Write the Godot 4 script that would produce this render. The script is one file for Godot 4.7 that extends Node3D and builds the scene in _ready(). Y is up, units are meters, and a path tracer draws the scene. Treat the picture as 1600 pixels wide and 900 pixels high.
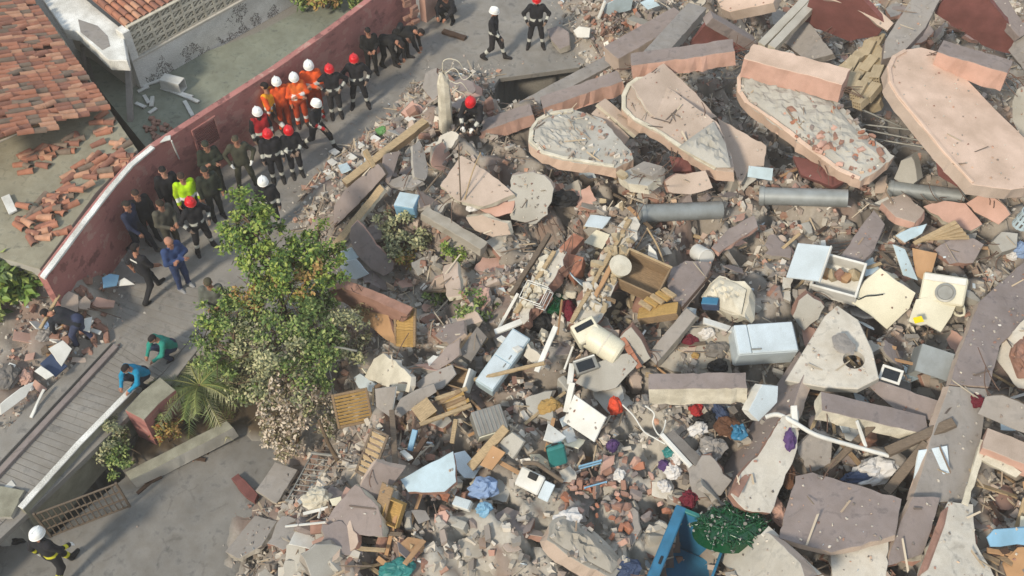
extends Node3D

const CAMH := 18.2
const FPX := 1600.0
const PITCH := 0.8726646

var rng := RandomNumberGenerator.new()
var taken := {}
var M := {}
var TX := {}
var tops := []
var pile := PackedVector2Array()
var heap := PackedVector2Array()
var yard := PackedVector2Array()
var bed := PackedVector2Array()
var hole := PackedVector2Array()
var caves := PackedVector2Array()
var powder := PackedVector2Array()
var slot := PackedVector2Array()
var well := PackedVector2Array()
var skip_hole := PackedVector2Array()
var soft := FastNoiseLite.new()
var fine := FastNoiseLite.new()
var geo := {}
var chunk := []

func _ready():
	rng.seed = 20240
	look_and_light()
	make_materials()
	lay_out()
	make_ground()
	make_street()
	make_walls()
	make_tiled_building()
	make_white_house()
	make_slabs()
	make_rubble_things()
	make_more_things()
	make_plants()
	make_people()
	make_scatter()

# ---------- camera, sky, sun, exposure ----------
func look_and_light():
	var cam = Camera3D.new()
	cam.name = "camera"
	add_child(cam)
	cam.position = Vector3(0, CAMH, 0)
	cam.rotation = Vector3(-PITCH, 0, 0)
	cam.fov = rad_to_deg(2.0 * atan(450.0 / FPX))
	cam.far = 400.0
	cam.current = true
	var e = Environment.new()
	e.background_mode = Environment.BG_SKY
	var sm = ProceduralSkyMaterial.new()
	sm.sky_top_color = Color(0.69, 0.75, 0.82)
	sm.sky_horizon_color = Color(0.86, 0.85, 0.82)
	sm.sky_curve = 0.2
	sm.ground_bottom_color = Color(0.35, 0.33, 0.31)
	sm.ground_horizon_color = Color(0.6, 0.58, 0.55)
	var sky = Sky.new()
	sky.sky_material = sm
	e.sky = sky
	e.background_energy_multiplier = 1.0
	e.tonemap_mode = Environment.TONE_MAPPER_LINEAR
	e.tonemap_exposure = 1.45
	e.sdfgi_enabled = true
	e.ssao_enabled = true
	e.ssil_enabled = true
	e.fog_enabled = true
	e.fog_density = 0.0014
	e.fog_light_color = Color(0.80, 0.78, 0.75)
	var we = WorldEnvironment.new()
	we.name = "world_environment"
	we.environment = e
	add_child(we)
	var sun = DirectionalLight3D.new()
	sun.name = "sun"
	add_child(sun)
	sun.light_energy = 0.86
	sun.light_color = Color(1.0, 0.95, 0.87)
	sun.light_angular_distance = 7.0
	sun.shadow_enabled = true
	sun.look_at_from_position(Vector3(-8, 9.5, 10), Vector3.ZERO)

# ---------- from a place in the view to a place on the ground ----------
func P(u, v, h) -> Vector3:
	var d = Vector3((u - 800.0) / FPX, -(v - 450.0) / FPX, -1.0).rotated(Vector3.RIGHT, -PITCH)
	return Vector3(0, CAMH, 0) + d * ((h - CAMH) / d.y)

func Q(u, v, dh) -> Vector3:
	var h := 0.0
	var p := Vector3.ZERO
	for i in 14:
		p = P(u, v, h)
		h = lerpf(h, level(p.x, p.z) + dh, 0.7)
	return P(u, v, h)

func flat_poly(px: Array, h: float) -> PackedVector2Array:
	var r = PackedVector2Array()
	for i in range(0, px.size(), 2):
		var p = P(px[i], px[i + 1], h)
		r.append(Vector2(p.x, p.z))
	return r

func signed_distance(poly: PackedVector2Array, q: Vector2) -> float:
	var best := 1e9
	var n = poly.size()
	for i in n:
		var c = Geometry2D.get_closest_point_to_segment(q, poly[i], poly[(i + 1) % n])
		best = minf(best, q.distance_squared_to(c))
	best = sqrt(best)
	return best if Geometry2D.is_point_in_polygon(q, poly) else -best

func lay_out():
	soft.seed = 5
	soft.frequency = 0.28
	soft.fractal_octaves = 2
	fine.seed = 9
	fine.frequency = 1.1
	fine.fractal_octaves = 3
	pile = flat_poly([345, 905, 372, 790, 430, 735, 470, 690, 520, 610, 520, 520, 500, 420, 455, 345, 470, 300, 530, 235, 600, 185, 650, 130, 700, 105, 790, 112, 800, 130, 900, 112, 905, 70, 870, 10, 940, -60, 1000, -160, 2100, -160, 2100, 1300, 300, 1300], 0.0)
	heap = flat_poly([80, 425, 185, 425, 195, 470, 180, 525, 100, 600, 0, 690, -160, 820, -260, 440], 0.0)
	yard = flat_poly([-200, 1000, 22, 822, 52, 800, 165, 700, 232, 652, 280, 640, 380, 640, 430, 690, 420, 745, 372, 790, 345, 905, 300, 1300, -200, 1300], -1.0)
	caves = flat_poly([760, 200, 960, 110, 1060, 20, 1250, -60, 1800, -60, 1800, 290, 1500, 300, 1250, 290, 1060, 280, 900, 280, 830, 250], 1.2)
	powder = flat_poly([660, 910, 690, 830, 770, 780, 900, 760, 960, 700, 990, 650, 1040, 660, 1060, 740, 1030, 820, 1000, 910], 0.9)
	hole = flat_poly([766, 182, 772, 128, 792, 106, 900, 97, 922, 112, 880, 150, 815, 186], 0.0)
	slot = flat_poly([146, 146, 168, 156, 236, 240, 208, 246], 0.0)
	well = flat_poly([52, 800, 165, 702, 196, 742, 78, 836], -1.0)
	skip_hole = flat_poly([1070, 798, 1104, 802, 1116, 850, 1130, 920, 1140, 1000, 985, 1000, 1012, 935], 1.0)
	var p = P(104, 462, 0.0)
	knoll = Vector2(p.x, p.z)
	p = P(952, 52, 0.0)
	mound = Vector2(p.x, p.z)
	p = P(655, 455, 0.0)
	pit_b = Vector2(p.x, p.z)
	bed = flat_poly([206, 730, 352, 664, 440, 690, 470, 640, 380, 575, 262, 612, 215, 665], -0.8)

var pit_b := Vector2.ZERO
var knoll := Vector2.ZERO
var mound := Vector2.ZERO

func level(x: float, z: float) -> float:
	var q = Vector2(x, z)
	if Geometry2D.is_point_in_polygon(q, bed):
		return -0.75
	if Geometry2D.is_point_in_polygon(q, well):
		return -2.2
	if Geometry2D.is_point_in_polygon(q, yard):
		return -1.0
	if Geometry2D.is_point_in_polygon(q, hole):
		return -5.0
	if Geometry2D.is_point_in_polygon(q, slot):
		return -1.6
	if Geometry2D.is_point_in_polygon(q, skip_hole):
		return 0.05
	var h := -0.03
	var d = signed_distance(pile, q)
	if d > 0.0:
		var k = smoothstep(0.0, 2.4, d)
		h += k * (0.95 + 0.45 * soft.get_noise_2d(x * 1.6, z * 1.6)) + 0.14 * smoothstep(0.0, 0.5, d)
		h += 0.5 * smoothstep(3.0, 8.0, d)
	var f = signed_distance(hole, q)
	if f > -0.9:
		h = lerpf(-0.03, h, smoothstep(0.0, 0.9, -f))
	h += 0.5 * exp(-(q - mound).length_squared() / 0.7)
	if z > -16.6 and x < -2.0 and x > -6.2:
		h = lerpf(-1.0, h, smoothstep(0.0, 2.4, -signed_distance(yard, q)))
	var e = signed_distance(heap, q)
	if e > 0.0:
		h += 0.4 * smoothstep(0.0, 1.2, e) + 0.75 * exp(-(q - knoll).length_squared() / 1.1) * smoothstep(0.0, 0.5, e)
	h -= 0.9 * (1.0 - smoothstep(0.2, 1.0, (q - pit_b).length() / 1.9))
	return h

# the debris floor itself, with hollows between and under the slabs
func floor_at(x: float, z: float) -> float:
	var h = level(x, z)
	var q = Vector2(x, z)
	if h < 0.25 or not Geometry2D.is_point_in_polygon(q, pile):
		return h
	var k = smoothstep(0.02, 0.34, soft.get_noise_2d(x * 4.2 + 300.0, z * 4.2)) * 0.5
	var c = signed_distance(caves, q)
	k += 0.95 * smoothstep(-0.1, 0.9, c)
	return maxf(h - k * smoothstep(0.25, 0.9, h), -0.02)

# ---------- naming ----------
func numbered(called: String) -> String:
	if not taken.has(called):
		taken[called] = 0
		return called
	taken[called] += 1
	return "%s_%03d" % [called, taken[called]]

func tag(o, label, category, group = "", kind = "thing"):
	o.set_meta("label", label)
	if category != "":
		o.set_meta("category", category)
	if group != "":
		o.set_meta("group", group)
	o.set_meta("kind", kind)
	return o

func thing(called, label, category, at = Vector3.ZERO, turn = Vector3.ZERO, group = "") -> Node3D:
	var o = Node3D.new()
	o.name = numbered(called)
	add_child(o)
	o.position = at
	o.rotation = turn
	tag(o, label, category, group)
	return o

func obj(called, mesh: Mesh, parent = null, at = Vector3.ZERO, turn = Vector3.ZERO) -> MeshInstance3D:
	var o = MeshInstance3D.new()
	o.mesh = mesh
	if parent == null:
		o.name = numbered(called)
		add_child(o)
	else:
		o.name = called
		parent.add_child(o, true)
	o.position = at
	o.rotation = turn
	return o

func ground_piece(called, mesh, label):
	var o = obj(called, mesh)
	o.set_meta("kind", "structure")
	o.set_meta("label", label)
	return o

# ---------- materials ----------
func make_materials():
	for spec in [["grit", 0.80, 1.0, 0.05, 0.5, 0.16, 4], ["blotch", 0.66, 1.08, 0.006, 0.2, 0.26, 6], ["dusty", 0.74, 1.06, 0.005, 0.35, 0.2, 6]]:
		var n1 = FastNoiseLite.new()
		n1.seed = hash(spec[0]) % 1000
		n1.frequency = spec[3]
		n1.fractal_octaves = spec[6]
		n1.fractal_gain = 0.62
		var i1 = n1.get_seamless_image(512, 512)
		var n2 = FastNoiseLite.new()
		n2.seed = n1.seed + 7
		n2.frequency = spec[4]
		n2.fractal_octaves = 2
		var i2 = n2.get_seamless_image(512, 512)
		var d1 = i1.get_data()
		var d2 = i2.get_data()
		var o = PackedByteArray()
		o.resize(512 * 512 * 3)
		var lo: float = spec[1]
		var hi: float = spec[2]
		for k in 512 * 512:
			var a = d1[k] / 255.0
			var b = d2[k] / 255.0
			var w = clampf(lo + (hi - lo) * (a * 0.62 + b * 0.38 + (b - 0.5) * spec[5]), 0.0, 1.0)
			o[k * 3] = int(w * 255.0)
			o[k * 3 + 1] = int(w * (0.985 + 0.015 * a) * 255.0)
			o[k * 3 + 2] = int(w * (0.955 + 0.045 * a) * 255.0)
		TX[spec[0]] = ImageTexture.create_from_image(Image.create_from_data(512, 512, false, Image.FORMAT_RGB8, o))
		if spec[0] == "grit":
			var bump = Image.create_from_data(512, 512, false, Image.FORMAT_RGB8, o)
			bump.bump_map_to_normal_map(6.0)
			TX.bump = ImageTexture.create_from_image(bump)
	cracked_texture()
	var nw = FastNoiseLite.new()
	nw.seed = 77
	nw.frequency = 0.03
	var wi = Image.create(256, 256, false, Image.FORMAT_RGB8)
	for y in 256:
		for x in 256:
			var w = 0.78 + 0.2 * nw.get_noise_2d(x * 0.6, y * 9.0) + 0.1 * nw.get_noise_2d(x * 3.0, y * 30.0)
			wi.set_pixel(x, y, Color(w, w * 0.97, w * 0.92))
	TX.wood = ImageTexture.create_from_image(wi)
	mat("street", Color(0.59, 0.575, 0.55), "cracked", 0.22)
	mat("yard", Color(0.54, 0.53, 0.51), "cracked", 0.25)
	mat("concrete", Color(0.70, 0.69, 0.66), "dusty", 0.3)
	mat("broken", Color(0.64, 0.61, 0.57), "blotch", 1.1)
	mat("dust", Color(0.66, 0.635, 0.59), "dusty", 0.6)
	mat("darkgrey", Color(0.50, 0.48, 0.46), "blotch", 0.6)
	mat("grey", Color(0.63, 0.61, 0.59), "cracked", 0.3)
	mat("mauve", Color(0.595, 0.55, 0.535), "cracked", 0.3)
	mat("beige", Color(0.75, 0.68, 0.625), "dusty", 0.3)
	mat("salmon", Color(0.79, 0.64, 0.58), "dusty", 0.5)
	mat("peach", Color(0.85, 0.745, 0.67), "dusty", 0.3)
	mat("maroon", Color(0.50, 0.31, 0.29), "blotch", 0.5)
	mat("redwall", Color.WHITE, "wallpaint", 0.16)
	mat("cream", Color(0.86, 0.835, 0.765), "blotch", 0.6)
	mat("plaster", Color(0.84, 0.82, 0.775), "cracked", 0.3)
	mat("white", Color(0.88, 0.88, 0.86), "dusty", 0.5)
	mat("whitewall", Color(0.93, 0.93, 0.91), "blotch", 0.3)
	mat("paleblue", Color(0.74, 0.82, 0.86), "dusty", 0.5, 0.6)
	mat("enamel", Color(0.80, 0.85, 0.88), "dusty", 0.3, 0.35)
	mat("ivory", Color(0.90, 0.88, 0.79), "dusty", 0.3, 0.45)
	mat("brick", Color(0.62, 0.475, 0.415), "dusty", 1.2)
	mat("terracotta", Color(0.72, 0.49, 0.39), "blotch", 0.9)
	mat("terracotta_pale", Color(0.79, 0.60, 0.49), "blotch", 0.9)
	mat("terracotta_dark", Color(0.62, 0.43, 0.36), "blotch", 0.9)
	mat("hollow", Color(0.71, 0.65, 0.54), "dusty", 1.0)
	mat("wood", Color(0.66, 0.57, 0.46), "wood", 0.9)
	mat("palewood", Color(0.80, 0.72, 0.59), "wood", 0.9)
	mat("ochre", Color(0.80, 0.67, 0.42), "wood", 0.9)
	mat("greywood", Color(0.52, 0.47, 0.42), "wood", 0.9)
	mat("darkwood", Color(0.36, 0.28, 0.23), "wood", 0.9)
	mat("rust", Color(0.42, 0.33, 0.28), "dusty", 2.0)
	mat("steel", Color(0.62, 0.62, 0.60), "dusty", 1.0, 0.5, 0.35)
	mat("zinc", Color(0.60, 0.62, 0.62), "dusty", 0.8, 0.5, 0.25)
	mat("glass_dark", Color(0.10, 0.11, 0.12), "", 1.0, 0.12)
	mat("black", Color(0.07, 0.07, 0.075), "", 1.0, 0.75)
	mat("blue", Color(0.20, 0.47, 0.62), "dusty", 0.6, 0.5)
	mat("skyblue", Color(0.50, 0.68, 0.80), "dusty", 0.6, 0.6)
	mat("teal", Color(0.18, 0.50, 0.49), "dusty", 0.8, 0.5)
	mat("green", Color(0.38, 0.58, 0.32), "dusty", 0.9, 0.5)
	mat("bottle", Color(0.06, 0.26, 0.15), "", 1.0, 0.2)
	mat("orange", Color(0.84, 0.30, 0.18), "dusty", 1.0)
	mat("red", Color(0.66, 0.16, 0.17), "dusty", 1.0)
	mat("wine", Color(0.42, 0.08, 0.16), "dusty", 1.0)
	mat("purple", Color(0.34, 0.24, 0.44), "dusty", 1.0)
	mat("denim", Color(0.24, 0.30, 0.42), "dusty", 1.0)
	mat("cloth_blue", Color(0.55, 0.65, 0.80), "dusty", 1.0)
	mat("cloth_white", Color(0.86, 0.85, 0.84), "dusty", 1.0)
	mat("fur", Color(0.40, 0.27, 0.19), "blotch", 2.0)
	mat("yellow", Color(0.90, 0.80, 0.10), "", 1.0)
	mat("hivis", Color(0.78, 0.92, 0.06), "", 1.0)
	mat("cardboard", Color(0.72, 0.57, 0.42), "dusty", 0.7)
	mat("bark", Color(0.40, 0.33, 0.25), "blotch", 2.0)
	mat("soil", Color(0.36, 0.29, 0.22), "dusty", 0.9)
	mat("helmet_white", Color(0.90, 0.90, 0.88), "", 1.0, 0.3)
	mat("helmet_red", Color(0.78, 0.10, 0.13), "", 1.0, 0.3)
	mat("terracotta_moss", Color(0.53, 0.46, 0.40), "blotch", 0.9)
	mat("moss", Color(0.60, 0.59, 0.52), "blotch", 0.6)
	mat("yardfloor", Color(0.56, 0.58, 0.52), "cracked", 0.3)
	mat("roofdeck", Color(0.63, 0.61, 0.53), "cracked", 0.3)
	for k in ["person", "leaf", "rubble", "ground"]:
		var m = mat(k, Color.WHITE, "grit" if k == "ground" else "", 0.45, 0.9)
		m.vertex_color_use_as_albedo = true
	M.leaf.backlight_enabled = true
	M.leaf.backlight = Color(0.25, 0.3, 0.1)
	M.leaf.roughness = 0.6
	M.leaf.cull_mode = BaseMaterial3D.CULL_DISABLED

# hairline cracks, stains and pits, and for the painted wall chips down to the plaster
func cracked_texture():
	var n = []
	for sp in [[0.004, 6, 11], [0.012, 5, 12], [0.22, 2, 13], [0.006, 3, 15]]:
		var x = FastNoiseLite.new()
		x.seed = sp[2]
		x.frequency = sp[0]
		x.fractal_octaves = sp[1]
		x.fractal_gain = 0.6
		n.append(x.get_seamless_image(768, 768).get_data())
	var ce = FastNoiseLite.new()
	ce.seed = 14
	ce.noise_type = FastNoiseLite.TYPE_CELLULAR
	ce.cellular_return_type = FastNoiseLite.RETURN_DISTANCE2_SUB
	ce.fractal_type = FastNoiseLite.FRACTAL_NONE
	ce.frequency = 0.006
	ce.domain_warp_enabled = true
	ce.domain_warp_amplitude = 45.0
	ce.domain_warp_frequency = 0.012
	ce.domain_warp_fractal_octaves = 4
	var edges = ce.get_seamless_image(768, 768, false, false, 0.1, false).get_data()
	var o = PackedByteArray()
	o.resize(768 * 768 * 3)
	var q = PackedByteArray()
	q.resize(768 * 768 * 3)
	for k in 768 * 768:
		var lowf = n[0][k] / 255.0
		var midf = n[1][k] / 255.0
		var grain = n[2][k] / 255.0
		var w = 0.80 + 0.14 * lowf + 0.10 * (midf - 0.5) + 0.12 * (grain - 0.5)
		if midf > 0.66:
			w -= (midf - 0.66) * 0.7
		if edges[k] < 7 and n[3][k] > 150:
			w -= 0.10 * (1.0 - edges[k] / 7.0)
		if grain > 0.86:
			w -= 0.12
		w = clampf(w, 0.0, 1.0)
		o[k * 3] = int(w * 255.0)
		o[k * 3 + 1] = int(w * (0.98 + 0.02 * midf) * 255.0)
		o[k * 3 + 2] = int(w * (0.95 + 0.05 * midf) * 255.0)
		var p = Vector3(0.66, 0.44, 0.41) * (0.86 + 0.22 * lowf + 0.12 * (grain - 0.5))
		if midf < 0.34:
			p = p.lerp(Vector3(0.70, 0.56, 0.51), clampf((0.34 - midf) * 12.0, 0.0, 0.8))
		if midf > 0.64:
			p = p.lerp(Vector3(0.36, 0.23, 0.22), clampf((midf - 0.64) * 5.0, 0.0, 0.6))
		q[k * 3] = int(clampf(p.x, 0, 1) * 255.0)
		q[k * 3 + 1] = int(clampf(p.y, 0, 1) * 255.0)
		q[k * 3 + 2] = int(clampf(p.z, 0, 1) * 255.0)
	TX.cracked = ImageTexture.create_from_image(Image.create_from_data(768, 768, false, Image.FORMAT_RGB8, o))
	TX.wallpaint = ImageTexture.create_from_image(Image.create_from_data(768, 768, false, Image.FORMAT_RGB8, q))

func mat(key, colour: Color, tex = "", scale = 0.5, rough = 0.88, metal = 0.0) -> StandardMaterial3D:
	var m = StandardMaterial3D.new()
	m.resource_name = key
	m.albedo_color = colour
	m.roughness = rough
	m.metallic = metal
	if tex != "":
		m.albedo_texture = TX[tex]
		m.uv1_triplanar = true
		m.uv1_world_triplanar = tex != "wood"
		m.uv1_scale = Vector3.ONE * scale
		if tex in ["blotch", "grit"] and metal == 0.0:
			m.normal_enabled = true
			m.normal_texture = TX.bump
			m.normal_scale = 0.3
	M[key] = m
	return m

# ---------- mesh pieces ----------
func begin() -> SurfaceTool:
	var st = SurfaceTool.new()
	st.begin(Mesh.PRIMITIVE_TRIANGLES)
	return st

func tri(st: SurfaceTool, a: Vector3, b: Vector3, c: Vector3, out: Vector3):
	var n = (b - a).cross(c - a)
	if n.dot(out) > 0.0:
		var t = b
		b = c
		c = t
	else:
		n = -n
	st.set_normal(n.normalized())
	st.add_vertex(a)
	st.add_vertex(b)
	st.add_vertex(c)

func quad(st: SurfaceTool, a, b, c, d, out):
	tri(st, a, b, c, out)
	tri(st, a, c, d, out)

func done(st: SurfaceTool, m) -> ArrayMesh:
	st.set_material(M[m] if m is String else m)
	return st.commit()

func also(mesh: ArrayMesh, st: SurfaceTool, m) -> ArrayMesh:
	st.set_material(M[m] if m is String else m)
	return st.commit(mesh)

func box(st: SurfaceTool, t: Transform3D, size: Vector3, bevel = 0.008):
	var h = size * 0.5
	var b = minf(bevel, minf(h.x, minf(h.y, h.z)) * 0.6)
	for ax in 3:
		for s in [-1.0, 1.0]:
			var n = Vector3.ZERO
			n[ax] = s
			var i = (ax + 1) % 3
			var j = (ax + 2) % 3
			var q = []
			for k in [[-1, -1], [1, -1], [1, 1], [-1, 1]]:
				var p = Vector3.ZERO
				p[ax] = s * h[ax]
				p[i] = k[0] * (h[i] - b)
				p[j] = k[1] * (h[j] - b)
				q.append(t * p)
			quad(st, q[0], q[1], q[2], q[3], t.basis * n)
	if b > 0.0:
		for ax in 3:
			var i = (ax + 1) % 3
			var j = (ax + 2) % 3
			for si in [-1.0, 1.0]:
				for sj in [-1.0, 1.0]:
					var q = []
					for k in [[-1.0, 0], [1.0, 0], [1.0, 1], [-1.0, 1]]:
						var p = Vector3.ZERO
						p[ax] = k[0] * (h[ax] - b)
						p[i] = si * (h[i] - (b if k[1] == 1 else 0.0))
						p[j] = sj * (h[j] - (0.0 if k[1] == 1 else b))
						q.append(t * p)
					var n = Vector3.ZERO
					n[i] = si
					n[j] = sj
					quad(st, q[0], q[1], q[2], q[3], t.basis * n)
		for sx in [-1.0, 1.0]:
			for sy in [-1.0, 1.0]:
				for sz in [-1.0, 1.0]:
					var s = Vector3(sx, sy, sz)
					tri(st, t * (s * (h - Vector3(0, b, b))), t * (s * (h - Vector3(b, 0, b))), t * (s * (h - Vector3(b, b, 0))), t.basis * s)

func T(at: Vector3, turn = Vector3.ZERO) -> Transform3D:
	return Transform3D(Basis.from_euler(turn), at)

func boxmesh(size: Vector3, m, bevel = 0.008) -> ArrayMesh:
	var st = begin()
	box(st, Transform3D.IDENTITY, size, bevel)
	return done(st, m)

func pbox(parent, called, at: Vector3, size: Vector3, m, turn = Vector3.ZERO, bevel = 0.008):
	return obj(called, boxmesh(size, m, bevel), parent, at, turn)

func frame_of(d: Vector3) -> Basis:
	var up = Vector3.UP if absf(d.y) < 0.95 else Vector3.RIGHT
	var x = up.cross(d).normalized()
	return Basis(x, d.cross(x), d)

func tube(st: SurfaceTool, pts: Array, r0: float, r1: float, sides = 8, caps = true):
	var rings = []
	var n = pts.size()
	for i in n:
		var d = (pts[mini(i + 1, n - 1)] - pts[maxi(i - 1, 0)]).normalized()
		var b = frame_of(d)
		var r = lerpf(r0, r1, float(i) / maxf(1.0, n - 1))
		var ring = []
		for k in sides:
			var a = TAU * k / sides
			var o = b.x * cos(a) + b.y * sin(a)
			ring.append([pts[i] + o * r, o])
		rings.append(ring)
	for i in n - 1:
		for k in sides:
			var k2 = (k + 1) % sides
			var q = [rings[i][k], rings[i][k2], rings[i + 1][k2], rings[i + 1][k]]
			smooth_tri(st, q[0], q[1], q[2])
			smooth_tri(st, q[0], q[2], q[3])
	if caps:
		for e in [0, n - 1]:
			var out = (pts[0] - pts[1]) if e == 0 else (pts[n - 1] - pts[n - 2])
			for k in range(1, sides - 1):
				tri(st, rings[e][0][0], rings[e][k][0], rings[e][k + 1][0], out)

func smooth_tri(st: SurfaceTool, a, b, c):
	var n = (b[0] - a[0]).cross(c[0] - a[0])
	var o = [a, b, c]
	if n.dot(a[1] + b[1] + c[1]) > 0.0:
		o = [a, c, b]
	for v in o:
		st.set_normal(v[1])
		st.add_vertex(v[0])

func lathe(st: SurfaceTool, t: Transform3D, prof: Array, sides = 20):
	# prof: [radius, height] pairs along local y
	for i in prof.size() - 1:
		var p = prof[i]
		var q = prof[i + 1]
		var slope = Vector2(q[1] - p[1], -(q[0] - p[0])).normalized()
		for k in sides:
			var a0 = TAU * k / sides
			var a1 = TAU * (k + 1) / sides
			var v = []
			for e in [[p, a0], [p, a1], [q, a1], [q, a0]]:
				var o = Vector3(cos(e[1]), 0, sin(e[1]))
				v.append([t * (o * e[0][0] + Vector3(0, e[0][1], 0)), (t.basis * (o * slope.x + Vector3(0, slope.y, 0))).normalized()])
			smooth_tri(st, v[0], v[1], v[2])
			smooth_tri(st, v[0], v[2], v[3])

# A plate of any outline, broken or straight at its edges: outline points in the plane, n its upward normal
func plate_mesh(outline: Array, n: Vector3, thick: float, mt, ms, rag = 0.0, bevel = 0.008) -> ArrayMesh:
	var e1 = (outline[1] - outline[0]).normalized()
	var e2 = n.cross(e1).normalized()
	var ring = PackedVector2Array()
	var cnt = outline.size()
	for i in cnt:
		var a = Vector2(outline[i].dot(e1), outline[i].dot(e2))
		var b = Vector2(outline[(i + 1) % cnt].dot(e1), outline[(i + 1) % cnt].dot(e2))
		var parts = 1
		if rag > 0.0:
			parts = clampi(int(a.distance_to(b) / 0.13), 1, 40)
		var side = (b - a).normalized().orthogonal()
		for k in parts:
			var q = a.lerp(b, float(k) / parts)
			if rag > 0.0 and k > 0:
				q += side * rng.randfn(0.0, 0.5) * rag + (b - a) / parts * rng.randf_range(-0.3, 0.3)
			elif rag > 0.0:
				q += Vector2(rng.randfn(0, 0.3), rng.randfn(0, 0.3)) * rag
			ring.append(q)
	var idx = Geometry2D.triangulate_polygon(ring)
	if idx.is_empty():
		ring = PackedVector2Array()
		for p in outline:
			ring.append(Vector2(p.dot(e1), p.dot(e2)))
		idx = Geometry2D.triangulate_polygon(ring)
		if idx.is_empty():
			ring = Geometry2D.convex_hull(ring)
			ring.remove_at(ring.size() - 1)
			idx = Geometry2D.triangulate_polygon(ring)
	var base = n * outline[0].dot(n)
	var ccw = 0.0
	var m = ring.size()
	for i in m:
		ccw += ring[i].cross(ring[(i + 1) % m])
	var sgn = 1.0 if ccw > 0.0 else -1.0
	var up = []
	var mid = []
	var low = []
	for i in m:
		var prev = ring[(i + m - 1) % m]
		var next = ring[(i + 1) % m]
		var outw = (next - prev).normalized().orthogonal() * sgn
		var q = ring[i]
		var w = base + e1 * q.x + e2 * q.y
		var o3 = e1 * outw.x + e2 * outw.y
		up.append(w)
		mid.append(w + o3 * bevel - n * bevel)
		var jit = rng.randfn(0.0, 0.7) * rag
		low.append(w + o3 * (bevel + jit) - n * (thick + rng.randf_range(-0.4, 0.4) * minf(rag, thick * 0.4)))
	var st = begin()
	for i in range(0, idx.size(), 3):
		tri(st, up[idx[i]], up[idx[i + 1]], up[idx[i + 2]], n)
	var sd = begin()
	for i in m:
		var j = (i + 1) % m
		var dirv = (ring[j] - ring[i]).orthogonal() * sgn
		var o3 = e1 * dirv.x + e2 * dirv.y
		quad(st, up[i], up[j], mid[j], mid[i], o3.normalized() + n)
		quad(sd, mid[i], mid[j], low[j], low[i], o3)
	for i in range(0, idx.size(), 3):
		tri(sd, low[idx[i]], low[idx[i + 1]], low[idx[i + 2]], -n)
	return also(done(st, mt), sd, ms)

func plane_points(px: Array, hs: Array) -> Array:
	var three = []
	for i in hs.size():
		if hs[i] != null and three.size() < 3:
			three.append(Q(px[i * 2], px[i * 2 + 1], hs[i]))
	var n = (three[1] - three[0]).cross(three[2] - three[0]).normalized()
	if n.y < 0.0:
		n = -n
	var eye = Vector3(0, CAMH, 0)
	var pts = []
	for i in range(0, px.size(), 2):
		var d = P(px[i], px[i + 1], 0.0) - eye
		var t = (three[0] - eye).dot(n) / d.dot(n)
		pts.append(eye + d * t)
	return [pts, n]

func shifted(mesh_pts: Array, c: Vector3) -> Array:
	var r = []
	for p in mesh_pts:
		r.append(p - c)
	return r

func slab(called, label, category, px: Array, hs: Array, thick, mt, ms = "", rag = 0.03, group = "", crumbs = 0.25):
	var pn = plane_points(px, hs)
	var c = Vector3.ZERO
	for p in pn[0]:
		c += p
	c /= pn[0].size()
	var o = obj(called, plate_mesh(shifted(pn[0], c), pn[1], thick, mt, ms if ms != "" else mt, rag), null, c)
	tag(o, label, category, group)
	note_top(pn[0], pn[1], crumbs)
	if thick >= 0.11 and rag >= 0.015 and rng.randf() < 0.75:
		for k in 2:
			var i = rng.randi() % pn[0].size()
			var m = pn[0][i].lerp(pn[0][(i + 1) % pn[0].size()], 0.5)
			var away = (m - c).normalized()
			for w in 2 + rng.randi() % 3:
				var st = begin()
				var a0 = m - c - pn[1] * thick * 0.5 - away * 0.1 + Vector3(rng.randfn(0, 0.12), 0, rng.randfn(0, 0.12))
				var ln = rng.randf_range(0.2, 0.5)
				var bend = Vector3(rng.randfn(0, 0.5), rng.randfn(0.0, 0.5), rng.randfn(0, 0.5)) * ln
				var cv = []
				for s in 6:
					cv.append(a0 + away * ln * s / 5.0 + bend * s * s / 25.0)
				tube(st, cv, 0.011, 0.009, 5)
				obj("reinforcing_bar", done(st, "rust"), o)
	return o

func note_top(pts: Array, n: Vector3, crumbs: float):
	if n.y < 0.35 or crumbs <= 0.0:
		return
	var poly = PackedVector2Array()
	for p in pts:
		poly.append(Vector2(p.x, p.z))
	var lo = poly[0]
	var hi = poly[0]
	for q in poly:
		lo = lo.min(q)
		hi = hi.max(q)
	tops.append({"poly": poly, "n": n, "at": pts[0], "crumbs": crumbs, "lo": lo, "hi": hi})

func bar_points(a: Vector3, b: Vector3, w: float, roll = 0.0) -> Array:
	var d = (b - a).normalized()
	var side = d.cross(Vector3.UP).normalized().rotated(d, roll)
	var n = side.cross(d).normalized()
	if n.y < 0.0:
		n = -n
	return [[a - side * w * 0.5, b - side * w * 0.5, b + side * w * 0.5, a + side * w * 0.5], n]

func beam(called, label, category, u0, v0, h0, u1, v1, h1, w, t, mt, ms = "", rag = 0.012, group = "", roll = 0.0, from_street = false):
	var a = Q(u0, v0, h0) if not from_street else P(u0, v0, h0)
	var b = Q(u1, v1, h1) if not from_street else P(u1, v1, h1)
	var pn = bar_points(a, b, w, roll)
	var c = (a + b) * 0.5
	var o = obj(called, plate_mesh(shifted(pn[0], c), pn[1], t, mt, ms if ms != "" else mt, rag), null, c)
	tag(o, label, category, group)
	return o

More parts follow.
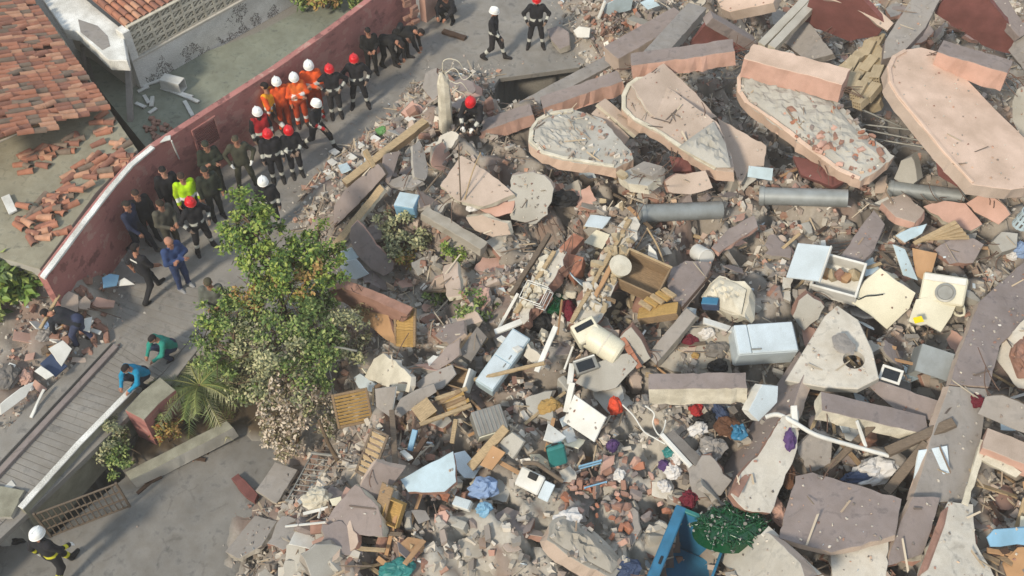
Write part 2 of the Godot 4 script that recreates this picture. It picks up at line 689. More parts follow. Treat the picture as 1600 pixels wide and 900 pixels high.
# a rod, pipe, cable or branch through [u, v, height] points
func rod(called, label, category, pts: Array, r0, r1, m, group = "", sides = 7):
	var w = []
	for p in pts:
		w.append(Q(p[0], p[1], p[2]))
	if w.size() > 2:
		var cv = Curve3D.new()
		for i in w.size():
			var tg = (w[mini(i + 1, w.size() - 1)] - w[maxi(i - 1, 0)]) / 6.0
			cv.add_point(w[i], -tg, tg)
		cv.bake_interval = 0.09
		w = Array(cv.get_baked_points())
	var c = w[w.size() / 2]
	var st = begin()
	tube(st, shifted(w, c), r0, r1, sides)
	var o = obj(called, done(st, m), null, c)
	tag(o, label, category, group)
	return o

# crumpled cloth, bag or soft heap: a lumpy dome over an ellipse
func lump(called, label, category, u, v, dh, rx, rz, h, m, turn = 0.0, rough = 0.35, group = ""):
	rough *= 0.62
	var c = Q(u, v, dh)
	var nz = FastNoiseLite.new()
	nz.seed = rng.randi() % 10000
	nz.frequency = 1.1
	nz.fractal_octaves = 3
	var st = begin()
	var rows = 9
	var cols = 22
	var pt = func(i, k):
		var f = float(i) / rows * 1.75
		var a = TAU * (k % cols) / cols
		var o = Vector3(cos(a) * sin(f), cos(f), sin(a) * sin(f))
		var s = 1.0 + rough * nz.get_noise_3d(o.x * 1.2, o.y * 1.2, o.z * 1.2) * 1.8 + rough * 0.35 * nz.get_noise_3d(o.x * 3.0 + 9.0, o.y * 3.0, o.z * 3.0)
		o *= s
		return Vector3(o.x * rx, maxf(o.y, -0.2) * h, o.z * rz).rotated(Vector3.UP, turn)
	for i in rows:
		for k in cols:
			var a = pt.call(i, k)
			var b = pt.call(i, k + 1)
			var d = pt.call(i + 1, k + 1)
			var e = pt.call(i + 1, k)
			quad(st, a, b, d, e, (a + d) * 0.5 + Vector3(0, 0.02, 0))
	var o = obj(called, done(st, m), null, c)
	tag(o, label, category, group)
	return o

# ---------- the setting ----------
func lin(r, g, b) -> Color:
	return Color(r, g, b).srgb_to_linear()

func make_ground():
	var xs = [-90.0, -50.0, -30.0]
	var x = -19.0
	while x <= 19.01:
		xs.append(x)
		x += 0.15
	xs.append_array([30.0, 50.0, 90.0])
	var zs = [-120.0, -60.0, -38.0]
	var z = -30.5
	while z <= -5.4:
		zs.append(z)
		z += 0.15
	zs.append_array([0.0, 20.0, 60.0])
	var nx = xs.size()
	var nz = zs.size()
	var V = PackedVector3Array()
	var C = PackedColorArray()
	var grey = lin(0.55, 0.535, 0.51)
	var dirt = lin(0.55, 0.515, 0.48)
	var pale = lin(0.67, 0.64, 0.60)
	var red = lin(0.56, 0.47, 0.425)
	for j in nz:
		for i in nx:
			var h = floor_at(xs[i], zs[j])
			var q = Vector2(xs[i], zs[j])
			var c = grey
			if Geometry2D.is_point_in_polygon(q, bed):
				c = lin(0.33, 0.27, 0.20)
				h += 0.06 * fine.get_noise_2d(q.x * 2.0, q.y * 2.0)
			elif h > 0.0 or h < -0.04 and h != -1.0 and h > -1.0:
				h += 0.22 * fine.get_noise_2d(q.x, q.y) * smoothstep(0.0, 0.3, absf(h))
				var k = soft.get_noise_2d(q.x * 3.0 + 40.0, q.y * 3.0)
				c = dirt.lerp(pale, clampf(0.4 + k * 1.6, 0.0, 1.0))
				c = c.lerp(red, clampf(soft.get_noise_2d(q.x * 2.0, q.y * 2.0 + 90.0) * 2.0 - 0.1, 0.0, 0.8))
			if Geometry2D.is_point_in_polygon(q, powder) and fine.get_noise_2d(q.x * 1.5 + 7.0, q.y * 1.5) > -0.35 + clampf(0.3 - signed_distance(powder, q), 0.0, 0.5):
				c = lin(0.72, 0.70, 0.665)
			V.append(Vector3(xs[i], h, zs[j]))
			C.append(c)
	var I = PackedInt32Array()
	for j in nz - 1:
		for i in nx - 1:
			var a = j * nx + i
			I.append_array([a, a + 1, a + nx + 1, a, a + nx + 1, a + nx])
	var N = PackedVector3Array()
	N.resize(V.size())
	for j in nz:
		for i in nx:
			var a = V[j * nx + mini(i + 1, nx - 1)] - V[j * nx + maxi(i - 1, 0)]
			var b = V[mini(j + 1, nz - 1) * nx + i] - V[maxi(j - 1, 0) * nx + i]
			N[j * nx + i] = b.cross(a).normalized()
	var arr = []
	arr.resize(Mesh.ARRAY_MAX)
	arr[Mesh.ARRAY_VERTEX] = V
	arr[Mesh.ARRAY_NORMAL] = N
	arr[Mesh.ARRAY_COLOR] = C
	arr[Mesh.ARRAY_INDEX] = I
	var mesh = ArrayMesh.new()
	mesh.add_surface_from_arrays(Mesh.PRIMITIVE_TRIANGLES, arr)
	mesh.surface_set_material(0, M.ground)
	ground_piece("ground", mesh, "dusty ground with a broad mound of debris")

func sheet(px: Array, h: float, m, depth = 0.0) -> ArrayMesh:
	var pts = []
	for i in range(0, px.size(), 2):
		pts.append(P(px[i], px[i + 1], h))
	if depth > 0.0:
		return plate_mesh(pts, Vector3.UP, depth, m, m)
	var poly = PackedVector2Array()
	for p in pts:
		poly.append(Vector2(p.x, p.z))
	var st = begin()
	var idx = Geometry2D.triangulate_polygon(poly)
	for i in range(0, idx.size(), 3):
		tri(st, pts[idx[i]], pts[idx[i + 1]], pts[idx[i + 2]], Vector3.UP)
	return done(st, m)

func make_street():
	ground_piece("street", sheet([660, -90, 1010, -90, 960, 60, 905, 105, 780, 122, 700, 250, 560, 420, 470, 480, 345, 500, 262, 605, 200, 650, 28, 815, -200, 1030, -260, 700, 100, 440, 230, 250, 430, 110], 0.0, "street", 0.14), "dusty grey concrete street between the red wall and the rubble")
	ground_piece("courtyard", sheet([-200, 1010, 20, 824, 52, 801, 80, 838, 198, 744, 168, 704, 232, 653, 280, 641, 380, 641, 470, 690, 460, 760, 430, 800, 400, 905, 380, 1150, -200, 1150], -0.985, "yard"), "grey concrete courtyard below the retaining wall")
	# ramp of grooved concrete strips
	var ramp = Node3D.new()
	ramp.name = "ramp"
	add_child(ramp)
	ramp.set_meta("kind", "structure")
	ramp.set_meta("label", "concrete ramp scored into narrow strips beside the retaining wall")
	var L = [[216, 432], [195, 480], [188, 542], [126, 610], [6, 739], [-84, 834]]
	var R = [[362, 462], [305, 520], [255, 582], [196, 632], [60, 762], [-40, 858]]
	var cuts = [5, 7, 9, 15, 9]
	for s in 5:
		for k in cuts[s]:
			var q = []
			var hh = 0.024 + rng.randf_range(-0.003, 0.003)
			for e in [[k, L], [k, R], [k + 1, R], [k + 1, L]]:
				var t = float(e[0]) / cuts[s]
				q.append(P(lerpf(e[1][s][0], e[1][s + 1][0], t), lerpf(e[1][s][1], e[1][s + 1][1], t), hh))
			var gap = (q[3] - q[0]).normalized() * 0.009
			var o = obj("concrete_strip", plate_mesh([q[0] + gap, q[1] + gap, q[2] - gap, q[3] - gap], Vector3.UP, 0.05, "street", "street", 0.0, 0.006), ramp)
	ground_piece("kerb", sheet([184, 541, 178, 537, -1, 731, -61, 796, -56, 801, 4, 736], 0.11, "mauve", 0.12), "narrow red brown kerb along the ramp")
	ground_piece("pavement", sheet([174, 535, 148, 540, -10, 690, -70, 750, -66, 792, -6, 727], 0.08, "street", 0.1), "strip of bare concrete pavement along the kerb")
	for s in [[140, 700, 143, 703]]:
		pass
	slab("stray_board", "small white board lying on the ramp by the picture edge", "board", [-4, 770, 18, 750, 24, 758, -2, 776], [0.07, 0.07, 0.07], 0.03, "white", "", 0.0)
	beam("dark_plank", "dark wooden plank lying alone on the street near the wall end", "plank", 692, 47, 0.12, 727, 58, 0.12, 0.16, 0.09, "darkwood")

# an upright wall along a line seen at its top edge: px at height htop, down to hbot
func wall_run(called, label, category, px: Array, hbot, htop, thick, mface, mtop, cop = 0.0, back = 1.0):
	var top = []
	for i in range(0, px.size(), 2):
		top.append(P(px[i], px[i + 1], htop))
	var outline = []
	var rear = []
	for i in top.size():
		var d = (top[mini(i + 1, top.size() - 1)] - top[maxi(i - 1, 0)])
		d.y = 0
		var o = d.normalized().cross(Vector3.UP) * thick * back
		outline.append(top[i])
		rear.append(top[i] - o)
	rear.reverse()
	outline.append_array(rear)
	var c = outline[0]
	for p in outline:
		c = c if false else c
	c = Vector3(outline[0].x, hbot, outline[0].z)
	var root = thing(called, label, category, c)
	var rel = shifted(outline, c)
	obj("wall_body", plate_mesh(rel, Vector3.UP, htop - hbot, mtop, mface, 0.0, 0.01), root)
	if cop > 0.0:
		var wide = []
		var half = top.size()
		for i in rel.size():
			var across = (rel[i] - rel[rel.size() - 1 - i])
			wide.append(rel[i] + across.normalized() * 0.015 + Vector3(0, cop, 0))
		obj("coping", plate_mesh(wide, Vector3.UP, cop - 0.002, "whitewall", "whitewall", 0.004, 0.008), root)
	return root

func make_walls():
	var w = wall_run("boundary_wall", "long curving dark red street wall with pale coping", "wall", [70, 432, 120, 365, 170, 300, 206, 258, 240, 230, 330, 172, 430, 108, 520, 45, 590, -8, 645, -50], 0.0, 1.8, 0.16, "redwall", "redwall", 0.0, 1.0)
	# white coping along the near curved stretch
	var cp = []
	var cpx = [68, 434, 120, 365, 170, 300, 206, 258, 240, 230]
	var rear = []
	for i in range(0, cpx.size(), 2):
		var p = P(cpx[i], cpx[i + 1], 1.85) - w.position
		cp.append(p + Vector3(0.02, 0, 0.01))
		rear.append(p + Vector3(-0.09, 0, -0.06))
	rear.reverse()
	cp.append_array(rear)
	obj("coping", plate_mesh(cp, Vector3.UP, 0.045, "whitewall", "whitewall", 0.006, 0.006), w)
	# louvred vent, built in slats proud of the face
	var a = P(292, 196, 1.8)
	var b = P(330, 172, 1.8)
	var d = (b - a).normalized()
	var nrm = d.cross(Vector3.UP)
	if nrm.z < 0:
		nrm = -nrm
	var vent = Node3D.new()
	vent.name = "vent"
	w.add_child(vent)
	vent.position = a + d * 0.1 + Vector3(0, -0.55, 0) - w.position + nrm * 0.025
	vent.basis = Basis(d, Vector3.UP, d.cross(Vector3.UP))
	for k in 7:
		pbox(vent, "slat", Vector3(0.32, -0.3 + k * 0.085, 0), Vector3(0.6, 0.05, 0.035), "maroon", Vector3(0.5, 0, 0), 0.004)
	for s in [[0.32, 0.34, 0.72, 0.06], [0.32, -0.38, 0.72, 0.06], [-0.02, -0.02, 0.06, 0.76], [0.66, -0.02, 0.06, 0.76]]:
		pbox(vent, "frame_bar", Vector3(s[0], s[1], 0), Vector3(s[2], s[3], 0.05), "redwall", Vector3.ZERO, 0.006)
	# broken brick end and the paler stretch beyond it
	var e = wall_run("wall_stub", "pale salmon end of the street wall by the crouching rescuer", "wall", [652, -42, 664, -52, 700, -66], 0.0, 1.6, 0.2, "salmon", "salmon", 0.0, -1.0)
	for k in 16:
		var p = P(644 + rng.randf_range(-6, 10), 66 - k * 0.5, 0.0)
		var br = obj("brick", boxmesh(Vector3(0.24, 0.11, 0.12), "brick", 0.01), e, Vector3(p.x, 0.06 + k * 0.1, p.z) - e.position, Vector3(0, rng.randf_range(0.3, 0.9), 0))
	# retaining wall of the courtyard
	var r = wall_run("retaining_wall", "dirty white retaining wall sloping between ramp and courtyard", "wall", [30, 792, 120, 693, 205, 606], -1.05, 0.2, 0.09, "moss", "whitewall", 0.03, -1.0)
	wall_run("red_wall_piece", "short maroon wall piece with pale top behind the two shrubs", "wall", [196, 640, 222, 612, 250, 590], -1.05, 0.25, 0.5, "redwall", "moss", 0.0, -1.0)
	var g = thing("wall_pier", "rough pale block at the low end of the retaining wall", "pier", P(30, 822, -1.0))
	obj("block", plate_mesh([Vector3(-0.7, 1.1, 0.25), Vector3(-0.3, 1.1, -0.35), Vector3(0.45, 1.1, -0.2), Vector3(0.35, 1.1, 0.35), Vector3(-0.2, 1.1, 0.45)], Vector3.UP, 1.12, "moss", "concrete", 0.03), g)
	# planter kerb
	slab("planter_kerb", "low pale concrete kerb in front of the two shrubs", "kerb", [196, 738, 354, 658, 364, 668, 204, 750], [0.38, 0.62, 0.62, 0.38], 0.4, "moss", "concrete", 0.008, "", 0.1)
	# railing of the courtyard, standing on the floor
	var p0 = P(80, 839, -1.0)
	var p1 = P(203, 792, -1.0)
	railing("railing", "long metal railing panel standing in the courtyard by the retaining wall", p0, p1, 1.0, 14, 2, "greywood", 0.0, "", 1.3)

func railing(called, label, p0: Vector3, p1: Vector3, tall, bars, mids, m, tilt = 0.0, group = "", fat = 1.0):
	var root = thing(called, label, "railing", p0, Vector3.ZERO, group)
	var d = p1 - p0
	var wide = d.length()
	var x = d.normalized()
	var up = Vector3.UP.rotated(x, tilt)
	up = (up - x * up.dot(x)).normalized()
	root.basis = Basis(x, up, x.cross(up))
	for k in 2:
		pbox(root, "post", Vector3(k * wide, tall / 2, 0), Vector3(0.05, tall, 0.05), m)
	for k in mids + 2:
		pbox(root, "rail", Vector3(wide / 2, 0.04 + (tall - 0.08) * k / (mids + 1), 0), Vector3(wide - 0.06, 0.03, 0.035), m, Vector3.ZERO, 0.004)
	for k in range(1, bars):
		pbox(root, "bar", Vector3(wide * k / bars, tall / 2, 0.0), Vector3(0.018 * fat, tall - 0.1, 0.02), m, Vector3.ZERO, 0.003)
	return root

# half-round roof tile lying along +x
func tile_mesh(m, long = 0.36, r0 = 0.072, r1 = 0.09) -> ArrayMesh:
	var st = begin()
	var seg = 6
	var th = 0.014
	for k in seg:
		var a0 = PI * k / seg
		var a1 = PI * (k + 1) / seg
		for e in 2:
			var o = th * e
			var q = []
			for w in [[0.0, r0, a0], [0.0, r0, a1], [long, r1, a1], [long, r1, a0]]:
				q.append([Vector3(w[0], sin(w[2]) * (w[1] - o), cos(w[2]) * (w[1] - o)), Vector3(0, sin(w[2]), cos(w[2])) * (1.0 if e == 0 else -1.0)])
			smooth_tri(st, q[0], q[1], q[2])
			smooth_tri(st, q[0], q[2], q[3])
		for w in [[0.0, r0], [long, r1]]:
			quad(st, Vector3(w[0], sin(a0) * w[1], cos(a0) * w[1]), Vector3(w[0], sin(a1) * w[1], cos(a1) * w[1]), Vector3(w[0], sin(a1) * (w[1] - th), cos(a1) * (w[1] - th)), Vector3(w[0], sin(a0) * (w[1] - th), cos(a0) * (w[1] - th)), Vector3.LEFT if w[0] == 0.0 else Vector3.RIGHT)
	return done(st, m)

var tiles := []

func make_tiled_building():
	for m in ["terracotta", "terracotta_pale", "terracotta_dark", "terracotta_moss"]:
		tiles.append(tile_mesh(m))
	var deckpx = [-60, 250, 60, 190, 157, 152, 214, 234, 150, 300, 62, 420, 0, 402, -80, 400]
	var root = thing("low_house", "low house with a red clay tile roof and bare concrete deck", "house", P(100, 330, 0.0))
	var pts = []
	for i in range(0, deckpx.size(), 2):
		pts.append(P(deckpx[i], deckpx[i + 1], 1.72) - root.position)
	obj("roof_deck", plate_mesh(pts, Vector3.UP, 0.18, "roofdeck", "concrete", 0.004), root)
	var wl = []
	var cc = Vector3.ZERO
	for p in pts:
		cc += p / pts.size()
	for p in pts:
		wl.append(p.lerp(cc, 0.06) - Vector3(0, 0.18, 0))
	obj("wall", plate_mesh(wl, Vector3.UP, 1.6, "concrete", "concrete", 0.0), root)
	# house body under the tiled part
	var bod = []
	for e in [[-200, -120], [20, -60], [62, 60], [146, 150], [-60, 250], [-260, 330]]:
		bod.append(P(e[0], e[1], 1.75) - root.position)
	obj("wall", plate_mesh(bod, Vector3.UP, 1.75, "plaster", "plaster", 0.0), root)
	# roof plane: eave on the right, rising to the left
	var ea = P(44, -4, 2.0)
	var eb = P(153, 150, 2.0)
	var along = (eb - ea).normalized()
	var up = Vector3(-along.z, 0, along.x)
	if up.x > 0:
		up = -up
	var rise = (up + Vector3(0, 0.30, 0)).normalized()
	var nrm = rise.cross(along).normalized()
	if nrm.y < 0:
		nrm = -nrm
	var under = []
	for e in [[-1.6, -0.02], [(eb - ea).length() + 0.1, -0.02], [(eb - ea).length() + 1.5, 3.8], [-1.6, 5.0]]:
		under.append(ea + along * e[0] + rise * e[1] - nrm * 0.05 - root.position)
	obj("roof_board", plate_mesh(under, nrm, 0.06, "terracotta_dark", "wood", 0.0), root)
	var bas = Basis(-rise, nrm, (-rise).cross(nrm))
	var cols = int(((eb - ea).length() + 2.6) / 0.172)
	var spare = begin()
	var spare_tile = tile_mesh("terracotta")
	var count = 0
	for c in cols:
		for r in 17:
			var at = ea + along * (-1.2 + c * 0.172) + rise * (0.3 + r * 0.275) + nrm * (0.012 + rng.randf_range(0.0, 0.02))
			var px = to_px(at)
			if px.x < -14 or px.y < -16:
				continue
			# lower edge of the standing tiles is broken off along a ragged line
			if px.y > 247 - px.x * 0.5 + rng.randf_range(-8, 8) and px.x < 160:
				continue
			if count >= 296:
				spare.append_from(spare_tile, 0, Transform3D(bas * Basis.from_euler(Vector3(rng.randfn(0, 0.05), rng.randfn(0, 0.06), 0)), at - root.position))
				continue
			var o = obj("tile", tiles[[0, 0, 0, 1, 2, 2, 1, 3][rng.randi() % 8]], root, at - root.position)
			o.basis = bas * Basis.from_euler(Vector3(rng.randfn(0, 0.05), rng.randfn(0, 0.055), rng.randfn(0, 0.02)))
			if rng.randf() < 0.04:
				o.queue_free()
				root.remove_child(o)
				continue
			if rng.randf() < 0.13:
				o.basis = o.basis * Basis(Vector3.UP, rng.randf_range(-0.5, 0.5))
				o.position += nrm * 0.02
			count += 1
	var rest = obj("roof_tiles", done(spare, "terracotta"), root)
	rest.set_meta("kind", "stuff")
	# loose tiles slid onto the deck, each its own thing
	var spots = []
	for k in 30:
		spots.append([rng.randf_range(15, 160), 0.0, 0])
	for k in spots.size():
		var u = spots[k][0]
		var v = 262 - u * 0.5 + rng.randf_range(-6, 26)
		loose_tile(u, v, 1.72, "loose roof tile slid onto the concrete deck below the tiled roof", "loose tiles below the roof edge")
	for e in [[140, 193, 0.1], [142, 230, 0.6], [112, 265, 0.75], [95, 280, 0.7], [150, 250, 0.3], [126, 222, 2.2]]:
		loose_tile(e[0], e[1], 1.72, "loose roof tile lying by itself in the middle of the deck", "single tiles on the deck", e[2])
	for k in 62:
		var t = rng.randf()
		var u = lerpf(196, 26, t) + rng.randfn(0, 9)
		var v = lerpf(258, 395, t) + rng.randfn(0, 8) - 26 - 18 * t
		loose_tile(u, v, 1.72 + (0.09 if k % 3 == 0 else 0.0), "loose roof tile heaped on the deck behind the white coping", "tiles heaped behind the coping")
	for k in 16:
		loose_tile(rng.randf_range(40, 90), rng.randf_range(300, 375), 1.72, "loose roof tile in the scattered group at the deck corner", "tiles at the deck corner")
	# gutter pipe along the eave
	var st = begin()
	tube(st, [ea + Vector3(0.1, -0.1, 0) - root.position, ea.lerp(eb, 0.35) + Vector3(0.16, -0.16, 0) - root.position, ea.lerp(eb, 0.7) + Vector3(0.1, -0.1, 0) - root.position, eb + Vector3(0.08, -0.14, 0) - root.position], 0.03, 0.03, 7)
	obj("gutter_pipe", done(st, "moss"), root)
	# bottle-grey junk at the deck's left
	slab("white_board", "white board lying on the deck at the picture edge", "board", [2, 308, 14, 303, 26, 328, 14, 334], [1.83, 1.83, 1.83], 0.04, "white", "", 0.0)

func to_px(p: Vector3) -> Vector2:
	var d = (p - Vector3(0, CAMH, 0)).rotated(Vector3.RIGHT, PITCH)
	return Vector2(800.0 + FPX * d.x / -d.z, 450.0 - FPX * d.y / -d.z)

func loose_tile(u, v, h, label, group, yaw = 99.0):
	var p = P(u, v, h + 0.0)
	if yaw > 50.0:
		yaw = rng.randfn(0.35, 0.45)
	var o = obj("roof_tile", tiles[rng.randi() % 4], null, p, Vector3(0, yaw, rng.randf_range(0.0, 0.06)))
	tag(o, label, "roof tile", group)

func make_white_house():
	# facade plane behind the yard: openwork screen above a white wall
	var a = P(216, 92, 0.95)
	var b = P(372, 6, 0.95)
	var d = (b - a)
	d.y = 0
	d = d.normalized()
	var n = d.cross(Vector3.UP)
	if n.z < 0:
		n = -n
	var root = thing("white_house", "white house with an openwork block screen above the walled yard", "house", Vector3(a.x, 0, a.z))
	root.basis = Basis(d, Vector3.UP, d.cross(Vector3.UP))
	var s = 1.0 if root.basis.z.dot(n) > 0 else -1.0
	# local: x along the facade, z*s towards the yard
	var wide = 6.6
	pbox(root, "lower_wall", Vector3(wide / 2 - 0.1, 0.42, -0.1 * s), Vector3(wide + 0.2, 1.06, 0.22), "whitewall")
	pbox(root, "ledge", Vector3(wide / 2 - 0.1, 0.99, -0.07 * s), Vector3(wide + 0.2, 0.07, 0.24), "plaster")
	# screen blocks: frame plus two slanted bars, all sharing one mesh
	var st = begin()
	var cw = 0.33
	var ch = 0.225
	for q in [ch / 2 - 0.017, -ch / 2 + 0.017]:
		box(st, T(Vector3(0, q, 0)), Vector3(cw, 0.034, 0.1), 0.004)
	for q in [cw / 2 - 0.017, -cw / 2 + 0.017]:
		box(st, T(Vector3(q, 0, 0)), Vector3(0.034, ch - 0.068, 0.1), 0.004)
	box(st, T(Vector3(-0.045, 0.03, 0), Vector3(0, 0, 0.5)), Vector3(0.17, 0.03, 0.09), 0.004)
	box(st, T(Vector3(0.045, -0.03, 0), Vector3(0, 0, 0.5)), Vector3(0.17, 0.03, 0.09), 0.004)
	var block = done(st, "cream")
	for i in 18:
		for j in 4:
			obj("screen_block", block, root, Vector3(0.17 + i * 0.334, 1.145 + j * 0.229, -0.07 * s))
	pbox(root, "screen_back_wall", Vector3(3.1, 1.45, -0.5 * s), Vector3(6.0, 0.9, 0.1), "plaster")
	pbox(root, "corner_post", Vector3(-0.1, 1.42, -0.12 * s), Vector3(0.24, 0.98, 0.34), "whitewall", Vector3.ZERO, 0.02)
	pbox(root, "top_trim", Vector3(3.0, 1.945, -0.07 * s), Vector3(6.0, 0.04, 0.13), "cream")
	mould(root, wide, s)
	# flat white canopy with a grey sunken panel beside the corner
	var inv = root.transform.affine_inverse()
	var can = []
	for q in [[60, -14], [118, -14], [190, 46], [198, 94], [170, 93], [120, 48], [100, 44]]:
		can.append(inv * P(q[0], q[1], 1.75))
	obj("canopy", plate_mesh(can, Vector3.UP, 0.32, "whitewall", "whitewall", 0.006, 0.02), root)
	var pan = []
	for q in [[122, 30], [152, 40], [168, 56], [172, 72], [160, 78], [126, 50]]:
		pan.append(inv * P(q[0], q[1], 1.757))
	obj("canopy_panel", plate_mesh(pan, Vector3.UP, 0.004, "grey", "grey", 0.0, 0.002), root)
	pbox(root, "side_wall", Vector3(-0.25, 0.7, -1.6 * s), Vector3(0.24, 1.4, 2.8), "plaster")
	# tiled roof behind the screen, falling towards it
	pbox(root, "roof_board", Vector3(2.9, 2.13, -1.75 * s), Vector3(5.8, 0.05, 3.2), "terracotta_dark", Vector3(0.14 * s, 0, 0))
	var down = Vector3(0, -0.14, 1.0 * s).normalized()
	var upn = Vector3(0, 1, 0.14 * s).normalized()
	for i in 30:
		for j in 9:
			var z = -0.46 - j * 0.31
			var o = obj("tile", tiles[[0, 1, 1, 0, 2][rng.randi() % 5]], root, Vector3(0.1 + i * 0.19, 2.155 - 0.245 + 0.14 * (-z) + 0.01 * (j % 2) + rng.randf_range(0, 0.012), z * s))
			o.basis = Basis(down, upn, down.cross(upn))
	# yard behind the red wall
	ground_piece("back_yard", sheet([130, 60, 216, 106, 235, 112, 400, 52, 480, 10, 520, -20, 600, -20, 430, 118, 330, 182, 244, 244, 236, 240, 168, 156, 150, 130], 0.06, "yardfloor"), "grey green concrete yard behind the red wall")
	beam("grey_post", "grey wooden post leaning beside the white house corner", "post", 203, 190, 0.1, 199, 104, 1.1, 0.14, 0.1, "grey", "", 0.004)
	beam("grey_stake", "short grey stake standing in the alley behind the tiled roof", "stake", 130, 112, 0.1, 126, 72, 0.9, 0.16, 0.08, "grey", "", 0.004)
	# white scrap in the yard
	var bx = thing("white_box", "open white metal box lying on scrap in the yard", "box", P(273, 139, 0.06), Vector3(0, -0.35, 0))
	pbox(bx, "top", Vector3(0, 0.34, 0), Vector3(0.62, 0.03, 0.32), "white")
	pbox(bx, "side", Vector3(0, 0.17, 0.15), Vector3(0.62, 0.31, 0.03), "white")
	pbox(bx, "side", Vector3(0, 0.17, -0.15), Vector3(0.62, 0.31, 0.03), "white")
	pbox(bx, "bottom", Vector3(0, 0.015, 0), Vector3(0.6, 0.03, 0.3), "white")
	for e in [[222, 134, 250, 124], [225, 148, 232, 160], [238, 150, 236, 165], [252, 136, 300, 150], [268, 141, 310, 158], [212, 160, 226, 166], [232, 176, 244, 168], [288, 157, 301, 180], [215, 142, 232, 134]]:
		beam("white_lath", "white painted lath in the scrap heap in the yard", "lath", e[0], e[1], 0.14, e[2], e[3], 0.16, 0.09, 0.04, "white", "", 0.004, "white laths in the yard")
	rod("white_pole", "thin white pole leaning on the red wall by the people", "pole", [[287, 266, 0.5], [268, 220, 1.95]], 0.02, 0.02, "white")
	slab("white_shard", "small white shard lying on top of the red wall", "shard", [250, 222, 258, 213, 266, 211, 266, 217, 258, 219], [1.92, 1.92, 1.92], 0.03, "white", "", 0.0)
	for k in 22:
		var u = rng.randfn(245, 11)
		var v = rng.randfn(201, 8)
		var o = obj("brick_piece", boxmesh(Vector3(rng.randf_range(0.08, 0.22), 0.09, rng.randf_range(0.07, 0.12)), "brick", 0.012), null, P(u, v, 0.1), Vector3(rng.randf_range(-0.3, 0.3), rng.randf() * TAU, 0.2))
		tag(o, "piece of red brick in the small pile behind the wall", "brick", "bricks piled behind the wall")

# black mould on the lower white wall: ragged flakes of growth, as the photo shows them
func mould(root, wide, s):
	var n = FastNoiseLite.new()
	n.seed = 61
	n.frequency = 1.4
	n.fractal_octaves = 4
	var st = begin()
	var c = 0.022
	var x = 0.0
	while x < wide:
		var y = -0.05
		while y < 0.9:
			var k = n.get_noise_2d(x * 1.2, y * 0.8)
			var grow = n.get_noise_2d(x * 0.35 + 50.0, 3.0)
			if k > 0.06 + y * 0.75 - grow * 1.1 - (0.16 if x > 1.6 else -0.15) and rng.randf() < 0.42:
				var z = 0.0125 * s
				quad(st, Vector3(x, y, z), Vector3(x + c, y + rng.randf_range(-0.01, 0.01), z), Vector3(x + c, y + c, z), Vector3(x + rng.randf_range(-0.01, 0.01), y + c, z), Vector3(0, 0, s))
			y += c
		x += c
	obj("mould", done(st, "darkgrey"), root)

# rough broken surface laid over a plate: outline points, lumpy grid
func crust(parent, px: Array, hs: Array, amp: float, m, called = "broken_screed", cell = 0.07):
	var pn = plane_points(px, hs)
	var n: Vector3 = pn[1]
	var pts = pn[0]
	var e1 = (pts[1] - pts[0]).normalized()
	var e2 = n.cross(e1).normalized()
	var poly = PackedVector2Array()
	var lo = Vector2(1e9, 1e9)
	var hi = -lo
	for p in pts:
		var q = Vector2((p - pts[0]).dot(e1), (p - pts[0]).dot(e2))
		poly.append(q)
		lo = lo.min(q)
		hi = hi.max(q)
	var st = begin()
	var f = FastNoiseLite.new()
	f.seed = rng.randi() % 1000
	f.frequency = 2.6
	f.fractal_octaves = 4
	var hgt = func(q):
		var edge = signed_distance(poly, q)
		if edge < 0.0:
			var near = q
			var bd = 1e9
			for i in poly.size():
				var cp = Geometry2D.get_closest_point_to_segment(q, poly[i], poly[(i + 1) % poly.size()])
				if cp.distance_squared_to(q) < bd:
					bd = cp.distance_squared_to(q)
					near = cp
			q = near
			edge = 0.0
		return pts[0] + e1 * q.x + e2 * q.y + n * (minf(edge * 0.6, 0.02 + amp * (0.5 + f.get_noise_2dv(q * 1.5))) + 0.004) - parent.position
	var y = lo.y
	while y < hi.y:
		var x = lo.x
		while x < hi.x:
			if Geometry2D.is_point_in_polygon(Vector2(x + cell / 2, y + cell / 2), poly) or Geometry2D.is_point_in_polygon(Vector2(x, y), poly) or Geometry2D.is_point_in_polygon(Vector2(x + cell, y), poly) or Geometry2D.is_point_in_polygon(Vector2(x, y + cell), poly) or Geometry2D.is_point_in_polygon(Vector2(x + cell, y + cell), poly):
				quad(st, hgt.call(Vector2(x, y)), hgt.call(Vector2(x + cell, y)), hgt.call(Vector2(x + cell, y + cell)), hgt.call(Vector2(x, y + cell)), n)
			x += cell
		y += cell
	return obj(called, done(st, m), parent)

# bent reinforcing bars sticking out of broken concrete, as parts of the piece they come from
func rebars(parent, c: Vector3, count, spread, long, dirv: Vector3):
	for k in count:
		var st = begin()
		var a = c + Vector3(rng.randf_range(-1, 1), rng.randf_range(-0.3, 0.3), rng.randf_range(-1, 1)) * spread - parent.position
		var d1 = (dirv + Vector3(rng.randfn(0, 0.35), rng.randfn(0, 0.3), rng.randfn(0, 0.35))).normalized() * long
		var d2 = Vector3(rng.randfn(0, 0.5), rng.randfn(0.1, 0.4), rng.randfn(0, 0.5)) * long
		var cv = [a]
		for i in range(1, 7):
			var t = i / 6.0
			cv.append(a + d1 * t + d2 * t * t * 0.7)
		tube(st, cv, 0.011, 0.009, 5)
		obj("reinforcing_bar", done(st, "rust"), parent)

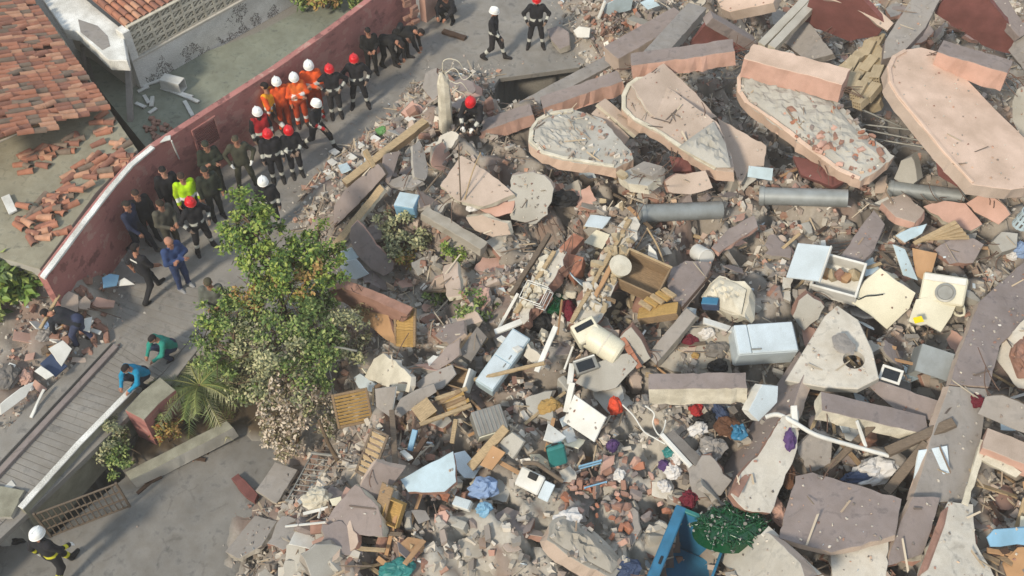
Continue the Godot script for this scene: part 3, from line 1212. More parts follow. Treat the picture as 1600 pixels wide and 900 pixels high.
func make_slabs():
	var o
	# --- rounded balcony slabs of the upper right ---
	o = slab("balcony_slab", "rounded balcony slab with grey broken top, leftmost of the fallen balconies", "slab", [826, 222, 828, 202, 838, 187, 858, 176, 895, 171, 940, 185, 985, 236, 990, 248, 962, 262, 930, 258, 880, 250, 845, 240], [1.0, null, null, 1.15, null, null, null, null, 0.85], 0.32, "concrete", "peach", 0.03, "", 1.2)
	edge_kerb(o, [826, 222, 828, 202, 838, 187, 858, 176, 895, 171, 940, 185, 985, 236, 990, 248, 962, 262, 930, 258, 880, 250, 845, 240], [1.0, null, null, 1.15, null, null, null, null, 0.85], -4, 4, "cream")
	crust(o, [834, 220, 836, 203, 846, 190, 862, 181, 894, 177, 934, 190, 975, 236, 955, 252, 930, 248, 880, 240, 850, 231], [1.01, null, null, 1.16, null, null, null, null, 0.86], 0.1, "concrete")
	o = slab("balcony_slab", "rounded balcony slab under the broken beige panel, second from the street", "slab", [972, 170, 972, 150, 980, 133, 995, 122, 1020, 120, 1062, 150, 1120, 190, 1142, 240, 1146, 268, 1120, 266, 1088, 248, 1030, 210, 990, 188], [1.3, null, null, null, 1.45, null, null, null, 0.95], 0.32, "beige", "peach", 0.03, "", 0.5)
	edge_kerb(o, [972, 170, 972, 150, 980, 133, 995, 122, 1020, 120, 1062, 150, 1120, 190, 1142, 240, 1146, 268, 1120, 266, 1088, 248, 1030, 210, 990, 188], [1.3, null, null, null, 1.45, null, null, null, 0.95], -4, 4, "cream")
	crust(o, [1070, 222, 1115, 190, 1134, 225, 1142, 262, 1120, 262, 1090, 246, 1060, 230], [1.15, null, null, null, 0.98, null, 1.15], 0.16, "concrete", "broken_end")
	slab("beige_slab", "flat beige render panel lying on the second balcony slab", "panel", [988, 132, 1038, 98, 1078, 138, 1120, 182, 1092, 190, 1067, 222, 1040, 195, 1012, 172], [1.55, 1.75, null, 1.3], 0.07, "beige", "plaster", 0.025, "", 0.15)
	slab("beige_slab", "tall beige panel leaning beside the blue board below the second balcony", "panel", [1121, 184, 1197, 228, 1194, 258, 1168, 268, 1156, 288, 1146, 264, 1132, 222], [1.35, 1.0, null, null, 0.35], 0.1, "beige", "plaster", 0.02, "", 0.15)
	o = slab("balcony_slab", "long rounded balcony slab heaped with red brick rubble", "slab", [1152, 142, 1152, 122, 1162, 108, 1182, 104, 1210, 112, 1250, 130, 1305, 152, 1345, 200, 1398, 245, 1345, 282, 1312, 268, 1262, 232, 1200, 186, 1164, 160], [null, 1.55, null, null, null, null, 1.45, null, null, 0.9], 0.33, "concrete", "peach", 0.03, "", 1.2)
	edge_kerb(o, [1152, 142, 1152, 122, 1162, 108, 1182, 104, 1210, 112, 1250, 130, 1305, 152, 1345, 200, 1398, 245, 1345, 282, 1312, 268, 1262, 232, 1200, 186, 1164, 160], [null, 1.55, null, null, null, null, 1.45, null, null, 0.9], -5, 3, "peach")
	crust(o, [1162, 140, 1163, 122, 1172, 113, 1210, 120, 1250, 138, 1300, 160, 1338, 205, 1388, 245, 1345, 272, 1312, 258, 1262, 222, 1200, 176, 1172, 156], [null, 1.56, null, null, null, 1.46, null, null, 0.91], 0.1, "concrete")
	brick_heap(1285, 198, 1.5, 62, 40, 58, "broken red brick on the long rounded balcony slab", "bricks on the long balcony")
	brick_heap(1345, 246, 1.1, 36, 24, 30, "broken red brick at the low end of the long balcony slab", "bricks at the low balcony end")
	o = slab("balcony_slab", "huge peach painted balcony slab tilted towards the street", "slab", [1388, 128, 1386, 105, 1394, 88, 1412, 78, 1440, 74, 1475, 84, 1510, 124, 1560, 176, 1610, 225, 1625, 290, 1580, 296, 1520, 288, 1475, 240, 1430, 186, 1402, 152], [null, 1.9, null, null, 2.1, null, null, null, null, 1.25], 0.3, "peach", "beige", 0.012, "", 0.12)
	edge_kerb(o, [1388, 128, 1386, 105, 1394, 88, 1412, 78, 1440, 74, 1475, 84, 1510, 124, 1560, 176, 1610, 225, 1625, 290, 1580, 296, 1520, 288, 1475, 240, 1430, 186, 1402, 152], [null, 1.9, null, null, 2.1, null, null, null, null, 1.25], -4, 3, "peach")
	slab("balcony_slab", "rounded balcony slab cut by the right picture edge", "slab", [1583, 190, 1582, 160, 1590, 140, 1612, 128, 1660, 150, 1680, 240, 1620, 230, 1596, 214], [1.0, null, 1.5, 1.8, null, 1.2], 0.4, "concrete", "beige", 0.01, "", 0.5)
	# --- parapet beams with salmon fronts ---
	parapet("short salmon parapet beam at the edge of the dark hole", 745, 198, 1.15, 830, 170, 1.5, 0.42, 0.38, "mauve", true)
	parapet("salmon parapet beam behind the leftmost balcony slab", 846, 160, 1.6, 968, 118, 2.1, 0.42, 0.42, "mauve", true)
	parapet("salmon parapet beam behind the broken beige panel", 986, 93, 1.7, 1146, 70, 2.2, 0.46, 0.42)
	parapet("thick pink parapet beam lying across the brick heaped balcony", 1170, 80, 2.15, 1322, 120, 2.0, 0.62, 0.5, "peach")  # peach top: sunlight on this beam is painted into its colour
	parapet("pink parapet beam behind the huge peach slab", 1470, 72, 2.3, 1578, 104, 2.2, 0.5, 0.5)
	# --- beams and slabs of the upper edge ---
	beam("concrete_beam", "long dark grey beam lying along the black hole by the street", "beam", 764, 194, 0.5, 962, 88, 0.6, 0.4, 0.34, "grey", "grey", 0.012, "", 0.0, true)
	beam("concrete_beam", "brown beam with a beige side beyond the grey beam", "beam", 955, 82, 0.85, 1064, 20, 1.0, 0.62, 0.5, "mauve", "beige", 0.012)
	beam("concrete_beam", "pale grey beam leaning above the beige panel", "beam", 1016, 90, 1.5, 1090, 8, 1.4, 0.5, 0.3, "grey", "concrete", 0.01)
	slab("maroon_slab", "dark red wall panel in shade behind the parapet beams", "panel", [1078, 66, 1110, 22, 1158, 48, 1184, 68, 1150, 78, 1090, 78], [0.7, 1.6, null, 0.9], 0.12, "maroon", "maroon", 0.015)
	beam("concrete_beam", "brown beam edging the dark red panel", "beam", 1112, 22, 1.75, 1180, 62, 1.3, 0.3, 0.26, "mauve", "", 0.012)
	slab("peach_slab", "peach slab at the top edge above the dark red panel", "slab", [1118, -12, 1216, -14, 1208, 4, 1140, 18, 1126, 12], [1.5, 1.6, null, 1.3], 0.3, "peach", "beige", 0.01)
	for e in [[1190, 68, 1262, -6], [1206, 72, 1276, -2]]:
		beam("pale_beam", "long pale beam of the parallel pair above the pink parapet", "beam", e[0], e[1], 1.5, e[2], e[3], 1.7, 0.2, 0.18, "concrete", "cream", 0.006, "parallel pale beams")
	slab("grey_slab", "shaded grey slab beneath the parallel pale beams", "slab", [1214, 58, 1256, 26, 1302, 84, 1262, 94], [1.0, 1.3, null, 0.9], 0.2, "grey", "", 0.02)
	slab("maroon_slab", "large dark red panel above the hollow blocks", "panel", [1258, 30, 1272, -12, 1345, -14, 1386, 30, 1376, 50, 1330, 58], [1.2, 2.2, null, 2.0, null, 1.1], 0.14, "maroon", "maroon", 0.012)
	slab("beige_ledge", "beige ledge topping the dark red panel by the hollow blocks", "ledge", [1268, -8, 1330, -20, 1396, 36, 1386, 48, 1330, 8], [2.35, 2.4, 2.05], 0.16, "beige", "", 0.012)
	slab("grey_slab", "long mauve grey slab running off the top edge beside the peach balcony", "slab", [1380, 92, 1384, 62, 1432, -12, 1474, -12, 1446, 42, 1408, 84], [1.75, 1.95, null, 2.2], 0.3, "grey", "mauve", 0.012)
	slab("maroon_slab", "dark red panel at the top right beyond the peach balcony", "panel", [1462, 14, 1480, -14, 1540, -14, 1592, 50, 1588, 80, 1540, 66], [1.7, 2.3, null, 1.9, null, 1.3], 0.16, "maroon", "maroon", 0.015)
	slab("mauve_ledge", "mauve ledge along the top of the top right red panel", "ledge", [1528, -14, 1566, -16, 1606, 50, 1594, 58], [2.35, 2.4, 2.0], 0.2, "mauve", "", 0.012)
	slab("grey_slab", "grey slab corner at the right edge near the top", "slab", [1576, 78, 1600, 40, 1640, 50, 1640, 120, 1602, 112], [1.6, 1.9, null, null, 1.5], 0.2, "grey", "", 0.02)
	slab("step_plank", "upper beige stair tread between the first two balconies", "tread", [934, 162, 946, 154, 1004, 202, 994, 212], [1.2, 1.25, 0.95], 0.16, "beige", "cream", 0.008)
	slab("step_plank", "lower beige stair tread between the first two balconies", "tread", [924, 178, 934, 168, 984, 214, 976, 226], [1.0, 1.05, 0.85], 0.16, "beige", "cream", 0.008)
	slab("concrete_block", "flat grey block at the tip of the leftmost balcony slab", "block", [966, 272, 1002, 256, 1036, 264, 1030, 276, 1012, 290, 982, 286], [0.75, 0.85, null, null, 0.7], 0.22, "concrete", "cream", 0.015)
	slab("concrete_block", "smaller grey block lying on the flat grey block", "block", [986, 264, 1006, 252, 1036, 260, 1018, 274], [0.98, 1.04, 0.95], 0.15, "grey", "", 0.015)
	slab("maroon_chunk", "maroon painted chunk below the second balcony slab", "chunk", [1046, 244, 1076, 250, 1080, 266, 1052, 268], [0.6, null, 0.4, 0.4], 0.25, "maroon", "", 0.02)
	slab("pink_chunk", "pink rendered chunk in front of the flat grey block", "chunk", [1040, 284, 1060, 272, 1102, 268, 1112, 292, 1078, 304, 1044, 300], [0.6, null, 0.75, null, 0.55], 0.22, "beige", "salmon", 0.03)
	slab("blue_board", "small pale blue board beside the tall beige panel", "board", [1170, 260, 1208, 264, 1206, 282, 1168, 276], [0.9, 0.9, 0.72], 0.04, "paleblue", "white", 0.0)
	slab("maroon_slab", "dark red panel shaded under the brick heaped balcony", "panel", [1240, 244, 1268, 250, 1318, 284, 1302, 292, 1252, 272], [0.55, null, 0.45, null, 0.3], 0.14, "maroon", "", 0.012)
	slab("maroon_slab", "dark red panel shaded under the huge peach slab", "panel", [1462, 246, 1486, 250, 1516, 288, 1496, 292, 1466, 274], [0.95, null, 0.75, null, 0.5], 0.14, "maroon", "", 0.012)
	slab("grey_stone", "pointed grey stone between the two big balconies", "stone", [1398, 280, 1408, 252, 1424, 246, 1434, 284, 1416, 292], [0.5, 0.9, null, 0.5], 0.3, "concrete", "", 0.04)
	slab("pink_stone", "smooth pinkish lump lying on the brick heaped balcony", "stone", [1332, 206, 1344, 202, 1358, 214, 1356, 228, 1338, 230], [1.45, null, null, 1.25, 1.3], 0.2, "beige", "", 0.03)
	for e in [[1345, 194, 0.9, 1452, 206, 1.0], [1348, 202, 0.85, 1450, 222, 0.85], [1335, 166, 1.1, 1408, 198, 0.9], [1360, 216, 0.7, 1455, 232, 0.75]]:
		rod("metal_rod", "thin pale conduit rod between the two big balcony slabs", "rod", [[e[0], e[1], e[2]], [e[3], e[4], e[5]]], 0.022, 0.022, "steel", "conduit rods")
	# hollow ceramic floor blocks
	var st = begin()
	var c = Vector3(0.46, 0.2, 0.25)
	for k in 5:
		box(st, T(Vector3(0, 0, -0.1125 + k * 0.056)), Vector3(c.x, c.y, 0.018), 0.003)
	for k in 3:
		for j in 4:
			box(st, T(Vector3(0, -0.091 + k * 0.091, -0.0845 + j * 0.0563)), Vector3(c.x, 0.018, 0.038), 0.002)
	var hb = done(st, "hollow")
	var spots = [[1318, 118], [1330, 102], [1342, 90], [1356, 78], [1370, 66], [1330, 128], [1344, 114], [1358, 102], [1372, 90], [1342, 142], [1356, 128], [1370, 116], [1348, 156], [1362, 144], [1376, 104]]
	for k in spots.size():
		var ob = obj("hollow_block", hb, null, Q(spots[k][0], spots[k][1], 1.35 + 0.08 * (k % 2)), Vector3(0.2 + rng.randfn(0, 0.1), -2.2 + rng.randfn(0, 0.12), rng.randfn(-0.25, 0.1)))
		tag(ob, "yellowish hollow ceramic block in the stack between the balconies", "block", "stacked hollow blocks")
	# support of broken floor below the hollow blocks
	slab("floor_fragment", "broken ribbed floor fragment under the hollow blocks", "fragment", [1302, 112, 1360, 58, 1392, 96, 1372, 160, 1340, 162], [1.15, 1.4, null, 1.0], 0.3, "hollow", "", 0.05)
	# --- column stump with curled bars ---
	o = thing("column_stump", "broken yellowish column stump with curled bars beside the street", "column", Q(697, 192, 0.0))
	var stv = begin()
	var rings = []
	for i in 12:
		var rg = []
		var y = -0.2 + i * 0.165
		for k in 9:
			var an = TAU * k / 9.0
			var sq = 0.2 / maxf(absf(cos(an)), absf(sin(an))) * 0.9
			var rr = lerpf(0.2, sq, 0.5) * (1.0 - 0.02 * i) * rng.randf_range(0.9, 1.06) * (1.0 if i < 10 else (0.75 if i == 10 else 0.3))
			rg.append(Vector3(cos(an) * rr, y + (rng.randf_range(-0.1, 0.05) if i > 9 else 0.0), sin(an) * rr))
		rings.append(rg)
	for i in 11:
		for k in 9:
			quad(stv, rings[i][k], rings[i][(k + 1) % 9], rings[i + 1][(k + 1) % 9], rings[i + 1][k], rings[i][k] - Vector3(0, rings[i][k].y - 0.03, 0))
	obj("shaft", done(stv, "cream"), o)
	for e in [[Vector3(0, 1.6, 0), Vector3(0.05, 1.95, 0.0), Vector3(0.35, 1.95, 0.0), Vector3(0.5, 1.7, 0)], [Vector3(0.05, 1.55, 0), Vector3(0.3, 1.7, 0), Vector3(0.5, 1.45, 0.1), Vector3(0.75, 1.6, 0)], [Vector3(0.1, 1.4, 0), Vector3(0.3, 1.3, 0.05), Vector3(0.45, 1.35, 0.1), Vector3(0.6, 1.1, 0.1)], [Vector3(0.1, 1.2, 0), Vector3(0.35, 1.05, 0.05), Vector3(0.5, 1.0, 0.1), Vector3(0.55, 0.8, 0.1)]]:
		var s2 = begin()
		var cv = Curve3D.new()
		for i in 4:
			var tg = (e[mini(i + 1, 3)] - e[maxi(i - 1, 0)]) / 5.0
			cv.add_point(e[i], -tg, tg)
		cv.bake_interval = 0.05
		tube(s2, Array(cv.get_baked_points()), 0.014, 0.012, 5)
		obj("reinforcing_bar", done(s2, "cream"), o)

# raised broken kerb along the first points of a balcony outline
func edge_kerb(o, px: Array, hs: Array, first: int, last: int, m):
	var pn = plane_points(px, hs)
	var st = begin()
	var mid = Vector3.ZERO
	for p in pn[0]:
		mid += p / pn[0].size()
	var n = pn[0].size()
	for k in range(first, last):
		var p0 = pn[0][posmod(k, n)]
		var p1 = pn[0][posmod(k + 1, n)]
		var steps = maxi(1, int(p0.distance_to(p1) / 0.22))
		for i in steps:
			var a = p0.lerp(p1, float(i) / steps) - o.position
			var b = p0.lerp(p1, float(i + 1) / steps) - o.position
			var inw = (mid - o.position - (a + b) * 0.5).normalized()
			a += inw * 0.05
			b += inw * 0.05
			var d = (b - a).normalized()
			var bs = Basis(d, pn[1], d.cross(pn[1]))
			box(st, Transform3D(bs, (a + b) * 0.5 + pn[1] * 0.015), Vector3(a.distance_to(b) + 0.02, rng.randf_range(0.05, 0.08), rng.randf_range(0.07, 0.11)), 0.012)
	obj("edge_kerb", done(st, m), o)

func parapet(label, u0, v0, h0, u1, v1, h1, w, t, mt = "mauve", from_street = false):
	var o = beam("parapet_beam", label, "beam", u0, v0, h0, u1, v1, h1, w, t, mt, "salmon", 0.028, "", 0.0, from_street)
	var p0 = P(u0, v0, h0) if from_street else Q(u0, v0, h0)
	var p1 = P(u1, v1, h1) if from_street else Q(u1, v1, h1)
	rebars(o, p1 - Vector3(0, t * 0.5, 0), 5, 0.12, 0.4, (p1 - p0).normalized())
	rebars(o, p0 - Vector3(0, t * 0.5, 0), 3, 0.1, 0.3, (p0 - p1).normalized())

func brick_heap(u, v, dh, su, sv, count, label, group, m = "brick"):
	for k in count:
		var uu = u + rng.randfn(0, su * 0.5)
		var vv = v + rng.randfn(0, sv * 0.5)
		var pt = Q(uu, vv, 0.0)
		var p = Q(uu, vv, dh)
		var best = -9.0
		for t in tops:
			if Geometry2D.is_point_in_polygon(Vector2(p.x, p.z), t.poly):
				best = maxf(best, t.at.y - (t.n.x * (p.x - t.at.x) + t.n.z * (p.z - t.at.z)) / t.n.y)
		if best > -5.0 and dh > 0.4:
			p.y = best + 0.06
		else:
			p.y = level(p.x, p.z) + 0.1
		var o = obj("broken_brick" if m == "brick" else "tile_chip", chunk_mesh((["brick", "brick", "terracotta", "salmon", "mauve"][rng.randi() % 5] if m == "brick" else m), rng.randi() % 4), null, p, Vector3(rng.randf() * 6.0, rng.randf() * 6.0, rng.randf() * 6.0))
		var s = exp(rng.randf_range(log(0.3), log(1.2)))
		o.scale = Vector3(0.24, 0.13, 0.15) * s
		tag(o, label, "brick", group)

# unit lump of broken masonry: a jittered chamfered box, shared between copies
func chunk_mesh(m, k) -> ArrayMesh:
	var key = "chunk_%s_%d" % [m if m is String else "c", k]
	if geo.has(key):
		return geo[key]
	var r = RandomNumberGenerator.new()
	r.seed = 300 + k * 17
	var dirs = []
	for i in 5:
		dirs.append(Vector3(r.randfn(), r.randfn(), r.randfn()).normalized())
	dirs.append_array([Vector3.UP, Vector3.DOWN, Vector3.LEFT, Vector3.RIGHT, Vector3.FORWARD, Vector3.BACK])
	# convex solid bounded by random planes, meshed from a cube-sphere pulled onto the planes
	var dist = []
	for d in dirs:
		dist.append(r.randf_range(0.36, 0.52))
	var st = begin()
	var n = 6
	var hit = func(d: Vector3):
		var t = 9.0
		for i in dirs.size():
			var c = d.dot(dirs[i])
			if c > 0.05:
				t = minf(t, dist[i] / c)
		return d * t
	for ax in 3:
		for s in [-1.0, 1.0]:
			for i in n:
				for j in n:
					var q = []
					for e in [[0, 0], [1, 0], [1, 1], [0, 1]]:
						var p = Vector3.ZERO
						p[ax] = s
						p[(ax + 1) % 3] = -1.0 + 2.0 * (i + e[0]) / n
						p[(ax + 2) % 3] = -1.0 + 2.0 * (j + e[1]) / n
						q.append(hit.call(p.normalized()))
					quad(st, q[0], q[1], q[2], q[3], q[0] + q[2])
	geo[key] = done(st, m)
	return geo[key]

# hollow cabinet: open on one face, with walls of real thickness
func open_box(root, size: Vector3, m, th = 0.03, open_side = "top"):
	var s = size
	var faces = {"bottom": [Vector3(0, th / 2, 0), Vector3(s.x, th, s.z)], "top": [Vector3(0, s.y - th / 2, 0), Vector3(s.x, th, s.z)],
		"side_panel": [Vector3(-s.x / 2 + th / 2, s.y / 2, 0), Vector3(th, s.y - 2 * th, s.z)], "end_panel": [Vector3(s.x / 2 - th / 2, s.y / 2, 0), Vector3(th, s.y - 2 * th, s.z)],
		"front_panel": [Vector3(0, s.y / 2, s.z / 2 - th / 2), Vector3(s.x - 2 * th, s.y - 2 * th, th)], "back_panel": [Vector3(0, s.y / 2, -s.z / 2 + th / 2), Vector3(s.x - 2 * th, s.y - 2 * th, th)]}
	var skip = {"top": "top", "front": "front_panel", "side": "end_panel"}.get(open_side, "")
	for k in faces:
		if k != skip:
			pbox(root, k, faces[k][0], faces[k][1], m)

func placed(called, label, category, u, v, dh, turn: Vector3, group = "") -> Node3D:
	return thing(called, label, category, Q(u, v, dh), turn, group)

# upright or leaning slatted shutter: frame and slats, local x wide, y tall
func shutter(called, label, u, v, dh, turn, wide, tall, slats, m, mf, category = "shutter"):
	var r = placed(called, label, category, u, v, dh, turn)
	for s in [-1.0, 1.0]:
		pbox(r, "stile", Vector3(s * (wide / 2 - 0.025), tall / 2, 0), Vector3(0.05, tall, 0.045), mf)
	pbox(r, "rail", Vector3(0, 0.025, 0), Vector3(wide - 0.1, 0.05, 0.04), mf)
	pbox(r, "rail", Vector3(0, tall - 0.025, 0), Vector3(wide - 0.1, 0.05, 0.04), mf)
	for k in slats:
		pbox(r, "slat", Vector3(0, 0.05 + (tall - 0.1) * (k + 0.5) / slats, 0), Vector3(wide - 0.09, (tall - 0.1) / slats * 0.8, 0.02), m, Vector3(0.35, 0, 0), 0.004)
	return r

func fridge(u, v, dh, turn):
	var r = placed("fridge", "pale blue white fridge lying on its back beside the dark hollow", "fridge", u, v, dh, turn)
	pbox(r, "body", Vector3(0, 0.3, 0), Vector3(1.2, 0.56, 0.62), "enamel", Vector3.ZERO, 0.03)
	pbox(r, "door", Vector3(0.12, 0.615, 0), Vector3(0.9, 0.06, 0.62), "enamel", Vector3.ZERO, 0.02)
	pbox(r, "freezer_door", Vector3(-0.47, 0.615, 0), Vector3(0.26, 0.06, 0.62), "enamel", Vector3.ZERO, 0.02)
	pbox(r, "handle", Vector3(-0.25, 0.665, 0.24), Vector3(0.2, 0.03, 0.03), "steel")
	pbox(r, "base_panel", Vector3(0.61, 0.3, 0), Vector3(0.02, 0.5, 0.56), "darkgrey")

func make_rubble_things():
	# ---- between the street and the pit ----
	beam("timber_post", "long pale timber post pointing at the column stump", "post", 538, 284, 0.75, 664, 187, 0.85, 0.2, 0.18, "palewood", "wood", 0.012)
	beam("timber_peg", "short wooden peg crossing the long pale timber post", "peg", 571, 234, 1.05, 585, 260, 0.85, 0.1, 0.1, "palewood")
	slab("brown_slab", "large mauve brown slab propped beside the long timber post", "slab", [522, 322, 540, 296, 590, 256, 602, 272, 560, 318, 521, 356], [0.4, null, 0.9, 0.9, null, 0.35], 0.12, "mauve", "greywood", 0.015)
	beam("timber_plank", "pale plank with a bright end below the large brown slab", "plank", 519, 388, 0.3, 597, 292, 0.7, 0.2, 0.12, "palewood", "cream", 0.012)
	slab("brown_slab", "small brown slab standing between timber post and grey slab", "slab", [598, 268, 600, 242, 626, 236, 618, 262, 608, 286], [0.7, null, 1.0, null, 0.6], 0.12, "mauve", "", 0.02)
	slab("grey_slab", "upright grey slab in front of the column stump", "slab", [645, 250, 645, 228, 656, 220, 664, 240, 669, 266, 664, 282, 648, 276], [0.9, null, 1.15, null, null, 0.5], 0.12, "grey", "concrete", 0.015)
	slab("grey_slab", "flat grey slab lying below the upright grey slab", "slab", [604, 284, 632, 272, 660, 283, 642, 293, 618, 292], [0.5, 0.6, 0.6], 0.1, "grey", "", 0.02)
	slab("beige_slab", "large beige triangular slab crossed by two thin sticks", "slab", [688, 290, 720, 243, 764, 270, 804, 303, 756, 322, 716, 314], [0.6, 1.15, null, 0.9], 0.14, "beige", "cream", 0.02)
	rod("thin_stick", "thin straight stick standing in front of the beige triangular slab", "stick", [[720, 320, 0.7], [718, 270, 1.3], [716, 222, 1.9]], 0.018, 0.012, "greywood")
	rod("thin_stick", "thin slanted stick crossing the beige triangular slab", "stick", [[726, 312, 0.8], [738, 270, 1.2], [751, 238, 1.6]], 0.018, 0.012, "palewood")
	rod("dark_stick", "dark stick pointing at the beige triangular slab from the pit", "stick", [[664, 300, 0.5], [692, 266, 0.8]], 0.025, 0.02, "greywood")
	lump("green_bag", "bright green bag at the rubble edge beside the street", "bag", 597, 206, 0.0, 0.2, 0.14, 0.14, "green")
	slab("blue_sheet", "pale blue white sheet at the rubble edge by the street", "sheet", [528, 258, 542, 254, 548, 264, 534, 271], [0.22, 0.24, 0.2], 0.02, "paleblue", "", 0.01)
	for e in [[522, 236, 0.1], [512, 268, 0.1], [548, 244, 0.05], [560, 225, 0.1], [585, 215, 0.08], [518, 252, 0.08], [640, 185, 0.1], [650, 205, 0.12]]:
		slab("white_tile_piece", "small white tile fragment at the rubble edge by the street", "tile", [e[0] - 8, e[1], e[0], e[1] - 5, e[0] + 9, e[1] + 1, e[0] + 1, e[1] + 6], [0.12, 0.14, 0.12], 0.03, "white", "", 0.008, "white tile fragments by the street")
	slab("concrete_piece", "rough concrete slab end with beige face near the black lump", "slab", [792, 322, 800, 274, 832, 268, 860, 284, 864, 304, 856, 334, 830, 352, 800, 342], [0.55, 1.0, null, null, null, 0.55], 0.25, "concrete", "beige", 0.04, "", 0.9)
	slab("pink_piece", "broken pink red rendered strip below the beige triangular slab", "strip", [748, 326, 772, 318, 804, 314, 800, 332, 772, 338], [0.55, null, 0.7, null, 0.5], 0.1, "salmon", "maroon", 0.015)
	slab("beige_piece", "beige slab fragment with ragged edges under the pink strip", "slab", [728, 340, 752, 336, 792, 350, 798, 366, 770, 370, 742, 360], [0.55, null, null, 0.5, null, 0.4], 0.12, "beige", "cream", 0.03)
	beam("brown_beam", "dust brown beam sloping into the pit beside the bush", "beam", 664, 328, 0.65, 756, 384, 0.45, 0.26, 0.22, "dust", "", 0.02)
	lump("white_bag", "crumpled white bag beside the pink red strip", "bag", 738, 324, 0.5, 0.14, 0.12, 0.16, "cloth_white")
	lump("black_lump", "low black lump behind the rough concrete slab end", "cloth", 880, 312, 0.15, 0.36, 0.22, 0.2, "black")  # low lump in one plain black
	# curved pink panel by the tree
	slab("curved_slab", "rounded mauve pink panel standing beside the grey green bush", "panel", [546, 372, 549, 356, 558, 346, 572, 360, 588, 384, 616, 412, 612, 424, 600, 431, 580, 420, 558, 398], [0.7, null, 1.0, null, null, 0.6], 0.1, "mauve", "salmon", 0.008, "", 0.1)
	o_box("drawer_box", "pale blue drawer unit behind the grey green bush", "drawer unit", 640, 328, 0.3, Vector3(0.1, -0.3, 0.1), Vector3(0.5, 0.34, 0.42), "skyblue", "paleblue")
	slab("pale_sheet", "crumpled pale blue sheet between tree and curved panel", "sheet", [524, 398, 548, 388, 560, 402, 538, 412], [0.35, 0.45, 0.4], 0.025, "paleblue", "", 0.012)
	slab("pale_sheet", "white blue sheet with a dark patch beside the curved panel", "sheet", [530, 412, 556, 405, 576, 428, 552, 438, 538, 432], [0.3, 0.42, 0.35], 0.025, "enamel", "", 0.012)
	# broken wall with the ochre shutter
	slab("brick_wall_piece", "toppled brown brick wall piece leaning on the tree", "wall piece", [522, 444, 545, 438, 600, 460, 645, 480, 642, 490, 606, 486, 560, 466, 532, 456], [0.9, null, null, 0.95, null, null, 0.7], 0.22, "wood", "brick", 0.03, "", 0.8)
	slab("plaster_face", "dusty tan plaster face below the toppled brick wall piece", "plaster", [528, 458, 604, 484, 618, 538, 600, 528, 566, 500], [0.65, 0.85, 0.3], 0.07, "cardboard", "brick", 0.02)
	ochre_shutter()
	slab("beige_chunk", "upright beige slab beside the pit near the green weeds", "slab", [692, 416, 714, 408, 718, 440, 720, 462, 698, 464], [0.9, 0.95, null, 0.45], 0.12, "beige", "cream", 0.02)
	slab("pink_chunk", "pink brick chunk left of the upright beige slab", "chunk", [668, 454, 680, 436, 692, 430, 694, 456], [0.4, null, 0.6, 0.35], 0.14, "beige", "salmon", 0.02)
	slab("mauve_slab", "small mauve slab above the cream slab at the pit mouth", "slab", [680, 524, 696, 508, 724, 500, 726, 520, 702, 538], [0.35, null, 0.55, null, 0.3], 0.1, "mauve", "beige", 0.02)
	slab("mauve_slab", "long mauve slab leaning beside the brown open box", "slab", [672, 572, 700, 540, 718, 530, 718, 554, 684, 580], [0.3, null, 0.75, null, 0.25], 0.1, "mauve", "beige", 0.02)
	slab("cream_slab", "large cream plaster slab below the ochre shutter", "slab", [570, 588, 584, 562, 598, 552, 622, 570, 642, 588, 638, 612, 606, 606], [0.35, null, 0.75, null, 0.7, 0.45], 0.12, "cream", "plaster", 0.03)
	slab("pale_sheet", "pale blue curved panel edge under the cream slab", "panel", [552, 590, 562, 584, 586, 600, 580, 612, 560, 606], [0.3, 0.35, 0.3], 0.06, "enamel", "", 0.006)
	slab("grey_board", "grey cabinet side lying left of the brown open box", "panel", [648, 600, 668, 585, 706, 570, 712, 584, 690, 606, 664, 614], [0.35, null, 0.6, null, 0.4], 0.05, "grey", "white", 0.0)
	var r = placed("wooden_box", "open brown box with a white frame amid pale panels", "box", 718, 592, 0.25, Vector3(0.5, -0.35, 0.1))
	open_box(r, Vector3(0.5, 0.34, 0.42), "wood", 0.03, "top")
	pbox(r, "white_edge", Vector3(0.28, 0.2, 0.0), Vector3(0.05, 0.4, 0.46), "white")
	slab("dark_shutter", "dark grey slatted panel right of the small mauve slab", "panel", [716, 552, 746, 510, 760, 526, 736, 564], [0.4, 0.8, 0.7], 0.05, "darkgrey", "", 0.0)
	var lk = placed("pale_cabinet", "long pale blue metal cabinet lying on the rubble", "cabinet", 786, 570, 0.3, Vector3(0.15, 1.0, 0.22))
	pbox(lk, "body", Vector3(0, 0.16, 0), Vector3(1.35, 0.3, 0.42), "paleblue", Vector3.ZERO, 0.015)
	for k in 2:
		pbox(lk, "door", Vector3(-0.33 + k * 0.66, 0.32, 0), Vector3(0.63, 0.02, 0.38), "enamel")
		pbox(lk, "handle", Vector3(-0.1 + k * 0.2, 0.345, 0.1), Vector3(0.1, 0.02, 0.02), "steel")
	# thin bent metal frame beside the bush
	rod("bent_post", "thin bent steel frame post standing beside the flowering bush", "post", [[530, 664, 0.2], [519, 600, 0.9], [511, 546, 1.5], [557, 548, 1.5]], 0.022, 0.022, "steel")
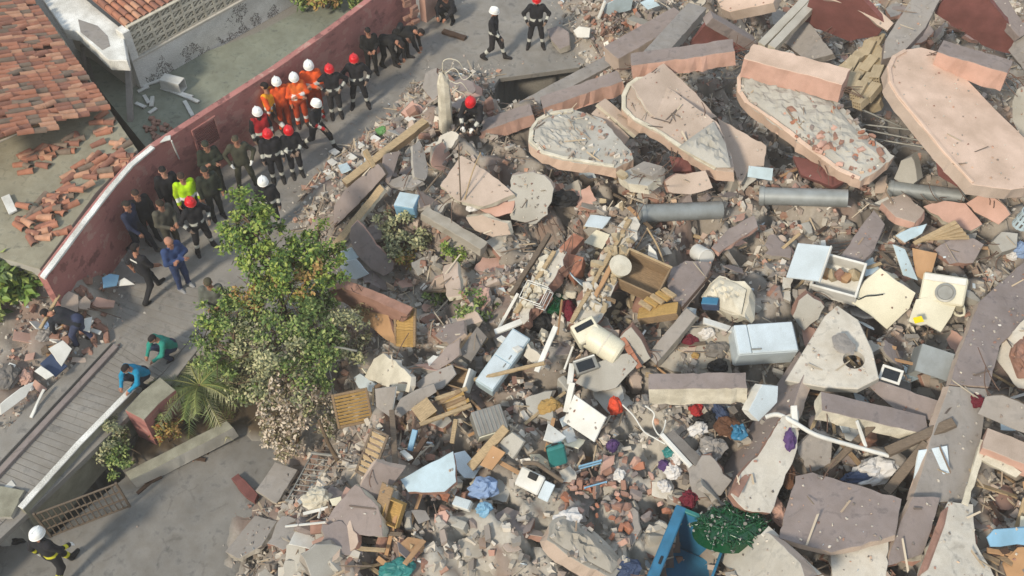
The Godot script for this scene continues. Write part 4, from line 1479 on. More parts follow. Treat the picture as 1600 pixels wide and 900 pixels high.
	# ---- broken brick strips ----
	for e in [["ragged cream brick wall strip beside the wire crate", [800, 496, 816, 462, 846, 412, 872, 388, 884, 394, 868, 430, 840, 470, 818, 504], [0.6, null, null, 0.8, null, 0.7]], ["long cream broken wall strip rising to a pale point", [892, 504, 912, 452, 946, 388, 978, 344, 993, 338, 996, 352, 984, 388, 968, 436, 946, 482, 924, 514], [0.6, null, null, null, 1.0, null, null, 0.85]]]:
		var w = slab("wall_strip", e[0], "wall piece", e[1], e[2], 0.3, "plaster", "brick", 0.07, "", 2.2)
		rebars(w, Q(e[1][8], e[1][9], e[2][0] + 0.2), 3, 0.1, 0.3, Vector3(0.3, 0.3, -0.5))
	brick_heap(842, 448, 0.6, 34, 66, 60, "chip of cream tile on or beside the ragged wall strip by the wire crate", "tile chips on the ragged strip", "cream")
	brick_heap(950, 420, 0.6, 50, 100, 90, "chip of cream tile on or beside the long broken wall strip", "tile chips on the long strip", "hollow")
	brick_heap(925, 480, 0.6, 24, 34, 26, "pale block chip at the foot of the long broken wall strip", "chips at the strip foot", "plaster")
	for q in [["pale edging lath along the left side of the long broken wall strip", 893, 502, 0.75, 984, 342, 1.12, "palewood"], ["broken lath across the middle of the long broken wall strip", 918, 452, 0.9, 962, 470, 0.85, "wood"], ["tan lath lying up the long broken wall strip", 930, 462, 0.95, 956, 412, 1.0, "cardboard"], ["pale edging lath along the ragged cream wall strip", 806, 488, 0.72, 866, 392, 0.9, "palewood"]]:
		beam("edging_lath", q[0], "lath", q[1], q[2], q[3], q[4], q[5], q[6], 0.07, 0.06, q[7], "", 0.01)
	wire_crate()
	beam("orange_beam", "red brown beam beside the first broken wall strip", "beam", 838, 440, 0.55, 904, 368, 0.75, 0.26, 0.2, "terracotta", "brick", 0.015)
	slab("terracotta_block", "orange clay block under the red brown beam", "block", [872, 412, 886, 396, 912, 402, 908, 420, 896, 434], [0.4, 0.5, null, null, 0.3], 0.25, "terracotta", "", 0.012)
	beam("grey_pole", "dark pole leaning left of the first broken wall strip", "pole", 800, 458, 0.35, 858, 364, 0.7, 0.09, 0.09, "greywood")
	var bk = placed("cream_pot", "round cream pot standing on the long broken wall strip", "pot", 963, 424, 0.75, Vector3(0.3, 0, -0.2))
	var st = begin()
	lathe(st, T(Vector3.ZERO), [[0.0, 0.0], [0.16, 0.0], [0.19, 0.05], [0.215, 0.26], [0.225, 0.3], [0.2, 0.3], [0.18, 0.1], [0.0, 0.08]], 20)
	obj("pot_body", done(st, "ivory"), bk)
	st = begin()
	lathe(st, T(Vector3(0, 0.28, 0)), [[0.2, 0.0], [0.235, 0.0], [0.235, 0.03], [0.0, 0.05]], 20)
	obj("lid", done(st, "cream"), bk)
	var cb = placed("open_cabinet", "open wooden cabinet with dark inside next to the cream pot", "cabinet", 1002, 440, 0.4, Vector3(0.25, -0.5, -0.1))
	open_box(cb, Vector3(0.95, 0.45, 0.72), "wood", 0.035, "top")
	pbox(cb, "rim_strip", Vector3(0, 0.46, -0.36), Vector3(0.98, 0.03, 0.05), "palewood")
	pbox(cb, "rim_strip", Vector3(-0.48, 0.46, 0), Vector3(0.05, 0.03, 0.72), "palewood")
	for k in 5:
		beam("loose_lath", "pale wooden slat of the loose bundle in the open cabinet", "slat", 1000 + k * 9, 470 - k * 5, 0.75, 1018 + k * 9, 482 - k * 5, 0.7, 0.1, 0.05, "ochre" if k % 2 else "palewood", "", 0.004, "slats in the open cabinet")
	beam("wood_log", "thick orange brown wood block below the loose slats", "wood block", 997, 489, 0.55, 1058, 480, 0.55, 0.28, 0.2, "ochre", "wood", 0.008)
	oven()
	var hw = placed("water_heater", "dented cream water heater drum below the long wall strip", "water heater", 944, 538, 0.42, Vector3(0.2, -0.6, 1.35))
	st = begin()
	lathe(st, T(Vector3(0, -0.35, 0)), [[0.0, -0.04], [0.16, -0.03], [0.25, 0.0], [0.27, 0.06], [0.27, 0.66], [0.25, 0.72], [0.0, 0.76]], 24)
	obj("drum", done(st, "ivory"), hw)
	st = begin()
	lathe(st, T(Vector3(0, 0.0, 0)), [[0.272, -0.02], [0.28, 0.0], [0.272, 0.02]], 24)
	obj("seam_ring", done(st, "cream"), hw)
	var rd = placed("stereo", "small dark fronted stereo beside the cream oven", "stereo", 914, 576, 0.3, Vector3(0.3, 0.35, 0.1))
	pbox(rd, "case", Vector3(0, 0.15, 0), Vector3(0.46, 0.3, 0.3), "steel", Vector3.ZERO, 0.015)
	pbox(rd, "screen", Vector3(-0.02, 0.305, 0.02), Vector3(0.34, 0.02, 0.2), "glass_dark")
	pbox(rd, "trim", Vector3(0, 0.305, -0.12), Vector3(0.44, 0.018, 0.03), "white")
	slab("pale_slab", "pale grey green slab pointing at the red cored chunk", "slab", [900, 598, 912, 582, 936, 566, 982, 552, 996, 568, 962, 606, 930, 612], [0.4, null, null, 0.65, null, 0.4], 0.16, "concrete", "beige", 0.012)
	var rc = slab("brick_core_chunk", "concrete chunk showing a red hollow brick core", "chunk", [968, 528, 986, 512, 1000, 530, 1016, 560, 998, 574, 982, 554], [0.6, 0.85, null, 0.6], 0.3, "concrete", "brick", 0.02)
	for k in 4:
		var at = Q(976 + k * 6.5, 535 + k * 11, 0.62) - rc.position
		pbox(rc, "brick", at, Vector3(0.12, 0.05, 0.2), "terracotta", Vector3(0.3, 0.5, 0.2), 0.006)
	beam("grey_beam", "grey beam sloping down to the pale grey green slab", "beam", 1018, 562, 0.4, 1080, 488, 0.65, 0.26, 0.2, "grey", "dust", 0.012)
	rod("thin_stick", "thin brown stick continuing the sloping grey beam", "stick", [[1066, 482, 0.6], [1112, 428, 0.8]], 0.03, 0.022, "darkwood")
	var wb = placed("white_bucket", "white plastic drum lying on its side in brick rubble", "drum", 1096, 398, 0.18, Vector3(1.1, 0.4, 0.0))
	st = begin()
	lathe(st, T(Vector3(0, -0.22, 0)), [[0.0, 0.0], [0.15, 0.0], [0.18, 0.02], [0.185, 0.4], [0.17, 0.44], [0.0, 0.45]], 22)
	obj("drum_body", done(st, "white"), wb)
	st = begin()
	lathe(st, T(Vector3(0, 0.2, 0)), [[0.186, 0.0], [0.195, 0.015], [0.186, 0.03]], 22)
	obj("rim", done(st, "white"), wb)
	slab("glass_pane", "white triangular board leaning under two crossed sticks", "board", [1010, 424, 1014, 382, 1024, 394, 1033, 430], [0.4, 0.85, null, 0.4], 0.03, "white", "", 0.0)
	rod("crossed_stick", "upper stick of the crossed pair above the cabinet", "stick", [[982, 408, 0.5], [1013, 355, 0.9]], 0.02, 0.016, "greywood")
	rod("crossed_stick", "longer stick of the crossed pair above the cabinet", "stick", [[1011, 356, 0.95], [1028, 386, 0.7], [1042, 425, 0.5]], 0.022, 0.018, "palewood")
	slab("mauve_slab", "large mauve floor slab right of the open cabinet", "slab", [1040, 424, 1072, 408, 1112, 410, 1098, 440, 1066, 480, 1046, 456], [0.45, null, 0.6, null, 0.4], 0.1, "mauve", "beige", 0.02)
	slab("mauve_slab", "tilted mauve slab above the white drum", "slab", [1112, 386, 1140, 356, 1178, 336, 1184, 354, 1150, 376, 1124, 394], [0.45, null, 0.8, 0.7], 0.12, "mauve", "salmon", 0.025)
	var cr = slab("cream_rubble_wall", "crumbling cream wall block left of the fridge", "wall piece", [1096, 464, 1108, 444, 1124, 430, 1150, 440, 1170, 452, 1162, 496, 1130, 486], [0.55, null, 0.85, null, 0.8, 0.5], 0.3, "cream", "cream", 0.05)
	crust(cr, [1098, 464, 1109, 446, 1124, 433, 1150, 443, 1166, 453, 1158, 492, 1130, 483], [0.56, null, 0.86, null, 0.81, 0.51], 0.16, "cream", "crumbled_face", 0.06)
	o_box("blue_can", "small blue plastic can in front of the crumbling cream wall", "can", 1112, 480, 0.35, Vector3(0.1, -0.3, 0.3), Vector3(0.34, 0.2, 0.18), "denim", "blue")
	fridge(1186, 548, 0.22, Vector3(0.22, 0.08, 0.0))
	slab("dark_floor", "dark dusty floor of the hollow between beam and fridge", "floor piece", [1032, 572, 1060, 520, 1110, 506, 1146, 522, 1144, 586, 1080, 590], [0.12, null, 0.16, null, 0.12], 0.08, "dust", "", 0.03, "", 1.6)
	parapet2("long cream fronted beam below the dark hollow", "beam", 1014, 596, 0.95, 1166, 594, 0.95, 0.34, 0.5, "mauve", "cream")
	for e in [["white crumpled shirt in the dark hollow", "shirt", 1105, 522, 0.25, 0.16, 0.1, "cloth_white"], ["maroon cloth in the dark hollow", "cloth", 1078, 534, 0.22, 0.18, 0.14, "wine"], ["grey blanket heap in the dark hollow near the fridge", "blanket", 1118, 548, 0.3, 0.24, 0.18, "darkgrey"], ["yellow rag in the dark hollow", "rag", 1086, 556, 0.12, 0.08, 0.06, "ochre"], ["black bag in the dark hollow at the fridge foot", "bag", 1122, 574, 0.25, 0.2, 0.15, "black"]]:
		lump(e[1] + "_heap" if e[1] == "cloth" else e[1], e[0], e[1], e[2], e[3], 0.08, e[5], e[6], e[4] * 0.7, e[7])
	beam("white_strip", "flat white strip above the dark hollow touching the fridge", "strip", 1100, 500, 0.6, 1150, 516, 0.6, 0.13, 0.04, "white", "", 0.0)
	# ---- pipes ----
	for e in [["grey drum pipe below the flat grey block", 998, 334, 1126, 328, 0.2, 0.3], ["fat pale grey pipe below the brick heaped balcony", 1186, 306, 1324, 310, 0.2, 0.42], ["grey pipe below the huge peach slab", 1388, 294, 1506, 308, 0.17, 0.5]]:
		var a = Q(e[1], e[2], e[6])
		var b = Q(e[3], e[4], e[6])
		var pr = thing("drain_pipe", e[0], "pipe", a)
		st = begin()
		tube(st, [Vector3.ZERO, b - a], e[5], e[5], 18, false)
		tube(st, [b - a, Vector3.ZERO], e[5] - 0.02, e[5] - 0.02, 18, false)
		obj("pipe_shell", done(st, "zinc"), pr)
		st = begin()
		tube(st, [(b - a) * 0.01, (b - a) * 0.06], e[5] + 0.025, e[5] + 0.025, 18)
		obj("collar", done(st, "zinc"), pr)

func o_box(called, label, category, u, v, dh, turn, size, m, m2):
	var r = placed(called, label, category, u, v, dh, turn)
	pbox(r, "case", Vector3(0, size.y / 2, 0), size, m, Vector3.ZERO, 0.015)
	pbox(r, "lid", Vector3(0, size.y + 0.012, 0), Vector3(size.x * 0.96, 0.024, size.z * 0.96), m2, Vector3.ZERO, 0.008)
	return r

func parapet2(label, category, u0, v0, h0, u1, v1, h1, w, t, mt, ms):
	return beam("fronted_beam", label, category, u0, v0, h0, u1, v1, h1, w, t, mt, ms, 0.015)

func ochre_shutter():
	# built along its own leaning plane between four corner points
	var a = Q(616, 540, 0.25)
	var b = Q(650, 542, 0.25)
	var t = Q(606, 480, 0.85)
	var x = (b - a).normalized()
	var y = (t - a)
	y = (y - x * y.dot(x))
	var tall = y.length()
	y = y.normalized()
	var r = thing("wooden_shutter", "ochre louvred door leaning under the toppled brick wall", "door", a)
	r.basis = Basis(x, y, x.cross(y))
	var wide = (b - a).length()
	for k in 2:
		pbox(r, "stile", Vector3(0.03 + k * (wide - 0.06), tall / 2, 0), Vector3(0.06, tall, 0.05), "wood")
	for f in [0.02, 0.46, 0.6, 0.98]:
		pbox(r, "rail", Vector3(wide / 2, tall * f, 0), Vector3(wide - 0.12, 0.06, 0.045), "ochre")
	for k in 9:
		pbox(r, "slat", Vector3(wide / 2, tall * (0.06 + 0.042 * k), 0), Vector3(wide - 0.12, 0.035, 0.02), "ochre", Vector3(0.5, 0, 0), 0.003)
	pbox(r, "panel", Vector3(wide / 2, tall * 0.53, -0.01), Vector3(wide - 0.12, tall * 0.1, 0.02), "ochre")
	pbox(r, "panel", Vector3(wide / 2, tall * 0.79, -0.01), Vector3(wide - 0.12, tall * 0.32, 0.02), "ochre")

func wire_crate():
	var r = placed("wire_crate", "white wire crate on the ragged cream wall strip", "crate", 842, 466, 0.62, Vector3(0.4, -0.5, 0.2))
	for y in [0.0, 0.16, 0.32]:
		for e in [[0, 0.2, 0.5, 0.016], [0, -0.2, 0.5, 0.016]]:
			pbox(r, "wire", Vector3(e[0], y, e[1]), Vector3(e[2], 0.016, e[3]), "white", Vector3.ZERO, 0.003)
		for s in [-0.25, 0.25]:
			pbox(r, "wire", Vector3(s, y, 0), Vector3(0.016, 0.016, 0.4), "white", Vector3.ZERO, 0.003)
	for x in [-0.25, 0.0, 0.25]:
		for z in [-0.2, 0.2]:
			pbox(r, "wire", Vector3(x, 0.16, z), Vector3(0.016, 0.32, 0.016), "white", Vector3.ZERO, 0.003)
	for x in [-0.12, 0.0, 0.12]:
		pbox(r, "wire", Vector3(x, 0.0, 0), Vector3(0.012, 0.012, 0.4), "white", Vector3.ZERO, 0.003)

func oven():
	var r = placed("oven", "cream oven with a dark slot standing beside the water heater", "oven", 916, 524, 0.3, Vector3(0.3, 0.5, 0.25))
	pbox(r, "body", Vector3(0, 0.22, 0), Vector3(0.5, 0.42, 0.42), "ivory", Vector3.ZERO, 0.02)
	pbox(r, "hob_slot", Vector3(0.0, 0.435, -0.08), Vector3(0.38, 0.02, 0.12), "glass_dark")
	pbox(r, "front_panel", Vector3(0, 0.22, 0.215), Vector3(0.46, 0.36, 0.02), "cream")
	for k in 3:
		pbox(r, "knob", Vector3(-0.15 + k * 0.15, 0.36, 0.235), Vector3(0.04, 0.04, 0.03), "darkgrey")

func make_more_things():
	var o
	var r
	var st
	# ---- right middle: kitchen things ----
	r = placed("open_fridge", "open white appliance shell lying with junk inside, pale blue lid up", "appliance", 1308, 442, 0.3, Vector3(0.35, -0.42, 0.1))
	open_box(r, Vector3(0.95, 0.5, 0.8), "white", 0.05, "top")
	var lid = pbox(r, "lid", Vector3(-0.62, 0.6, -0.02), Vector3(0.72, 0.05, 0.82), "enamel", Vector3(0, 0, 0.35), 0.02)
	pbox(lid, "edge_trim", Vector3(0.365, 0.0, 0), Vector3(0.03, 0.07, 0.84), "white")
	for k in 5:
		var j = obj("debris_lump", chunk_mesh(["cardboard", "hollow", "brick"][k % 3], k % 4), r, Vector3(-0.28 + 0.14 * k, 0.2, rng.randf_range(-0.2, 0.2)), Vector3(k, k * 2, 0))
		j.scale = Vector3(0.22, 0.2, 0.24)
	slab("white_board", "big bright cream white panel beside the open appliance", "panel", [1332, 474, 1352, 440, 1376, 420, 1402, 440, 1430, 458, 1420, 482, 1386, 514, 1360, 492], [0.5, null, 0.95, null, 0.85, null, 0.45], 0.06, "ivory", "plaster", 0.006, "", 0.05)
	rod("black_cable", "black cable lying on the big bright cream panel", "cable", [[1336, 464, 0.75], [1342, 468, 0.75], [1352, 463, 0.8], [1366, 462, 0.8], [1380, 460, 0.82]], 0.014, 0.014, "black")
	slab("white_board", "cream white door panel with a yellow sticker", "panel", [1432, 468, 1460, 462, 1498, 468, 1486, 494, 1470, 518, 1448, 506, 1438, 508, 1420, 502], [0.65, null, 0.85, null, 0.45], 0.06, "ivory", "white", 0.0, "", 0.03)
	slab("yellow_sticker", "small yellow sticker sheet at the door panel corner", "sticker", [1427, 497, 1440, 494, 1444, 502, 1430, 505], [0.72, 0.74, 0.66], 0.006, "yellow", "", 0.0, "", 0.0)
	r = placed("washing_machine", "white washing machine lying behind the door panel with the yellow sticker", "washing machine", 1474, 462, 0.35, Vector3(0.5, -0.3, 0.25))
	pbox(r, "case", Vector3(0, 0.28, 0), Vector3(0.85, 0.55, 0.6), "ivory", Vector3.ZERO, 0.03)
	pbox(r, "control_panel", Vector3(0.0, 0.57, -0.2), Vector3(0.8, 0.03, 0.14), "white")
	st = begin()
	lathe(st, T(Vector3(0.05, 0.555, 0.08)), [[0.2, 0.0], [0.2, 0.03], [0.16, 0.04], [0.14, 0.02], [0.0, 0.02]], 20)
	obj("door_ring", done(st, "steel"), r)
	rod("bent_tube", "bent cream frame tube at the washing machine end", "frame", [[1492, 470, 0.6], [1504, 476, 0.55], [1506, 492, 0.5], [1494, 492, 0.5], [1488, 482, 0.55]], 0.03, 0.03, "ivory")
	slab("pale_board", "narrow pale blue board standing above the door panel", "board", [1396, 382, 1414, 390, 1434, 438, 1412, 430], [0.95, 0.95, 0.6], 0.03, "paleblue", "white", 0.0)
	slab("pale_board", "torn pale blue board below the maroon slabs", "board", [1400, 368, 1424, 356, 1448, 350, 1440, 364, 1414, 378], [0.6, null, 0.75, 0.7], 0.03, "paleblue", "white", 0.012)
	slab("tan_sheet", "tan cardboard sheet between pale board and brown slab", "cardboard", [1426, 388, 1464, 396, 1456, 424, 1446, 440, 1432, 430], [0.8, 0.8, null, 0.55], 0.02, "cardboard", "", 0.006)
	slab("mauve_slab", "tall mauve slab leaning above the open appliance", "slab", [1312, 404, 1340, 362, 1366, 328, 1382, 350, 1366, 388, 1344, 414], [0.45, null, 0.9, null, null, 0.5], 0.12, "mauve", "", 0.015)
	slab("mauve_slab", "dark mauve slab behind the tan cardboard sheet", "slab", [1462, 390, 1486, 374, 1520, 372, 1538, 382, 1520, 410, 1484, 412], [0.6, null, 0.8, null, 0.5], 0.12, "mauve", "brick", 0.025)
	slab("pink_slab", "pinkish slab below the grey pipe under the peach balcony", "slab", [1378, 316, 1412, 302, 1444, 328, 1430, 348, 1400, 338], [0.5, 0.7, 0.65], 0.18, "beige", "salmon", 0.03)
	slab("maroon_slab", "brick red slab with pale edge below the peach balcony", "slab", [1444, 322, 1476, 314, 1508, 318, 1534, 350, 1516, 360, 1474, 344], [0.55, null, 0.75, 0.6], 0.16, "salmon", "cream", 0.03)
	slab("maroon_slab", "brick red slab farthest along under the peach balcony", "slab", [1508, 318, 1538, 300, 1562, 316, 1578, 334, 1560, 350, 1534, 336], [0.65, 0.95, null, 0.75], 0.16, "salmon", "beige", 0.03)
	for k in 5:
		beam("bent_plank", "curved pale plank in the fan above the dark mauve slab", "plank", 1428 + k * 3, 380 - k * 2, 0.62, 1494 + k * 5, 346 + k * 6, 0.8, 0.08, 0.03, "palewood", "", 0.006, "fan of pale planks")
	r = placed("laundry_basket", "light blue plastic basket at the right picture edge", "basket", 1596, 352, 0.25, Vector3(0.1, 0.2, -0.1))
	for k in 12:
		var a = TAU * k / 12
		pbox(r, "stave", Vector3(cos(a) * 0.22, 0.22, sin(a) * 0.17), Vector3(0.06, 0.44, 0.012), "paleblue", Vector3(0, -a + PI / 2, 0), 0.003)
	for y in [0.02, 0.2, 0.42]:
		st = begin()
		lathe(st, Transform3D(Basis.from_scale(Vector3(1, 1, 0.78)), Vector3(0, y, 0)), [[0.215, 0.0], [0.235, 0.0], [0.235, 0.04], [0.215, 0.04], [0.215, 0.0]], 24)
		obj("ring", done(st, "paleblue"), r)
	lump("lilac_cloth", "lilac cloth bundle below the light blue basket", "cloth", 1592, 392, 0.2, 0.18, 0.2, 0.2, "cloth_blue")
	lump("white_cloth", "white cloth bundle beside the lilac bundle", "cloth", 1580, 400, 0.15, 0.12, 0.12, 0.12, "cloth_white")
	slab("stone_block", "pale square block left of the light blue basket", "block", [1552, 376, 1566, 362, 1590, 366, 1588, 386, 1566, 394], [0.55, null, 0.65, null, 0.45], 0.3, "concrete", "", 0.025)
	# ---- long mauve strip on the right ----
	slab("long_strip_slab", "long mauve wall slab running from the right edge down the rubble", "slab", [1640, 385, 1600, 410, 1532, 470, 1498, 556, 1486, 600, 1545, 604, 1562, 540, 1600, 500, 1660, 470], [0.9, null, 0.95, null, 0.85, 0.75], 0.2, "mauve", "beige", 0.012, "", 0.25)
	slab("long_strip_slab", "grey lower piece continuing the long mauve wall slab", "slab", [1484, 604, 1543, 608, 1532, 690, 1512, 786, 1426, 780, 1440, 742, 1462, 664], [0.9, 0.9, null, null, 0.8], 0.2, "grey", "beige", 0.012, "", 0.3)
	beam("cream_edging", "thin cream edging strip along the grey lower wall piece", "strip", 1538, 688, 0.95, 1508, 788, 0.92, 0.1, 0.1, "cream", "", 0.012)
	o = slab("brick_box_wall", "broken wall corner with exposed red brick at the right edge", "wall piece", [1556, 560, 1568, 530, 1602, 498, 1640, 490, 1640, 610, 1590, 606], [0.8, null, 1.05, null, null, 0.75], 0.3, "plaster", "brick", 0.03)
	crust(o, [1570, 560, 1576, 540, 1602, 522, 1630, 520, 1630, 590, 1590, 592], [0.82, null, 1.03, null, null, 0.78], 0.2, "brick", "exposed_brick", 0.06)
	# ---- pale collapsed roof piece with a hole ----
	hole_slab()
	o = slab("brick_block", "pale block with red broken end left of the open appliance", "block", [1238, 494, 1250, 470, 1262, 460, 1288, 480, 1278, 498, 1256, 516], [0.55, null, 0.9, null, null, 0.5], 0.28, "concrete", "brick", 0.03)
	r = placed("grey_cabinet", "grey metal cabinet with a dark open side by the long mauve slab", "cabinet", 1446, 572, 0.25, Vector3(0.5, -0.4, -0.1))
	open_box(r, Vector3(0.62, 0.6, 0.55), "zinc", 0.03, "front")
	pbox(r, "shelf", Vector3(0, 0.3, -0.05), Vector3(0.55, 0.02, 0.4), "darkgrey")
	r = placed("small_monitor", "small white framed screen beside the grey metal cabinet", "monitor", 1392, 586, 0.4, Vector3(0.45, -0.45, 0.1))
	pbox(r, "screen", Vector3(0, 0.02, 0), Vector3(0.3, 0.025, 0.2), "glass_dark")
	for s in [[0, 0.125, 0.4, 0.05], [0, -0.125, 0.4, 0.05], [0.175, 0, 0.05, 0.2], [-0.175, 0, 0.05, 0.2]]:
		pbox(r, "bezel", Vector3(s[0], 0.025, s[1]), Vector3(s[2], 0.05, s[3]), "white")
	# ---- lower right ----
	slab("white_block", "pale white block at the end of the long cream fronted beam", "block", [1170, 642, 1192, 602, 1216, 604, 1214, 628, 1186, 658], [0.7, 0.9, null, null, 0.65], 0.25, "enamel", "white", 0.012)
	parapet2("cream ended mauve beam below the roof piece with the hole", "beam", 1284, 626, 0.85, 1448, 664, 0.85, 0.4, 0.32, "mauve", "cream")
	slab("mauve_slab", "flat mauve slab between the two cream ended beams", "slab", [1340, 590, 1376, 596, 1470, 628, 1462, 658, 1400, 640], [0.6, null, 0.6, null, 0.5], 0.14, "mauve", "", 0.02)
	slab("long_wall_slab", "long mauve wall slab slanting down to the green net", "slab", [1092, 806, 1134, 724, 1176, 660, 1212, 604, 1248, 548, 1262, 566, 1236, 642, 1200, 704, 1146, 792], [0.6, null, null, null, 0.5, null, 0.6], 0.24, "mauve", "beige", 0.012)
	o = slab("brick_edge_wall", "cream plaster wall piece with a red brick edge above the green net", "wall piece", [1142, 772, 1160, 738, 1190, 706, 1222, 652, 1248, 642, 1246, 700, 1218, 764, 1204, 802, 1164, 796], [0.8, null, null, 0.95, null, null, null, 0.8], 0.18, "plaster", "brick", 0.02)
	crust(o, [1142, 770, 1158, 738, 1188, 708, 1194, 712, 1172, 744, 1154, 778], [0.85, null, 0.95, null, 0.93, 0.86], 0.12, "brick", "brick_edge", 0.05)
	slab("mauve_slab", "largest flat mauve slab of the lower right", "slab", [1218, 840, 1230, 790, 1244, 744, 1270, 738, 1340, 758, 1408, 780, 1398, 836, 1344, 852, 1298, 862], [0.7, null, 1.0, null, null, 1.0, null, null, 0.65], 0.16, "mauve", "beige", 0.02, "", 0.15)
	slab("white_slab", "white plaster slab below the largest mauve slab", "slab", [1298, 862, 1340, 852, 1388, 844, 1384, 906, 1302, 910], [0.65, null, 0.7, 0.55], 0.14, "plaster", "", 0.02)
	slab("mauve_slab", "mauve panel beside the ragged brick edge at the bottom", "panel", [1386, 884, 1404, 826, 1428, 776, 1468, 778, 1456, 826, 1440, 866], [0.6, null, 0.95, null, null, 0.65], 0.14, "mauve", "beige", 0.015)
	o = slab("cream_slab", "tall cream wall slab with a ragged brick edge at the bottom", "slab", [1436, 905, 1460, 840, 1482, 784, 1520, 788, 1524, 848, 1560, 910], [0.7, null, 1.0, null, null, 0.75], 0.2, "plaster", "cream", 0.02)
	crust(o, [1432, 902, 1450, 856, 1470, 800, 1482, 790, 1476, 820, 1450, 890], [0.73, null, null, 1.0, null, 0.75], 0.14, "brick", "brick_edge", 0.05)
	slab("pale_tile_sheet", "pale blue white sheet lying on the grey wall piece", "sheet", [1428, 748, 1436, 704, 1480, 697, 1484, 738, 1458, 744], [0.95, 1.05, 1.05], 0.04, "enamel", "white", 0.008)
	rod("white_cable", "long white pipe winding past the purple cloth", "pipe", [[1196, 652, 0.8], [1216, 648, 0.85], [1244, 662, 0.85], [1276, 680, 0.85], [1330, 696, 0.8], [1388, 712, 0.75]], 0.045, 0.04, "white")
	lump("purple_cloth", "purple cloth hanging over the white pipe", "cloth", 1231, 690, 0.75, 0.15, 0.24, 0.25, "purple")
	lump("brown_fur", "brown furry coat below the purple cloth", "coat", 1226, 738, 0.55, 0.16, 0.32, 0.25, "fur", 0.1)
	lump("pink_cloth", "faded pink cloth below the brown furry coat", "cloth", 1216, 800, 0.5, 0.14, 0.28, 0.16, "salmon", 0.2)
	lump("dark_garment", "dark garment between brown coat and pink cloth", "garment", 1222, 768, 0.5, 0.13, 0.16, 0.16, "black")
	for e in [["brown stick crossing behind the purple cloth", 1288, 736, 0.5, 1364, 664, 0.9, 0.1], ["grey post lying under the pale sheet", 1386, 704, 0.8, 1490, 658, 1.0, 0.16], ["grey post slanting into the dark gap by the largest mauve slab", 1386, 768, 0.6, 1448, 692, 1.0, 0.15], ["thin white stick standing below the cream ended beam", 1340, 658, 0.95, 1354, 698, 0.7, 0.045], ["white board upright beside the purple cloth", 1241, 634, 0.95, 1243, 668, 0.8, 0.1]]:
		beam("loose_stick", e[0], "stick", e[1], e[2], e[3], e[4], e[5], e[6], e[7], e[7] * 0.7, "white" if "white" in e[0] else "greywood", "", 0.006)
	slab("grey_slab", "grey dusty slab behind the winding white pipe", "slab", [1246, 700, 1272, 672, 1300, 690, 1296, 728, 1262, 738], [0.45, 0.65, null, 0.5], 0.12, "grey", "", 0.02)
	lump("white_sheet_heap", "heap of white bed sheets beside the largest mauve slab", "bedding", 1364, 736, 0.3, 0.42, 0.26, 0.25, "cloth_white", 0.4, 0.5)
	lump("blue_cloth", "blue cloth strip at the top of the largest mauve slab", "cloth", 1342, 746, 0.4, 0.3, 0.1, 0.12, "denim", 0.1)
	lump("rounded_bolster", "pale grey bolster under the grey post", "bolster", 1390, 716, 0.4, 0.4, 0.16, 0.2, "grey", -0.5, 0.1)
	parapet2("peach sided beam at the right edge above the blue tarp", "beam", 1540, 684, 1.1, 1640, 722, 1.1, 0.46, 0.34, "beige", "salmon")
	slab("grey_plank_slab", "grey slab with a wood edge above the peach sided beam", "slab", [1528, 646, 1540, 620, 1566, 618, 1640, 650, 1640, 690, 1570, 664], [0.95, 1.1, null, null, null, 1.0], 0.2, "grey", "wood", 0.015)
	lump("dark_red_cloth", "dark red cloth bundle beside the grey plank slab", "cloth", 1524, 628, 0.7, 0.16, 0.14, 0.16, "wine")
	slab("cream_ledge", "pale ledge piece below the peach sided beam", "ledge", [1534, 718, 1546, 706, 1596, 738, 1588, 746], [0.95, 1.0, 0.95], 0.1, "cream", "", 0.015)
	slab("blue_tarp", "sky blue sheet at the lower right picture edge", "sheet", [1542, 840, 1554, 828, 1610, 824, 1640, 826, 1640, 852, 1590, 850, 1548, 854], [0.7, 0.8, null, null, null, 0.72], 0.05, "skyblue", "", 0.012)
	for k in 9:
		beam("broken_plank", "splintered brown plank below the sky blue sheet", "plank", 1536 + k * 7, 862 + rng.randf_range(-6, 10), 0.5, 1562 + k * 7, 884 + rng.randf_range(-26, 10), 0.55, 0.09, 0.035, ["wood", "cardboard", "darkwood"][k % 3], "", 0.01, "splintered planks below the blue sheet")
	slab("cardboard_piece", "brown panel at the bottom right corner", "panel", [1566, 880, 1590, 856, 1640, 852, 1640, 920, 1580, 920], [0.45, 0.6, null, null, 0.4], 0.05, "cardboard", "wood", 0.01)
	beam("white_board", "thin white grooved board at the bottom edge", "board", 1196, 828, 0.75, 1282, 906, 0.6, 0.2, 0.05, "plaster", "white", 0.004)
	slab("pink_edge_slab", "pink edged slab under the green net at the bottom", "slab", [1112, 866, 1150, 846, 1200, 832, 1250, 880, 1262, 920, 1180, 920], [0.6, null, 0.8, null, null, 0.5], 0.3, "plaster", "beige", 0.015)
	green_net()
	blue_skip()
	# ---- lower middle ----
	slab("white_board", "large white square board above the teal suitcase", "board", [880, 658, 897, 617, 946, 652, 928, 690], [0.4, 0.75, 0.75], 0.04, "white", "", 0.0)
	beam("white_strip", "narrow white strip standing behind the large white board", "strip", 884, 644, 0.5, 894, 598, 0.85, 0.1, 0.04, "white", "", 0.0)
	slab("white_shard", "pointed white shard left of the large white board", "shard", [850, 686, 857, 662, 884, 682, 872, 694], [0.35, 0.5, 0.45], 0.03, "white", "", 0.006)
	slab("white_shard", "small white shard touching the large white board", "shard", [880, 674, 894, 666, 902, 688, 888, 692], [0.4, 0.45, 0.4], 0.03, "white", "", 0.006)
	lump("yellow_bag", "yellow sack tied with string near the white boards", "sack", 858, 637, 0.2, 0.24, 0.17, 0.18, "ochre", 0.3)
